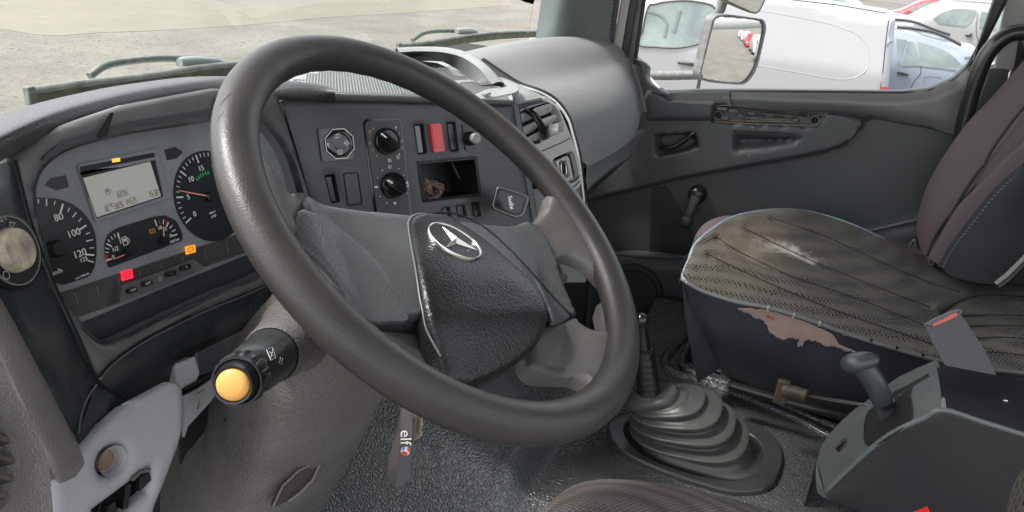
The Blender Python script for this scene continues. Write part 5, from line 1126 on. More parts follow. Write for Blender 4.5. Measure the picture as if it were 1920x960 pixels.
# ------------------------------------------------------------------ gear lever
gear = thing('gear_lever', 'black taped gear lever rising from a folded grey rubber boot beside the seat', 'gear lever', U(1310, 850, z=1.30))
GB = Plane((0, 0, 1.312), (0, 0, 1), (1, 0, 0))
go = cr([(1139, 800), (1150, 785), (1175, 775), (1250, 770), (1340, 778), (1405, 790), (1450, 815), (1468, 850), (1460, 890), (1440, 912), (1400, 920), (1350, 915), (1240, 880), (1160, 840)], 4, True)
gi = cr([(1172, 800), (1190, 786), (1240, 782), (1330, 790), (1390, 805), (1425, 830), (1430, 860), (1405, 890), (1370, 900), (1300, 888), (1220, 860), (1180, 825)], 4, True)
plate('boot_frame', GB, [U(*p, z=1.312)[:2] for p in go], m_frame, gear, px=False, holes=[[U(*p, z=1.312)[:2] for p in gi]], h=0, th=.03, bev=.004, seg=3)
plate('frame_bottom', GB, [U(*p, z=1.303)[:2] for p in gi], m_void, gear, px=False, h=-.008, th=.002)
def ell3(cpx, z, ra, rb, rot=0, tilt=(0, 0), n=40, sq=2.6):
    """rounded-rectangular ring in a nearly level plane, centre given by its pixel"""
    c = U(*cpx, x=.668-.25*(z-1.305)); out = []
    for k in range(n):
        t = 2*pi*k/n; x = ra*np.sign(cos(t))*abs(cos(t))**(2/sq); y = rb*np.sign(sin(t))*abs(sin(t))**(2/sq)
        X, Y = x*cos(rot)-y*sin(rot), x*sin(rot)+y*cos(rot); out.append(c+np.array([X, Y, X*tilt[0]+Y*tilt[1]]))
    return out
rings = []
# (pixel centre, z, half x, half y, tilt in y)
spec = [((1312, 848), 1.305, .086, .128, -.0), ((1312, 838), 1.320, .084, .124, -.02), ((1304, 824), 1.333, .074, .108, -.04)]
for (p0, z0, ra, rb, tl) in (((1292, 806), 1.342, .088, .114, -.10), ((1280, 784), 1.366, .080, .100, -.15), ((1268, 764), 1.390, .070, .086, -.22), ((1254, 752), 1.412, .056, .067, -.32), ((1240, 750), 1.428, .043, .050, -.42)):
    spec += [((p0[0]+2, p0[1]+5), z0-.006, ra-.003, rb-.003, tl), (p0, z0, ra, rb, tl), ((p0[0]-1, p0[1]-3), z0+.003, ra-.001, rb-.001, tl), ((p0[0]-3, p0[1]-5), z0+.006, ra-.009, rb-.010, tl-.02), ((p0[0]-7, p0[1]-9), z0+.010, ra-.020, rb-.023, tl-.03)]
spec += [((1231, 752), 1.438, .036, .043, -.5), ((1222, 742), 1.452, .040, .044, -.55), ((1219, 737), 1.460, .034, .036, -.5), ((1217, 733), 1.47, .020, .021, -.2)]
for c_, z_, a_2, b_2, tl in spec: rings.append(ell3(c_, z_, a_2, b_2, 0, (.10 if z_ > 1.34 else 0, tl)))
surf('boot', rings, m_boot, gear, su=4, sv=1, cv=True, smooth=180)
lv = [U(1217, 735, x=.60), U(1214, 700, x=.60), U(1210, 655, x=.60), U(1206, 625, x=.60), U(1203, 606, x=.60)]
k_ = .0
P_ = cr([U(1217, 742, x=.628), U(1213, 700, x=.628), U(1208, 655, x=.628)], 12); rr_ = [.0240-.0055*i/(len(P_)-1)+.0007*((i % 3) == 0) for i in range(len(P_))]
tube('taped_grip', P_, rr_, m_tape, gear, seg=20, smooth=40)
tube('shaft', [U(1208, 656, x=.63), U(1205, 630, x=.628), U(1203, 605, x=.625)], [.0135, .0105, .0100], m_gloss, gear, seg=16)
mesh('lever_top', *latheVF(U(1203, 607, x=.625), nrm(U(1202, 585, x=.622)-U(1203, 607, x=.625)), [(.010, -.004), (.0135, .001), (.014, .010), (.011, .018), (.004, .022), (0, .0225)], seg=24, capt=False), m_gloss, gear, smooth=60)
# ------------------------------------------------------------------ torn centre seat
f_seat = fabric('dirty_mesh_fabric', (.098, .088, .073), (.010, .009, .008), 170, thr=(.22, .42), stain=[(U(1450, 478, x=.97)-[.95, -.4, 1.32], (.09, .20, .07), 26, (.40, .38, .35), .26, .37), (U(1480, 520, x=.93)-[.95, -.4, 1.32], (.07, .17, .07), 32, (.38, .36, .33), .25, .36), (U(1400, 480, x=.95)-[.95, -.4, 1.32], (.22, .2, .2), 9, (.13, .10, .072), .24, .46)])
SP = Plane((.78, 0, 0), (-1, 0, 0), (0, -1, 0))
seat = thing('centre_seat', 'centre seat with filthy brown mesh cover, white scuffs and torn dark vinyl side', 'seat', (.95, -.4, 1.32))
near = [(1284, 528), (1320, 547), (1380, 566), (1440, 577), (1520, 601), (1600, 630), (1680, 654), (1760, 676), (1840, 690), (1930, 700)]
Ln = [U(*p, x=.785) for p in near]
farp = [(1310, 455), (1365, 415), (1420, 400), (1478, 396), (1530, 403), (1590, 421), (1660, 452), (1745, 500), (1830, 522), (1930, 535)]
xf = [.88, 1.0, 1.10, 1.17, 1.2, 1.2, 1.2, 1.2, 1.2, 1.2]
Lf = [U(*p, x=x) for p, x in zip(farp, xf)]
def edge_mix(i, t, lift):
    p = Ln[i]*(1-t)+Lf[i]*t; return p+np.array([0, 0, lift])
rows = []
ts = [0, .04, .12, .28, .45, .62, .78, .90, .97, 1]
lift = [0, .014, .027, .034, .030, .026, .026, .022, .010, 0]
for i in range(10):
    k = [.45, .75, .9, 1, 1, .9, .75, .6, .5, .5][i]; rows.append([edge_mix(i, t, l*k-(.010 if (j in (4,) and i > 1) else 0)*k) for j, (t, l) in enumerate(zip(ts, lift))])
# front nose: close down to the piping
rows = [[p+np.array([-.0, .012, -.02 if 0 < j < 9 else 0]) for j, p in enumerate(rows[0])]]+rows
for i in range(1, len(rows)):
    pass
VF = surfVF(rows, su=14, sv=14)
_seams = [([(1345, 445), (1379, 468), (1483, 517), (1603, 558), (1707, 599), (1759, 621)], .0075), ([(1330, 478), (1371, 498), (1461, 539), (1573, 584), (1692, 625), (1752, 647)], .0075), ([(1400, 430), (1446, 453), (1543, 498), (1647, 539), (1745, 576)], .0075),
          ([(1450, 410), (1540, 440), (1650, 490), (1745, 530), (1800, 548)], .006), ([(1765, 585), (1797, 565), (1841, 554), (1930, 556)], .009), ([(1800, 592), (1860, 590), (1930, 592)], .006), ([(1815, 612), (1870, 610), (1930, 612)], .006), ([(1830, 634), (1880, 632), (1930, 636)], .006), ([(1845, 660), (1890, 662), (1930, 668)], .006),
          ([(1310, 505), (1400, 545), (1520, 580), (1660, 630), (1740, 660)], .004)]
_seams = [(np.array(cr(a, 6)), b) for a, b in _seams]
def pix(P):
    v = (np.array(P)-CAM) @ M; return v[:, :2]/v[:, 2:]*F+[960, 480]
_px = pix(VF[0]); _w = np.zeros(len(_px))
for L_, dp in _seams:
    A_1, B_1 = L_[:-1], L_[1:]; dmin = np.full(len(_px), 1e9)
    for a, b in zip(A_1, B_1):
        t = np.clip(((_px-a)@(b-a))/((b-a)@(b-a)), 0, 1); dmin = np.minimum(dmin, np.linalg.norm(_px-a-t[:, None]*(b-a), axis=1))
    _w -= dp*np.exp(-(dmin/4.5)**2)-.002*np.exp(-((dmin-14)/8)**2)
# seams pressed into the cushion and small wrinkles
Vn = []
for p in VF[0]:
    x, y, z = p; w = 0
    w = _w[len(Vn)]
    w += .0018*sin(x*60+y*35)*math.exp(-((y+.27)/.10)**2)+.0012*sin(x*25-y*70+2*sin(x*30))*math.exp(-((y+.25)/.13)**2); Vn.append(np.array([x, y, z+w]))
cu_ = mesh('seat_cushion', Vn, VF[1], f_seat, seat, smooth=180)
from mathutils.bvhtree import BVHTree
_cb = BVHTree.FromPolygons([Vector(map(float, p)) for p in Vn], [tuple(f) for f in VF[1]])
for L_, dp in _seams[:-1]:
    q_ = []
    for p in L_:
        v_ = Vector(ray(*p)).normalized(); h_ = _cb.ray_cast(Vector(CAM), v_)
        if h_[0] is not None: q_.append(np.array(h_[0]-v_*.0003))
    if len(q_) > 3: tube('seat_seam', q_, .0011, mat('seam_brown', (.014, .012, .010), .9), seat, seg=6)
for i_, (q, nm) in enumerate((([(1508, 566), (1516, 563), (1524, 574), (1512, 575)], 'tear'),)):
    mesh(nm, *prismVF([U(*p, x=.835)+[0, 0, .0] for p in q], (-.004, 0, .004)), mat('rust_foam', (.22, .05, .02), .8), seat)
tube('piping', cr([p+[-.003, 0, .001] for p in Ln], 5), .0048, m_piping, seat, seg=8, smooth=180)
tube('pale_edging', cr([Ln[0]+[-.002, 0, .001], U(1281, 515, x=.80), U(1292, 488, x=.83)]+[p+[.002, .002, .002] for p in Lf[:7]], 5), .0042, m_pipelight, seat, seg=8, smooth=180)
st_ = MB()
for p in cr([p+[-.0062, 0, .003] for p in Ln[3:9]], 5)[::3]: st_.add(boxVF(p, (.002, .004, .011)))
tag(st_.build('piping_staples', m_chrome, seat), kind='stuff')
# vinyl side
bot = [(1350, 690), (1368, 702), (1400, 714), (1440, 730), (1500, 752), (1560, 768), (1640, 792), (1760, 830), (1840, 850), (1930, 870)]
mid = [(1312, 606), (1345, 630), (1390, 648), (1440, 660), (1510, 680), (1580, 705), (1660, 728), (1760, 756), (1840, 772), (1930, 788)]
Lb = [U(*p, x=.835) for p in bot]; Lm = [U(*p, x=.80) for p in mid]
surf('seat_side', [[p+[.004, 0, 0] for p in Ln], [p+[.0, 0, -.006] for p in Ln], Lm, Lb, [p+[.03, 0, -.03] for p in Lb]], m_vinylside, seat, su=5, sv=5)
fr = [(1284, 528), (1290, 500), (1310, 455)]; F0 = [Ln[0], (Ln[0]+Lf[0])/2+[-.02, .02, 0], Lf[0], Lf[1], Lf[2]]
surf('seat_front', [[p+[.002, -.002, 0] for p in F0], [Lm[0]]+[np.array([p[0], p[1]-.03, 1.50]) for p in F0[1:]], [Lb[0]]+[np.array([p[0], p[1]-.08, 1.36]) for p in F0[1:]]], m_vinylside, seat, su=4, sv=4)
def snap(name, obj, base, loc, px_pts, off, m, par, step=.006, th=.0012, holes=(), **k):
    """patch traced on the picture and laid on the real surface of a part"""
    bv = BVHTree.FromPolygons([v.co+Vector(loc) for v in obj.data.vertices], [tuple(p.vertices) for p in obj.data.polygons])
    VF_ = plateVF(base, [base.c(*p) for p in px_pts], h=0, th=0, step=step); Vo = []; n_ = len(VF_[0])
    for p in VF_[0]:
        d = Vector(nrm(p-CAM)); h_ = bv.ray_cast(Vector(CAM), d); q = h_[0] if h_[0] is not None else Vector(p); Vo.append(np.array(q-d*off))
    cnt = {}; Fo = list(VF_[1])
    for f in VF_[1]:
        for a, b in zip(f, f[1:]+f[:1]): cnt[(a, b)] = 1
    bd = [(a, b) for a, b in cnt if (b, a) not in cnt]; low = {}; dd = nrm(np.mean(Vo, 0)-CAM)
    for a, b in bd:
        for q in (a, b):
            if q not in low: low[q] = len(Vo); Vo.append(Vo[q]+dd*(off+th))
        Fo.append((b, a, low[a], low[b]))
    return mesh(name, Vo, Fo, m, par, **k)
from mathutils.bvhtree import BVHTree
# torn patch showing the backing
tear = [(1384, 578), (1420, 580), (1441, 583), (1470, 590), (1495, 600), (1520, 607), (1545, 620), (1562, 630), (1572, 645), (1592, 655), (1612, 663), (1588, 658), (1570, 652), (1556, 650), (1540, 646), (1528, 640), (1516, 637), (1508, 640), (1506, 650), (1498, 652), (1492, 645), (1498, 636), (1484, 634), (1466, 638), (1452, 630), (1440, 622), (1436, 610), (1428, 600), (1412, 596), (1404, 588), (1392, 586)]
sd_o = [o for o in seat.children if o.name.startswith('seat_side')][0]; loc_s = Vector(ORIG['centre_seat'])
bvh = BVHTree.FromPolygons([v.co+loc_s for v in sd_o.data.vertices], [tuple(p.vertices) for p in sd_o.data.polygons])
def hitpx(bv, px, py, off=.0):
    v = Vector(ray(px, py)).normalized(); h = bv.ray_cast(Vector(CAM), v); return np.array(h[0]-v*off) if h[0] is not None else None
jit = random.Random(3); tj = []
for a, b in zip(tear, tear[1:]+tear[:1]):
    for t in (0, .33, .66): tj.append((a[0]+(b[0]-a[0])*t+jit.uniform(-1.5, 1.5), a[1]+(b[1]-a[1])*t+jit.uniform(-1.5, 1.5)))
tc_ = [SP.c(*p) for p in tj]
VFt = plateVF(SP, tc_, h=0, th=.001, step=.006); Vt = []
for p in VFt[0]:
    d = Vector(nrm(p-CAM)); h_ = bvh.ray_cast(Vector(CAM), d); q = h_[0] if h_[0] is not None else Vector(p); Vt.append(np.array(q-d*.0012))
mesh('torn_backing', Vt, VFt[1], m_foam, seat, smooth=60)
te = [hitpx(bvh, *p, .0016) for p in tj]; te = [p for p in te if p is not None]
tube('torn_edge', te[len(te)//3:], [.0006+.0012*abs(sin(i*1.7)) for i in range(len(te)-len(te)//3)], m_vinylside, seat, seg=6)
tube('torn_edge', te[:len(te)//3], [.0005+.0008*abs(sin(i*2.1)) for i in range(len(te)//3)], mat('frayed_edge', (.40, .33, .29), .8), seat, seg=6)
for q in ((1448, 596), (1441, 594)):
    h_ = hitpx(bvh, *q, .002); mesh('tear_rust', *prismVF([h_+M[:, 0]*a+M[:, 1]*b for a, b in ((-.005, 0), (0, -.003), (.006, .001), (.001, .003))], (-.0008, 0, .0006)), mat('rust_red', (.35, .04, .02), .7), seat)
for q in ((1756, 563, 1768, 570), (1762, 568, 1764, 578), (1352, 452, 1362, 458)):
    pass
# seat slide rail, bracket and rod under the side
sb = thing('seat_slide', 'black seat slide rail with a rusty bracket and steel release rod', 'seat rail', U(1500, 760, x=.72))
tube('slide_rail', [U(*p, x=.80) for p in ((1370, 722), (1450, 745), (1560, 775), (1700, 805))], .010, m_black, sb, seg=8)
mesh('bracket', *boxVF(U(1466, 735, x=.73), (.014, .024, .052)), m_rust, sb, bev=.002)
tube('rod_sleeve', [U(1472, 732, x=.725), U(1516, 744, x=.70)], .0135, m_rust, sb, seg=14)
tube('release_rod', [U(1512, 742, x=.70), U(1570, 751, x=.66), U(1650, 764, x=.60)], .0028, m_steel, sb, seg=8)
# ------------------------------------------------------------------ passenger seat
ps = thing('passenger_seat', 'mauve fabric passenger seat with tall stitched backrest next to the door', 'seat', (1.25, -.5, 1.3))
def G(rows): return [[U(p[0], p[1], x=p[2]) for p in r] for r in rows]
surf('backrest', G([
 [(1722, 470, 1.36), (1718, 440, 1.28), (1728, 470, 1.20), (1748, 500, 1.16)],
 [(1728, 410, 1.37), (1722, 400, 1.28), (1742, 430, 1.19), (1768, 468, 1.15)],
 [(1752, 340, 1.37), (1746, 335, 1.28), (1775, 372, 1.19), (1805, 400, 1.15)],
 [(1810, 245, 1.37), (1806, 245, 1.28), (1838, 300, 1.19), (1858, 330, 1.15)],
 [(1872, 180, 1.37), (1868, 178, 1.28), (1900, 240, 1.19), (1915, 268, 1.15)],
 [(1945, 95, 1.37), (1940, 95, 1.28), (1965, 170, 1.19), (1975, 200, 1.15)]]), m_purple, ps, su=8, sv=8)
surf('backrest_centre', G([
 [(1742, 500, 1.16), (1752, 488, 1.15), (1760, 500, 1.12)], [(1765, 440, 1.155), (1780, 436, 1.14), (1795, 452, 1.11)], [(1800, 380, 1.155), (1820, 365, 1.14), (1838, 392, 1.11)],
 [(1833, 330, 1.16), (1850, 312, 1.14), (1880, 328, 1.11)], [(1850, 298, 1.17), (1890, 262, 1.14), (1925, 290, 1.11)], [(1900, 235, 1.17), (1930, 215, 1.14), (1975, 250, 1.11)]]), m_purple, ps, su=8, sv=6)
surf('side_bolster', G([
 [(1737, 488, 1.10), (1742, 484, 1.07), (1762, 498, 1.06)], [(1758, 450, 1.10), (1766, 440, 1.065), (1785, 456, 1.055)], [(1790, 400, 1.10), (1800, 385, 1.065), (1822, 408, 1.055)],
 [(1838, 352, 1.10), (1850, 335, 1.065), (1868, 352, 1.055)], [(1890, 300, 1.10), (1900, 285, 1.065), (1915, 310, 1.055)], [(1950, 250, 1.10), (1960, 235, 1.065), (1970, 262, 1.055)]]), m_purple, ps, su=8, sv=6)
surf('side_cover', G([
 [(1760, 497, 1.056), (1790, 520, 1.055), (1870, 532, 1.06), (1925, 500, 1.07)], [(1784, 454, 1.054), (1820, 480, 1.05), (1880, 480, 1.055), (1930, 460, 1.07)], [(1820, 407, 1.054), (1850, 425, 1.05), (1890, 430, 1.055), (1940, 400, 1.07)],
 [(1866, 351, 1.054), (1885, 370, 1.05), (1910, 380, 1.055), (1950, 350, 1.07)], [(1914, 309, 1.054), (1925, 318, 1.05), (1945, 330, 1.055), (1970, 310, 1.07)]]), m_purpledark, ps, su=6, sv=6)
for L_ in ([(1744, 494), (1762, 442), (1797, 378), (1832, 324), (1846, 308)], [(1846, 306), (1868, 268), (1910, 212), (1950, 170)], [(1738, 480), (1755, 440), (1790, 392), (1842, 336), (1892, 286)]):
    tube('fabric_groove', [U(*p, x=1.142) for p in cr(L_, 5)], .0035, m_purpledark, ps, seg=6)
sm = MB()
stp_ = cr([U(*p, x=1.052) for p in ((1768, 500), (1790, 462), (1826, 416), (1870, 362), (1918, 318))], 16)
for a, b in zip(stp_[::2], stp_[1::2]): sm.add(tubeVF([a, b], .0012, seg=4))
tag(sm.build('stitching', mat('stitch_grey', (.16, .13, .14), .7), ps), kind='stuff')
surf('seat_base_cushion', G([
 [(1290, 510, .99), (1294, 490, 1.02), (1304, 470, 1.12)], [(1294, 485, .99), (1299, 458, 1.03), (1322, 438, 1.12)], [(1304, 450, .99), (1318, 422, 1.04), (1350, 412, 1.14)],
 [(1335, 434, 1.0), (1358, 406, 1.08), (1392, 406, 1.2)], [(1400, 430, 1.0), (1420, 412, 1.15), (1450, 410, 1.28)], [(1560, 480, 1.02), (1600, 450, 1.2), (1640, 440, 1.34)], [(1760, 560, 1.02), (1745, 500, 1.2), (1740, 470, 1.34)]]), m_purple, ps, su=5, sv=5)
mesh('seat_base', *boxVF((1.22, -.47, 1.36), (.34, .5, .30)), m_void, ps, bev=.02)
bl = thing('belt_stalk', 'pale belt anchor strap beside the mauve backrest', 'seat belt', U(1895, 520, x=1.0))
tube('strap', [U(1868, 532, x=1.0), U(1890, 515, x=1.0), U(1905, 500, x=1.0), U(1925, 480, x=1.0)], .0055, mat('belt_pale', (.20, .20, .185), .6), bl, seg=6)
tube('strap_edge', [U(1874, 538, x=.99), U(1896, 522, x=.99), U(1925, 492, x=.99)], .0035, m_seal, bl, seg=6)
an = thing('belt_anchor', 'small pale metal belt loop at the foot of the mauve backrest', 'belt anchor', U(1712, 458, x=1.25))
tube('loop', [U(*p, x=1.25) for p in cr([(1706, 466), (1708, 456), (1716, 450), (1718, 470), (1730, 476)], 4)], .003, m_piping, an, seg=6)
# ------------------------------------------------------------------ parking brake console
bx = thing('parking_brake_console', 'dark plastic console carrying the parking brake lever between the front seats', 'console', U(1700, 880, z=1.42))
zb = lambda X, Y: (1480+X/2.4, 560+Y/2.4)
def zbl(L): return [zb(*p) for p in L]
BT = Plane(U(*zb(690, 500), x=.50), (0, 0, 1), (0, -1, 0))
xL, xR = .46, .66                                     # near (driver) face and far face
def BL(X, Y, x=xL): return U(*zb(X, Y), x=x)
# silhouette of the near face
nearf = [(120, 740), (128, 850), (175, 905), (400, 960), (700, 1100), (1150, 1200), (1200, 640), (1056, 612), (860, 555), (710, 525), (690, 500), (640, 520), (480, 590), (380, 660), (260, 770), (160, 860)]
E1 = [BL(160, 870), BL(260, 772), BL(380, 664), BL(480, 595), BL(600, 540), BL(690, 500), BL(860, 552), BL(1056, 612), BL(1300, 680)]     # top edge of near face
Eb = [BL(175, 908), BL(300, 950), BL(420, 1000), BL(560, 1050), BL(700, 1100), BL(800, 1140), BL(950, 1180), BL(1150, 1220), BL(1400, 1260)]
E0 = [BL(125, 860, .50), BL(122, 745, .56)]
farpx = [(122, 740, .585), (160, 640, .60), (270, 520, .62), (380, 440, .64), (500, 350, .655), (655, 278, .665), (840, 325, .665), (1056, 372, .665), (1300, 420, .665)]
E2_ = [U(*zb(a, b), x=c) for a, b, c in farpx]
surf('console_side_face', [[p+[.004, 0, .0] for p in E1], [p*.96+q*.04 for p, q in zip(E1, Eb)], [(p+q)/2+[-.004, 0, 0] for p, q in zip(E1, Eb)], Eb], m_boxp, bx, su=4, sv=1, smooth=45)
surf('console_nose', [[BL(175, 905), BL(160, 872), E1[0]], [BL(128, 872, .49), BL(124, 830, .50), BL(150, 850, .48)], [U(*zb(118, 800), x=.53), U(*zb(119, 770), x=.54), U(*zb(122, 742), x=.56)]], m_boxtop, bx, su=4, sv=3)
topw = [[E1[i]*(1-t)+E2_[i]*t+np.array([0, 0, .004*sin(pi*t)]) for t in (0, .03, .5, .97, 1)] for i in range(9)]
# front slope (carries the lever) and flat rear top with a crease between them
surf('console_slope', topw[:6], m_boxtop, bx, su=4, sv=3, smooth=70)
surf('console_top', topw[5:], m_boxp, bx, su=3, sv=3, smooth=70)
tube('worn_corner', [U(*zb(x, y), x=c)+np.array([-.001, 0, .0015]) for x, y, c in ((692, 498, .462), (690, 440, .52), (676, 360, .60), (660, 282, .66))], .0035, mat('worn_edge', (.20, .19, .17), .5, var=.9, var_scale=60, col2=(.08, .09, .09)), bx, seg=8, smooth=180)
tube('rounded_edge', cr([p+np.array([.001, 0, -.0005]) for p in E1], 4), .004, m_boxtop, bx, seg=8, smooth=180)
mesh('far_face', *surfVF([[p for p in E2_], [p-[0, 0, .22] for p in E2_]], su=1, sv=2), m_boxp, bx)
# lever slot with its round cover
sl_n = nrm(np.cross(E1[4]-E1[1], E2_[4]-E1[4])); sl_n = sl_n if sl_n[2] > 0 else -sl_n
SL = Plane(topw[3][2], sl_n, E1[4]-E1[1])
slo = [o for o in bx.children if o.name.startswith('console_slope')][0]
snap('lever_slot', slo, SL, ORIG['parking_brake_console'], cr(zbl([(350, 640), (345, 590), (352, 540), (378, 500), (460, 462), (530, 440), (545, 470), (547, 530), (500, 580), (430, 625), (375, 652)]), 4, True), .0012, m_void, bx)
snap('slot_rim', slo, SL, ORIG['parking_brake_console'], cr(zbl([(338, 648), (334, 590), (342, 535), (370, 492), (455, 452), (532, 430), (553, 465), (556, 535), (505, 590), (435, 637), (372, 664)]), 4, True), .0006, m_boxp, bx)
snap('cover_step', slo, SL, ORIG['parking_brake_console'], zbl([(500, 415), (600, 352), (628, 338), (632, 350), (560, 392), (545, 432), (505, 440)]), .0010, m_boxp, bx)
snap('cable_gap', slo, SL, ORIG['parking_brake_console'], zbl([(440, 452), (470, 418), (625, 335), (626, 346), (540, 394), (470, 448)]), .0014, m_void, bx)
hC = U(*zb(445, 570), x=.525)
dC = U(*zb(440, 590), x=.53)+sl_n*-.016
lathe('lever_drum', dC+np.array([-.036, 0, 0]), (1, 0, 0), [(0, 0), (.022, .001), (.030, .005), (.033, .012), (.033, .052), (.028, .058), (0, .058)], m_gloss, bx, seg=44, capt=False, smooth=50)
lathe('drum_ring', U(*zb(498, 520), x=.56)+sl_n*-.014, (1, -.15, 0), [(.016, 0), (.026, 0), (.028, .003), (.028, .012), (.024, .015), (.016, .015)], m_piping, bx, seg=36, capt=False, smooth=40)
lathe('round_cap', U(*zb(240, 662), x=.535)+sl_n*.001, sl_n, [(.0135, -.003), (.0125, .003), (.010, .001), (0, .001)], m_boxp, bx, seg=28, capt=False)
tube('cap_slot', [U(*zb(222, 682), x=.530)+sl_n*.004, U(*zb(262, 645), x=.538)+sl_n*.004], .003, m_black, bx, seg=6)
tube('scratch', [U(*zb(x, y), x=c)+np.array([0, 0, .003]) for x, y, c in ((912, 452, .56), (915, 490, .54), (930, 530, .515), (942, 540, .51))], .0011, m_piping, bx, seg=4); tube('scratch', [U(*zb(x, y), x=.555)+np.array([0, 0, .003]) for x, y in ((960, 465), (980, 468))], .0011, m_white, bx, seg=4)
pb = thing('parking_brake_lever', 'small black mushroom-topped parking brake lever standing on the console', 'lever', hC)
lvp = [U(*zb(x, y), x=c) for x, y, c in ((440, 560, .53), (425, 480, .53), (398, 410, .53), (365, 350, .53), (335, 310, .53), (310, 280, .53))]
tube('lever_shaft', cr(lvp, 4), list(np.interp(np.linspace(0, 1, 21), [0, .2, .3, .6, 1], [.014, .0145, .0165, .0175, .018])), m_handle, pb, seg=20, smooth=180)
# knob: an egg lying across the top
kc_ = U(*zb(317, 285), x=.53); ka = nrm(U(*zb(400, 268), x=.53)-U(*zb(235, 300), x=.53)); 
L_ = np.linalg.norm(U(*zb(405, 262), x=.53)-U(*zb(228, 300), x=.53))
kp = [kc_+ka*L_*(t-.5) for t in np.linspace(0, 1, 15)]; kr = [.021*max(.02, (1-(2*t-1)**2))**.45*(1.08-.22*t) for t in np.linspace(0, 1, 15)]
tube('lever_knob', kp, kr, m_handle, pb, seg=22, flat=.78, upv=(0.1, .1, 1), smooth=180)
tube('knob_seam', [kc_+ka*L_*(t-.5)+nrm([-.3, .1, 1])*.0158*max(.05, (1-(2*t-1)**2))**.4 for t in np.linspace(.15, .98, 12)], .0008, m_black, pb, seg=4)
lathe('knob_neck', U(*zb(430, 480), x=.53), nrm(lvp[1]-lvp[0]), [(.0155, 0), (.016, .004), (.0155, .008)], m_black, pb, seg=20)
# ------------------------------------------------------------------ belt buckles
bk_ = thing('belt_buckle', 'tall black seat belt buckle with red release edge standing behind the brake console', 'seat belt buckle', U(*zb(800, 300), x=.60))
BU = Plane(U(*zb(760, 210), x=.60), nrm(CAM-U(*zb(760, 210), x=.6)), M[:, 0])
plate('buckle_body', BU, fil(zbl([(608, 118), (760, 55), (800, 110), (880, 230), (932, 345), (700, 300), (640, 190)]), [2, 2, 3, 4, 4, 4, 4]), m_black, bk_, h=.0, th=.028, bev=.007, seg=3)
plate('buckle_mouth', BU, zbl([(614, 112), (640, 98), (700, 68), (750, 52), (764, 52), (768, 62), (735, 84), (650, 122), (625, 124)]), m_gloss, bk_, h=.002, th=.02, bev=.001)
tube('mouth_edge', [BU.p(*zb(*p), .003) for p in cr([(608, 118), (640, 98), (700, 70), (762, 50), (772, 62), (735, 88), (650, 126)], 3)], .0010, m_doortrim, bk_, seg=6)
plate('release_edge', BU, zbl([(640, 122), (660, 108), (750, 62), (760, 72), (735, 92), (660, 122)]), m_redbtn, bk_, h=.0035, th=.003, bev=.0006)
b2 = thing('red_belt_buckle', 'red seat belt release button at the bottom edge between seat and console', 'seat belt buckle', U(1720, 955, x=.36))
B2 = Plane(U(1722, 955, x=.36), nrm(CAM-U(1722, 955, x=.36))+np.array([0, 0, .5]), M[:, 0])
plate('red_button', B2, zbl([(560, 958), (622, 932), (634, 960), (640, 1000), (540, 1010)]), m_redbtn, b2, h=0, th=.015, bev=.001)
plate('buckle_case', B2, zbl([(540, 965), (625, 925), (645, 960), (650, 1060), (520, 1060)]), m_black, b2, h=-.003, th=.02, bev=.001)
# ------------------------------------------------------------------ driver's seat corner
f_drv = fabric('dotted_seat_fabric', (.17, .145, .13), (.05, .042, .038), 150, rnd=.08, thr=(.30, .62), bd=.003, invert=True, rough=.8)
ds = thing('driver_seat', 'brown-grey dotted fabric driver seat just showing at the bottom edge', 'seat', (.0, -.5, 1.4))
surf('seat_cushion', [[U(p[0], p[1], z=p[2]) for p in r] for r in (
 [(1000, 985, 1.44), (1010, 965, 1.49), (1040, 935, 1.52), (1080, 908, 1.53), (1140, 898, 1.53), (1230, 905, 1.52), (1330, 925, 1.50), (1440, 955, 1.47), (1500, 985, 1.43)],
 [(960, 1010, 1.46), (985, 985, 1.52), (1020, 958, 1.55), (1070, 932, 1.56), (1140, 920, 1.56), (1230, 928, 1.55), (1330, 950, 1.53), (1440, 985, 1.50), (1500, 1010, 1.45)],
 [(940, 1060, 1.48), (965, 1040, 1.54), (1000, 1010, 1.57), (1060, 980, 1.58), (1140, 970, 1.58), (1230, 975, 1.57), (1330, 1000, 1.55), (1440, 1030, 1.52), (1500, 1060, 1.47)],
 [(900, 1200, 1.5), (930, 1180, 1.56), (970, 1150, 1.58), (1040, 1120, 1.59), (1140, 1110, 1.59), (1230, 1120, 1.58), (1330, 1140, 1.56), (1440, 1160, 1.54), (1500, 1180, 1.5)])], f_drv, ds, su=6, sv=5)
surf('seat_backrest_side', [[U(p[0], p[1], x=p[2]) for p in r] for r in ([(1885, 975, .34), (1892, 935, .34), (1905, 900, .34), (1925, 872, .34), (1950, 850, .34)], [(1910, 1000, .30), (1918, 960, .29), (1930, 925, .29), (1950, 895, .29), (1980, 880, .30)], [(1980, 1040, .30), (1985, 1000, .29), (2000, 960, .29), (2020, 930, .29), (2040, 900, .30)])], f_seat, ds, su=5, sv=5)
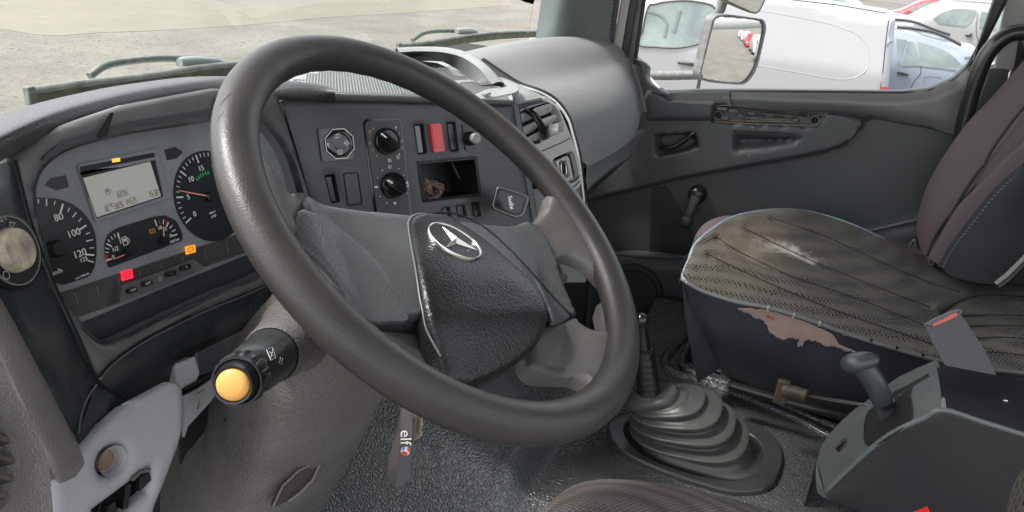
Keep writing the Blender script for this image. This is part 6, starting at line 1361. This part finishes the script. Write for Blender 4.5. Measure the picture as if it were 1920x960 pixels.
# ------------------------------------------------------------------ key and lanyard
kt = thing('ignition_key', 'worn brass ignition key hanging below the steering wheel rim', 'key', U(785, 770, d=.98))
KP = Plane(U(785, 780, d=.98), nrm(CAM-U(785, 780, d=.98))+np.array([.2, 0, .2]), M[:, 0])
zk = lambda X, Y: (400+X/3, 640+Y/3)
plate('key_blade', KP, [zk(*p) for p in ((1120, 350), (1180, 350), (1184, 410), (1176, 425), (1180, 470), (1172, 490), (1176, 530), (1150, 545), (1130, 558), (1116, 546), (1126, 520), (1116, 505), (1128, 488), (1120, 470), (1130, 450), (1118, 430), (1128, 410), (1116, 395))], m_key, kt, h=0, th=.0022, bev=.0003)
tube('key_groove', [KP.p(*zk(1158, 395), .0004), KP.p(*zk(1150, 520), .0004)], .0012, mat('key_dark', (.18, .15, .12), .5, metal=.6), kt, seg=5)
ln = thing('lanyard', 'grey looped lanyard printed elf with a red and blue mark beside the key', 'lanyard', U(755, 860, d=.95))
LNp = Plane(U(758, 840, d=.955), nrm(CAM-U(758, 840, d=.955)), M[:, 0])
fr_ = [(1062, 345), (1060, 420), (1050, 540), (1040, 640), (1034, 720), (1030, 790), (1018, 828)]; fr_r = [(1118, 345), (1120, 420), (1118, 540), (1114, 640), (1110, 720), (1098, 780), (1040, 826)]
surf('front_band', [[LNp.p(*zk(*a), h_), LNp.p(*zk(*[(a[0]+b[0])/2, (a[1]+b[1])/2]), h_+.0008), LNp.p(*zk(*b), h_)] for a, b, h_ in zip(fr_, fr_r, (0, .002, .003, .004, .004, .002, -.002))], m_strap, ln, su=4, sv=4, th=.001, tdir=-LNp.n)
surf('back_band', [[LNp.p(*zk(*a), h_), LNp.p(*zk(*b), h_)] for a, b, h_ in (((1058, 350), (1066, 350), -.012), ((1040, 480), (1062, 480), -.014), ((1010, 580), (1050, 600), -.016), ((985, 680), (1036, 720), -.016), ((980, 760), (1028, 790), -.012), ((990, 810), (1016, 826), -.006), ((1010, 830), (1036, 828), -.001))], mat('lanyard_inner', (.13, .11, .10), .8), ln, su=4, sv=3, th=.001, tdir=-LNp.n)
text('lanyard_print', 'elf', LNp, *zk(1080, 540), .0200, mat('print_cream', (.75, .68, .62), .6), ln, ang=radians(-88), h=.0050, sx=1.0)
c = LNp.c(*zk(1080, 618), .005); rB = .0058
def sector(name, m, a0, a1, r0, r1): mesh(name, *ringVF(LNp, c, r0, r1, .0051, 18, a0, a1), m, ln, smooth=0)
sector('mark_white', m_white, 0, 2*pi, 0.0001, rB)
def blob(name, m, pts): P = [LNp.w(*(c+np.array(p)*rB), .0054) for p in pts]; mesh(name, P, [tuple(range(len(P)))], m, ln, smooth=0)
blob('mark_red', m_red, [(-.95, -.2), (-.4, .0), (.3, -.2), (.6, -.5), (.3, -.95), (-.3, -1.05), (-.8, -.7)])
blob('mark_blue', m_blue, [(-.75, .5), (-.3, .95), (0, .95), (-.1, .5), (-.5, .1), (-.8, .1)])
blob('mark_red', m_red, [(.9, .4), (.95, -.1), (.7, -.3), (.45, .1), (.3, .7), (.6, .75)])
# lever with a bent wire seen through the wheel, right of the hub
wl = thing('wiper_stalk', 'black column stalk and bent silver wire behind the wheel spoke', 'stalk', U(1050, 500, d=1.0))
tube('stalk_arm', [U(1010, 470, d=.92), U(1035, 500, d=.90), U(1050, 525, d=.88)], [.014, .013, .010], m_spoke, wl, seg=16)
tube('bent_wire', [U(*p, d=.93) for p in cr([(1055, 496), (1046, 505), (1050, 515), (1044, 526)], 4)], .0014, m_chrome, wl, seg=6)
# ------------------------------------------------------------------ yard outside
GZ = -.12
def ground_mat(name, c1, c2, c3, peb, bump):
    m = bpy.data.materials.new(name); m.use_nodes = True; t = m.node_tree; L = t.links; b = t.nodes['Principled BSDF']; b.inputs['Roughness'].default_value = .9
    tc = t.nodes.new('ShaderNodeTexCoord').outputs['Object']
    n = t.nodes.new('ShaderNodeTexNoise'); n.inputs['Scale'].default_value = .6; n.inputs['Detail'].default_value = 9; n.inputs['Roughness'].default_value = .65; L.new(tc, n.inputs[0])
    r = t.nodes.new('ShaderNodeValToRGB'); r.color_ramp.elements[0].position = .40; r.color_ramp.elements[0].color = (*c1, 1); r.color_ramp.elements[1].position = .60; r.color_ramp.elements[1].color = (*c2, 1); L.new(n.outputs[0], r.inputs[0])
    v = t.nodes.new('ShaderNodeTexVoronoi'); v.inputs['Scale'].default_value = peb; v.inputs['Randomness'].default_value = 1; L.new(tc, v.inputs[0])
    n2 = t.nodes.new('ShaderNodeTexNoise'); n2.inputs['Scale'].default_value = peb*.6; n2.inputs['Detail'].default_value = 6; n2.inputs['Roughness'].default_value = .8; L.new(tc, n2.inputs[0])
    mr = t.nodes.new('ShaderNodeMapRange'); mr.inputs['From Min'].default_value = .50; mr.inputs['From Max'].default_value = .62; mr.inputs['To Max'].default_value = .75; L.new(n2.outputs[0], mr.inputs[0])
    mx = t.nodes.new('ShaderNodeMix'); mx.data_type = 'RGBA'; mx.inputs['B'].default_value = (*c3, 1); L.new(r.outputs[0], mx.inputs['A']); L.new(mr.outputs[0], mx.inputs[0]); L.new(mx.outputs['Result'], b.inputs['Base Color'])
    bp = t.nodes.new('ShaderNodeBump'); bp.inputs['Strength'].default_value = bump; bp.inputs['Distance'].default_value = .03; L.new(n2.outputs[0], bp.inputs['Height']); L.new(bp.outputs[0], b.inputs['Normal']); return m
m_gravel = ground_mat('pale_gravel', (.135, .128, .109), (.178, .168, .141), (.062, .058, .05), 16, 1)
m_concrete = ground_mat('smooth_pale_track', (.150, .140, .108), (.166, .154, .119), (.132, .123, .095), 3, .15)
S_ = 900
tag(mesh('yard_ground', [(-S_, -S_, GZ), (S_, -S_, GZ), (S_, S_, GZ), (-S_, S_, GZ)], [(0, 1, 2, 3)], m_gravel, None, smooth=0, fixn=False), kind='structure')
edge = [(-900, 40), (-400, 20), (-100, 45), (0, 55), (60, 64), (110, 67), (180, 62), (300, 57), (480, 46), (600, 34), (720, 27), (850, 18), (960, 10)]
trk = [U(*p, z=GZ)[:2] for p in cr(edge, 5)]
GP = Plane((0, 0, GZ), (0, 0, 1), (1, 0, 0)); e_ = trk[-1]
plate_o = list(trk)+[e_+[14, 6], e_+[60, 60], np.array([-60, 160]), trk[0]+[-40, 40]]
tag(plate('pale_track', GP, plate_o, m_concrete, None, px=False, h=.006, th=.006), kind='structure')
# scattered stones beside the track, joined: nobody could count them
sv_ = MB(); rs = random.Random(5)
ico = bmesh.new(); bmesh.ops.create_icosphere(ico, subdivisions=1, radius=1); iv = [np.array(v.co) for v in ico.verts]; ifc = [tuple(v.index for v in f.verts) for f in ico.faces]; ico.free()
for k in range(2600):
    px = rs.uniform(-60, 1010); py = rs.uniform(40, 260) if k % 3 else rs.uniform(60, 130); p = U(px, py, z=GZ); s = rs.choice((.005, .007, .009, .012, .02))*rs.uniform(.7, 1.3); q = rs.uniform(0, 6)
    sc_ = np.array([s*rs.uniform(.7, 1.4), s*rs.uniform(.7, 1.4), s*rs.uniform(.4, .8)]); R_ = np.array([[cos(q), -sin(q), 0], [sin(q), cos(q), 0], [0, 0, 1]])
    sv_.add(([p+R_ @ (v*sc_*(1+.25*sin(7*i+k))) for i, v in enumerate(iv)], ifc))
tag(sv_.build('loose_stones', mat('stone', (.20, .19, .16), .9, var=1, var_scale=1.5, col2=(.27, .25, .21)), None, smooth=0), 'loose grey stones scattered over the pale gravel yard', 'stones', kind='stuff')
# ------------------------------------------------------------------ windscreen and wipers
ws = thing('windscreen', 'slightly dusty windscreen above the dashboard', 'windscreen', (.3, .62, 1.9))
rows = [[np.array([x, .66+dy-.06*(z-1.9)-.16*((x-.33)/1.0)**4, z]) for x in np.linspace(-.72, 1.30, 9)] for z, dy in ((1.86, 0), (2.2, 0), (2.6, 0), (2.95, 0))]
surf('glass', rows, m_glass, ws, su=3, sv=3, smooth=180)
tube('stain_streak', [np.array(U(*p, y=.60)) for p in ((1000, 0), (996, 30), (990, 62))], .0012, m_pillarlight, ws, seg=4)
mesh('registration_sticker', *prismVF([U(*p, x=1.2) for p in ((968, -4), (1004, -4), (1000, 8), (985, 4))], (0, .002, 0)), m_pillarlight, ws, smooth=0)
WY = .70
def wiper(lab, arm, blade, lower, cover, drop):
    t = thing('wiper', lab, 'wiper', U(*blade[0], y=WY), 'windscreen wipers')
    P = [U(*p, y=WY) for p in blade]; n_ = len(cr(P, 5))
    tube('blade_holder', cr(P, 5), .0065, m_wiper, t, seg=8, flat=.8)
    Q = [p-np.array([0, .004, .005]) for p in P]
    surf('rubber', [cr(Q, 3), [q+[0, 0, -.016] for q in cr(Q, 3)]], mat('wiper_rubber', (.06, .075, .045), .7, var=1, var_scale=25, col2=(.15, .16, .10)), t, su=1, sv=1, th=.003, tdir=(0, 1, 0))
    for e in (P[0],): mesh('end_cap', *boxVF(e+[.004, 0, -.006], (.012, .012, .026)), m_wiper, t, bev=.002)
    tube('arm', cr([U(*p, y=WY+.03) for p in arm], 6), .0060, m_wiper, t, seg=10)
    tube('arm_cover', cr([U(*p, y=WY+.015) for p in cover], 4), [.008]+[.010]*(len(cr(cover, 4))-2)+[.006], mat('wiper_grey', (.25, .27, .27), .5), t, seg=10)
    if drop: tube('lower_arm', [U(*p, y=WY+.01) for p in drop], .0055, m_wiper, t, seg=8)
wiper('long dusty wiper lying along the windscreen above the instrument hood', [(168, 143), (205, 121), (280, 111), (345, 110), (400, 112)], [(50, 172), (140, 158), (280, 142), (380, 126), (460, 119)], [(52, 182), (140, 168), (280, 152), (380, 136), (430, 130)], [(336, 118), (370, 116), (418, 119)], [(135, 172), (70, 218), (20, 250)])
wiper('shorter dusty wiper above the centre tray near the windscreen pillar', [(773, 76), (795, 62), (825, 58), (860, 58)], [(746, 86), (800, 80), (880, 67), (940, 61), (1005, 59)], [(748, 92), (800, 86), (880, 74), (930, 68), (990, 66)], [(856, 59), (880, 58), (894, 61)], None)
tag(quad('cowl', [(-.75, .60, 1.88), (1.38, .60, 1.88), (1.38, .80, 1.84), (-.75, .80, 1.84)], m_bodywhite, None), 'white painted cowl under the windscreen wipers', 'cowl')
# ------------------------------------------------------------------ mirrors on the passenger side
XM = 1.82
mg = thing('wing_mirror', 'large rounded rectangular wing mirror on its black tube outside the door window', 'mirror', U(1370, 90, x=XM))
zm = lambda X, Y: (1200+X/5.333, Y/5.333)
camdir = nrm(CAM-U(1375, 90, x=XM)); tgt = nrm(np.array([.06, -1, -.10])); MPn = nrm(camdir+tgt)
MP = Plane(U(1375, 90, x=XM), MPn, M[:, 0])
mo = cr([zm(*p) for p in [(830, 145), (1000, 160), (1180, 185), (1235, 200), (1262, 270), (1240, 400), (1180, 650), (1120, 770), (1040, 842), (900, 842), (700, 822), (620, 790), (600, 740), (620, 640), (700, 300), (740, 180)]], 4, True)
mi = cr([zm(*p) for p in [(850, 165), (1000, 178), (1170, 196), (1220, 212), (1245, 270), (1222, 400), (1165, 640), (1105, 765), (1035, 828), (900, 832), (700, 808), (640, 785), (616, 735), (635, 640), (722, 300), (760, 190)]], 4, True)
plate('mirror_housing', MP, mo, m_mirrorhousing, mg, h=-.003, th=.035, bev=.004)
plate('mirror_glass', MP, mi, m_mirror, mg, h=.0055, th=.003, step=.006, smooth=180, hf=lambda P, D: -((P**2).sum(1))/(2*1.1))
plate('glass_border', MP, mo, m_mirrorhousing, mg, holes=[mi], h=.0045, th=.010)
tube('mirror_tube', [U(*zm(*p), x=XM+.02) for p in ((850, -40), (810, 90), (765, 160), (680, 260), (640, 420), (600, 600), (575, 740))], .0145, m_mirrorhousing, mg, seg=12)
tube('lower_arm', [U(*zm(*p), x=XM+.01) for p in ((40, 752), (300, 755), (580, 748))], .0150, m_mirrorhousing, mg, seg=12)
tube('tube_end', [U(*zm(*p), x=XM+.03) for p in ((600, 760), (590, 830), (570, 930))], .006, m_mirrorhousing, mg, seg=8)
plate('housing_dot', MP, [zm(620, 755), (zm(632, 752)), zm(630, 768)], m_black, mg, h=.001, th=.0004)
m2g = thing('wide_angle_mirror', 'small wide angle mirror mostly above the frame over the large wing mirror', 'mirror', U(1400, 5, x=XM))
M2 = Plane(U(1400, 0, x=XM), nrm(MPn+np.array([0, 0, -.12])), M[:, 0])
a2 = [zm(*p) for p in [(820, -100), (850, 10), (890, 40), (1100, 130), (1160, 142), (1200, 120), (1262, 0), (1300, -110)]]; b2_ = [zm(*p) for p in [(850, -100), (880, 5), (915, 22), (1110, 112), (1155, 122), (1185, 105), (1240, 0), (1270, -110)]]
plate('mirror_housing', M2, a2, m_mirrorhousing, m2g, h=-.003, th=.03, bev=.003); plate('mirror_glass', M2, b2_, m_mirror, m2g, h=.001, th=.003)
# ------------------------------------------------------------------ cars
def paint(name, c, rough=.3): return mat(name, c, rough, coat=.5, var=.15, var_scale=2, col2=tuple(q*.9 for q in c))
m_tyre = mat('tyre', (.02, .02, .02), .8); m_alloy = mat('alloy', (.45, .45, .46), .35, metal=.8)
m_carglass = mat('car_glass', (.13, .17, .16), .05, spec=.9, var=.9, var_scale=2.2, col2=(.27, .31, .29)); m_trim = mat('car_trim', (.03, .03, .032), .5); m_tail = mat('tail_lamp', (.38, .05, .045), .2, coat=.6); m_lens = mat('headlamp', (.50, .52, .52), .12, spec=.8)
def car(name, label, cat, xp, body, belt, windows, width, pm, tumble=.30, rnd=.09, wheels=(), extras=None, group=None, lines=(), step=.12):
    """side view traced on the plane of the near flank, in real metres (y, z); the body gets its width, tumblehome and wheels"""
    ys = [p[0] for p in body]; t = thing(name, label, cat, (xp+width/2, sum(ys)/len(ys), GZ), group)
    CP_ = Plane((xp, 0, 0), (-1, 0, 0), (0, -1, 0)); o2 = [np.array([-y, z]) for y, z in body]
    def hf(P, D): return -tumble*np.maximum(0, P[:, 1]-belt)-.05*np.clip((belt-.25-P[:, 1])/.6, 0, 1)**2-rnd*(1-np.sqrt(1-np.clip(1-D/rnd, 0, 1)**2))
    V, Fo = plateVF(CP_, o2, h=0, th=0, hf=hf, step=step)
    n = len(V); V2 = [np.array([2*(xp+width/2)-p[0], p[1], p[2]]) for p in V]
    cnt = {}
    for f in Fo:
        for a, b in zip(f, f[1:]+f[:1]): cnt[(a, b)] = 1
    bd = [(a, b) for a, b in cnt if (b, a) not in cnt]
    # crowned skin between the two flanks
    K = 6; VV = list(V)+V2; FF = list(Fo)+[tuple(q+n for q in f[::-1]) for f in Fo]; mp = {}
    for a, b in bd:
        for k_ in (a, b):
            if k_ not in mp:
                L = [k_]
                for j in range(1, K):
                    s = j/K; p = V[k_]*(1-s)+V2[k_]*s; p = p+np.array([0, 0, .05*sin(pi*s)*(1 if p[2] > belt-.15 else 0)]); L.append(len(VV)); VV.append(p)
                L.append(k_+n); mp[k_] = L
        for j in range(K): FF.append((b, a) and (mp[b][j], mp[a][j], mp[a][j+1], mp[b][j+1]))
    mesh('body', VV, FF, pm, t, smooth=40)
    for wn, m_, off in windows:
        w2 = [np.array([-y, z]) for y, z in wn]
        for side in (0, 1):
            PP = CP_ if not side else None
            VF_ = plateVF(CP_, w2, h=off, th=.012, hf=hf2(belt, tumble), step=.12)
            if side: VF_ = ([np.array([2*(xp+width/2)-p[0], p[1], p[2]]) for p in VF_[0]], VF_[1])
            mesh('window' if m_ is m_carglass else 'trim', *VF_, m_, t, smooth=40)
    for y, r in wheels:
        for xx, dr in ((xp+.02, -1), (xp+width-.02, 1)):
            w = lathe('wheel', (xx, y, GZ+r), (dr, 0, 0), [(0, -.18), (r*.6, -.2), (r*.97, -.18), (r, -.14), (r, -.02), (r*.95, .01), (r*.66, .0), (r*.64, -.03)], m_tyre, t, seg=36, capt=False, smooth=40)
            lathe('rim', (xx, y, GZ+r), (dr, 0, 0), [(0, -.0), (r*.12, -.002), (r*.14, -.03), (r*.45, -.045), (r*.62, -.02), (r*.65, -.01)], m_alloy, w, seg=10, capt=False, smooth=20)
    for L in lines: tube('panel_gap', [CP_.w(-y, z, .002-tumble*max(0, z-belt)) for y, z in L], .004, m_trim if len(L) > 1 else m_trim, t, seg=5)
    if extras: extras(t, CP_)
    return t
def hf2(belt, tumble): return lambda P, D: -tumble*np.maximum(0, P[:, 1]-belt)
def yz(L, x): return [tuple(U(*p, x=x)[1:]) for p in L]
# white panel van alongside
XV = 9.4; bw = 1.06
def tb(L): return yz(L, XV)
vb = [(3.42, .08), (3.50, .35), (3.48, .62), (3.40, .80), (3.15, .98), (2.70, 1.10), (2.35, 1.30), (1.95, 1.60), (1.70, 1.69), (1.2, 1.745), (.6, 1.765), (.0, 1.76), (-.6, 1.735), (-.98, 1.712), (-1.06, 1.68), (-1.10, 1.45), (-1.17, .9), (-1.20, .4), (-1.18, .12), (-.95, .08)]
vwin = tb([(1195, 84), (1203, 60), (1212, 14), (1226, 8), (1255, 3), (1290, 2), (1325, 8), (1338, 16), (1343, 30), (1337, 50), (1325, 72), (1310, 82), (1285, 88), (1262, 90), (1230, 88)])
def vext(t, P):
    q = [P.c(*zm(*p)) for p in ((372, 622), (390, 615), (470, 628), (560, 640), (560, 665), (500, 655), (385, 636))]
    plate('door_handle', P, q, m_trim, t, px=False, h=.03, th=.03, bev=.006)
    plate('handle_cap', P, [P.c(*zm(*p)) for p in ((440, 602), (470, 595), (520, 600), (548, 625), (470, 622))], paint('white_paint_van', (.36, .36, .365)), t, px=False, h=.02, th=.02)
    # embossed panel line
    em = [zm(*p) for p in ((1170, 108), (1500, 165), (1920, 250))]+[(1580, 55), (1605, 64), (1622, 80), (1629, 98), (1628, 120), (1620, 136), (1600, 146), (1575, 149), (1540, 144), (1480, 133), (1420, 123), (1350, 112)]
    tube('embossed_line', [P.w(*(P.c(*p)), -.004-.20*max(0, P.c(*p)[1]-bw)) for p in cr(em, 4)], .007, paint('white_paint_van', (.36, .36, .365)), t, seg=8)
    # rear corner: gap, tail lamp
    tube('rear_door_gap', [P.w(*(P.c(*p)), .001-.20*max(0, P.c(*p)[1]-bw)) for p in ((1667, 40), (1662, 75), (1656, 130), (1650, 172), (1646, 230))], .006, m_trim, t, seg=5)
    plate('tail_lamp', P, [P.c(*p) for p in ((1651, 162), (1665, 163), (1668, 190), (1660, 240), (1645, 235))], m_tail, t, px=False, h=.01, th=.02)
    tube('roof_channel', [P.w(-y, z, -.20*(z-bw)-.10) for y, z in ((1.2, 1.775), (.4, 1.795), (-.4, 1.78), (-.95, 1.74))], .008, m_sealrib, t, seg=6)
    hl = [P.c(*p) for p in ((1000, 62), (1022, 60), (1026, 68), (1012, 78), (996, 82), (992, 74))]; plate('headlamp', P, hl, m_lens, t, px=False, h=.02, th=.05, bev=.01)
    # driver's side interior seen through the glass: steering wheel and seat
    plate('door_gap', P, [P.c(1343, 0), P.c(1346, 0), P.c(1340, 60), P.c(1320, 90), P.c(1310, 170), P.c(1307, 170), P.c(1317, 88), P.c(1337, 58)], m_sealrib, t, px=False, h=.002-.0, th=.002, hf=hf2(bw, .2))
car('white_panel_van', 'white panel van parked alongside with one side window and an embossed blank rear panel', 'van', XV, vb, bw, [(vwin, m_carglass, .006)], 1.75, paint('white_paint_van', (.36, .36, .365)), wheels=((2.65, .33), (-.35, .33)), extras=vext, tumble=.20, rnd=.055, step=.08)
vt = [o for o in bpy.data.objects if o.name == 'white_panel_van'][0]
# dark trim round the van's door glass
VPl = Plane((XV, 0, 0), (-1, 0, 0), (0, -1, 0))
tube('window_rubber', [VPl.w(-y, z, .010-.20*max(0, z-bw)) for y, z in cr(vwin, 3, True)], .011, m_sealrib, vt, seg=6, closed=True)
for pth, r in ((([(1210, 22), (1235, 30), (1248, 45), (1245, 70)]), .02), ([(1272, 20), (1262, 60)], .03)): tube('seat_shape_behind_glass', [VPl.w(*VPl.c(*p), .012-.20*max(0, VPl.c(*p)[1]-bw)) for p in cr(pth, 4)], r, mat('seat_shape_grey', (.16, .19, .18), .3), vt, seg=6, flat=.15, upv=(1, 0, 0))  # flat grey shapes of steering wheel and seat, laid on the pane
# pale blue estate behind the van's tail
zr = lambda X, Y: (1560+X/5.333, Y/5.333)
XB = 11.2
def tbb(L): return yz([zr(*p) for p in L], XB)
bb = tbb([(650, 335), (900, 398), (1150, 470), (1300, 520), (1450, 530), (1490, 545), (1500, 590), (1470, 640), (1440, 740), (1450, 900), (1440, 1100), (1400, 1250)]); ye = bb[-1][0]
front = [(ye+.2, GZ+.18), (2.6, GZ+.18), (2.75, .35), (2.7, .62), (2.3, .75), (1.6, .84), (1.1, 1.10), (.6, 1.30), (.0, 1.36)]
bbody = [(p[0], p[1]) for p in front]+bb
bel = U(*zr(1100, 700), x=XB)[2]
bw1 = tbb([(652, 392), (760, 410), (700, 560), (670, 650), (652, 665)]); bw2 = tbb([(770, 420), (830, 430), (900, 660), (690, 660)]); bw3 = tbb([(860, 425), (1000, 462), (1130, 510), (1230, 575), (1300, 650), (1360, 730), (1200, 700), (900, 665)])
bw4 = tbb([(1330, 575), (1450, 555), (1462, 575), (1400, 690)])
def bext(t, P):
    for xx, zz in ((0, 0), (.62, .02)):
        for k, L in enumerate((((560, 190), (800, 215), (1000, 290), (1180, 350)), ((650, 272), (820, 290), (1050, 335), (1290, 450)))):
            if xx == 0 and k == 0: continue
            tube('roof_rail', [U(*zr(*p), x=XB+.25+xx)+[0, 0, .0] for p in cr(L, 4)], .018, m_trim, t, seg=8)
            tube('roof_rail', [U(*zr(p[0], p[1]+14), x=XB+.25+xx) for p in cr(L, 4)], .010, m_alloy, t, seg=8)
    plate('door_handle', P, [P.c(*zr(*p)) for p in ((650, 715), (700, 720), (770, 742), (750, 762), (700, 752), (650, 740))], m_trim, t, px=False, h=.03, th=.03, bev=.006)
    tube('fuel_flap', [P.w(*(P.c(*zr(*p))), .001) for p in cr([(925, 775), (950, 762), (1080, 772), (1095, 790), (1092, 860), (1075, 875), (940, 880), (920, 860)], 3, True)], .004, m_alloy, t, seg=5, closed=True)
    tube('door_gap', [P.w(*(P.c(*zr(*p))), .001) for p in cr([(885, 665), (888, 730), (830, 800), (780, 890), (740, 980)], 3)], .004, m_trim, t, seg=5)
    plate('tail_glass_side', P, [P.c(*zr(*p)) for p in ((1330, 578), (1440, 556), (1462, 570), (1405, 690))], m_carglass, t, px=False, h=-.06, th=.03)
car('blue_estate_car', 'pale blue estate car with roof rails behind the tail of the white van', 'car', XB, bbody, bel, [(bw1, m_carglass, .006), (bw2, m_carglass, .007), (bw3, m_carglass, .006)], 1.75, paint('pale_blue_paint', (.25, .28, .345)), tumble=.35, wheels=((1.8, .31), (-1.4, .31)), extras=bext)
# white people carrier further back, seen from the side
XW = 17.5
def tw(L, x=XW): return yz([zr(*p) for p in L], x)
wb = tw([(640, 172), (800, 205), (900, 160), (1010, 100), (1160, 45), (1260, 26), (1500, 38), (1900, 75), (2300, 110), (2330, 300), (2320, 600), (1500, 560), (1480, 480), (1250, 430), (1000, 330), (700, 300)])
bz = U(*zr(1200, 230), x=XW)[2]
zz = [p for p in wb[:9]]; low_y0, low_y1 = wb[0][0]+.5, wb[8][0]
wbody = [(low_y0, GZ+.2), (low_y0+.05, .55), (low_y0-.1, .85)]+zz[0:9]+[(low_y1-.1, .9), (low_y1-.15, GZ+.2)]
ww1 = tw([(1010, 190), (1100, 130), (1200, 95), (1300, 88), (1440, 100), (1450, 125), (1410, 200), (1380, 240), (1330, 268), (1200, 258), (1060, 238)]); ww2 = tw([(1500, 120), (1640, 130), (1700, 135), (1700, 310), (1600, 300), (1470, 285), (1480, 200)])
ww0 = tw([(835, 130), (900, 95), (1000, 55), (1180, 45), (1190, 60), (1100, 90), (980, 130), (870, 172), (845, 160)])
def wext(t, P):
    plate('door_handle', P, [P.c(*zr(*p)) for p in ((1330, 345), (1375, 350), (1385, 332), (1398, 335), (1392, 372), (1340, 368))], m_trim, t, px=False, h=.03, th=.03)
    tube('door_gap', [P.w(*(P.c(*zr(*p))), .001) for p in ((1460, 130), (1440, 250), (1445, 350), (1480, 470))], .006, m_sealrib, t, seg=5)
    tube('roof_rail', [P.w(*(P.c(*zr(*p))), -.25) for p in ((1200, 12), (1300, 8), (1650, 40))], .02, m_alloy, t, seg=6)
pw = paint('white_paint_mpv', (.36, .358, .355))
car('white_people_carrier', 'white people carrier with black door handle in the row beyond the blue car', 'car', XW, wbody, bz, [(ww1, m_carglass, .008), (ww2, m_carglass, .008)], 1.8, pw, tumble=.22, wheels=((low_y0-.75, .31), (low_y1+.8, .31)), extras=wext)
def simple_car(name, label, cat, x, y0, L, H, pm, kind='hatch', glass=m_carglass, lamps=True, rot=0):
    """whole car built in profile: nose towards +y"""
    if kind == 'hatch': B = [(0, .2), (0, .55), (.12, .72), (.95, .88), (1.55, 1.28), (2.1, 1.42), (3.0, 1.40), (3.6, 1.18), (3.85, .92), (3.92, .55), (3.88, .2)]; Wn = [[(1.20, .92), (1.68, 1.26), (2.15, 1.34), (2.18, .92)], [(2.26, .92), (2.24, 1.34), (2.9, 1.32), (3.35, 1.12), (3.42, .94)]]
    else: B = [(0, .2), (0, .6), (.15, .8), (.9, .95), (1.4, 1.42), (1.9, 1.62), (3.4, 1.60), (3.95, 1.45), (4.05, .9), (4.08, .2)]; Wn = [[(1.15, 1.0), (1.6, 1.42), (2.1, 1.52), (2.12, 1.0)], [(2.2, 1.0), (2.18, 1.52), (3.2, 1.5), (3.6, 1.36), (3.65, 1.02)]]
    k = L/4; q = H/(1.42 if kind == 'hatch' else 1.62); body = [(y0-a*k, GZ+b*q) for a, b in B]
    def ex(t, P):
        n0 = body[1]; r0 = body[-2]
        plate('tail_lamp', P, [np.array([-r0[0]-.42, r0[1]+.30]), np.array([-r0[0]-.06, r0[1]+.10]), np.array([-r0[0]-.03, r0[1]+.26]), np.array([-r0[0]-.12, r0[1]+.34])], m_tail, t, px=False, h=.012, th=.05)
        plate('headlamp', P, [np.array([-n0[0]+.02, n0[1]+.02]), np.array([-n0[0]+.35, n0[1]+.14]), np.array([-n0[0]+.10, n0[1]+.14])], m_lens, t, px=False, h=.012, th=.05)
    return car(name, label, cat, x, body, GZ+(.90 if kind == 'hatch' else .98)*q, [([(y0-a*k, GZ+b*q) for a, b in w], glass, .008) for w in Wn], 1.72, pm, tumble=.35, wheels=((y0-.75*k, .3), (y0-3.2*k, .3)), extras=ex)
yW = lambda px, x: U(px, 20, x=x)[1]
simple_car('white_hatchback', 'white hatchback with only its red tail lamp and rear flank above the van roof', 'car', 27.0, yW(1636, 27)+3.95, 4.0, 1.50, pw)
simple_car('dark_red_car', 'dark red hatchback in the far row behind the white cars', 'car', 33.0, yW(1636, 33), 4.2, 1.46, paint('dark_red_paint', (.30, .045, .055)))
simple_car('white_saloon', 'low white car with raked windscreen between the dark red car and the people carrier', 'car', 23.0, yW(1648, 23.0), 4.3, 1.50, pw)
# more parked cars behind the camera's right shoulder, caught by the wing mirror
rdp = paint('bright_red_paint', (.50, .03, .03)); slp = paint('silver_paint', (.45, .46, .47))
cols = [slp, pw, rdp, slp, pw, rdp, slp, pw]
labs = ['silver tall car nearest in the row seen in the wing mirror', 'white van-like car second in the mirror row', 'bright red tall car third in the mirror row', 'silver hatchback fourth in the mirror row', 'white hatchback fifth in the mirror row', 'bright red car sixth in the mirror row', 'silver tall car seventh in the mirror row', 'white car last in the mirror row']
for k in range(8):
    simple_car('parked_car', labs[k], 'car', 5.2+.25*(k % 2), -9-6.2*k, 4.1, 1.5 if k % 3 else 1.7, cols[k], 'hatch' if k % 2 else 'mpv')
    tt = [o for o in bpy.data.objects if o.name.startswith('parked_car')][-1]; tt['group'] = 'cars parked in a row behind the truck'
# low building and trees far off
fb = thing('low_building', 'pale low building far beyond the parked cars', 'building', (70, -14, GZ))
mesh('wall', *boxVF((72, -16, GZ+1.6), (6, 46, 3.2)), mat('far_wall', (.34, .33, .32), .8, var=.4, var_scale=.3), fb)
mesh('roof', *boxVF((72, -16, GZ+3.35), (6.6, 47, .3)), mat('far_roof', (.25, .22, .21), .8), fb)
for k in range(14): mesh('window', *boxVF((68.96, -37+3.2*k, GZ+1.8), (.1, 1.3, 1.1)), m_carglass, fb)
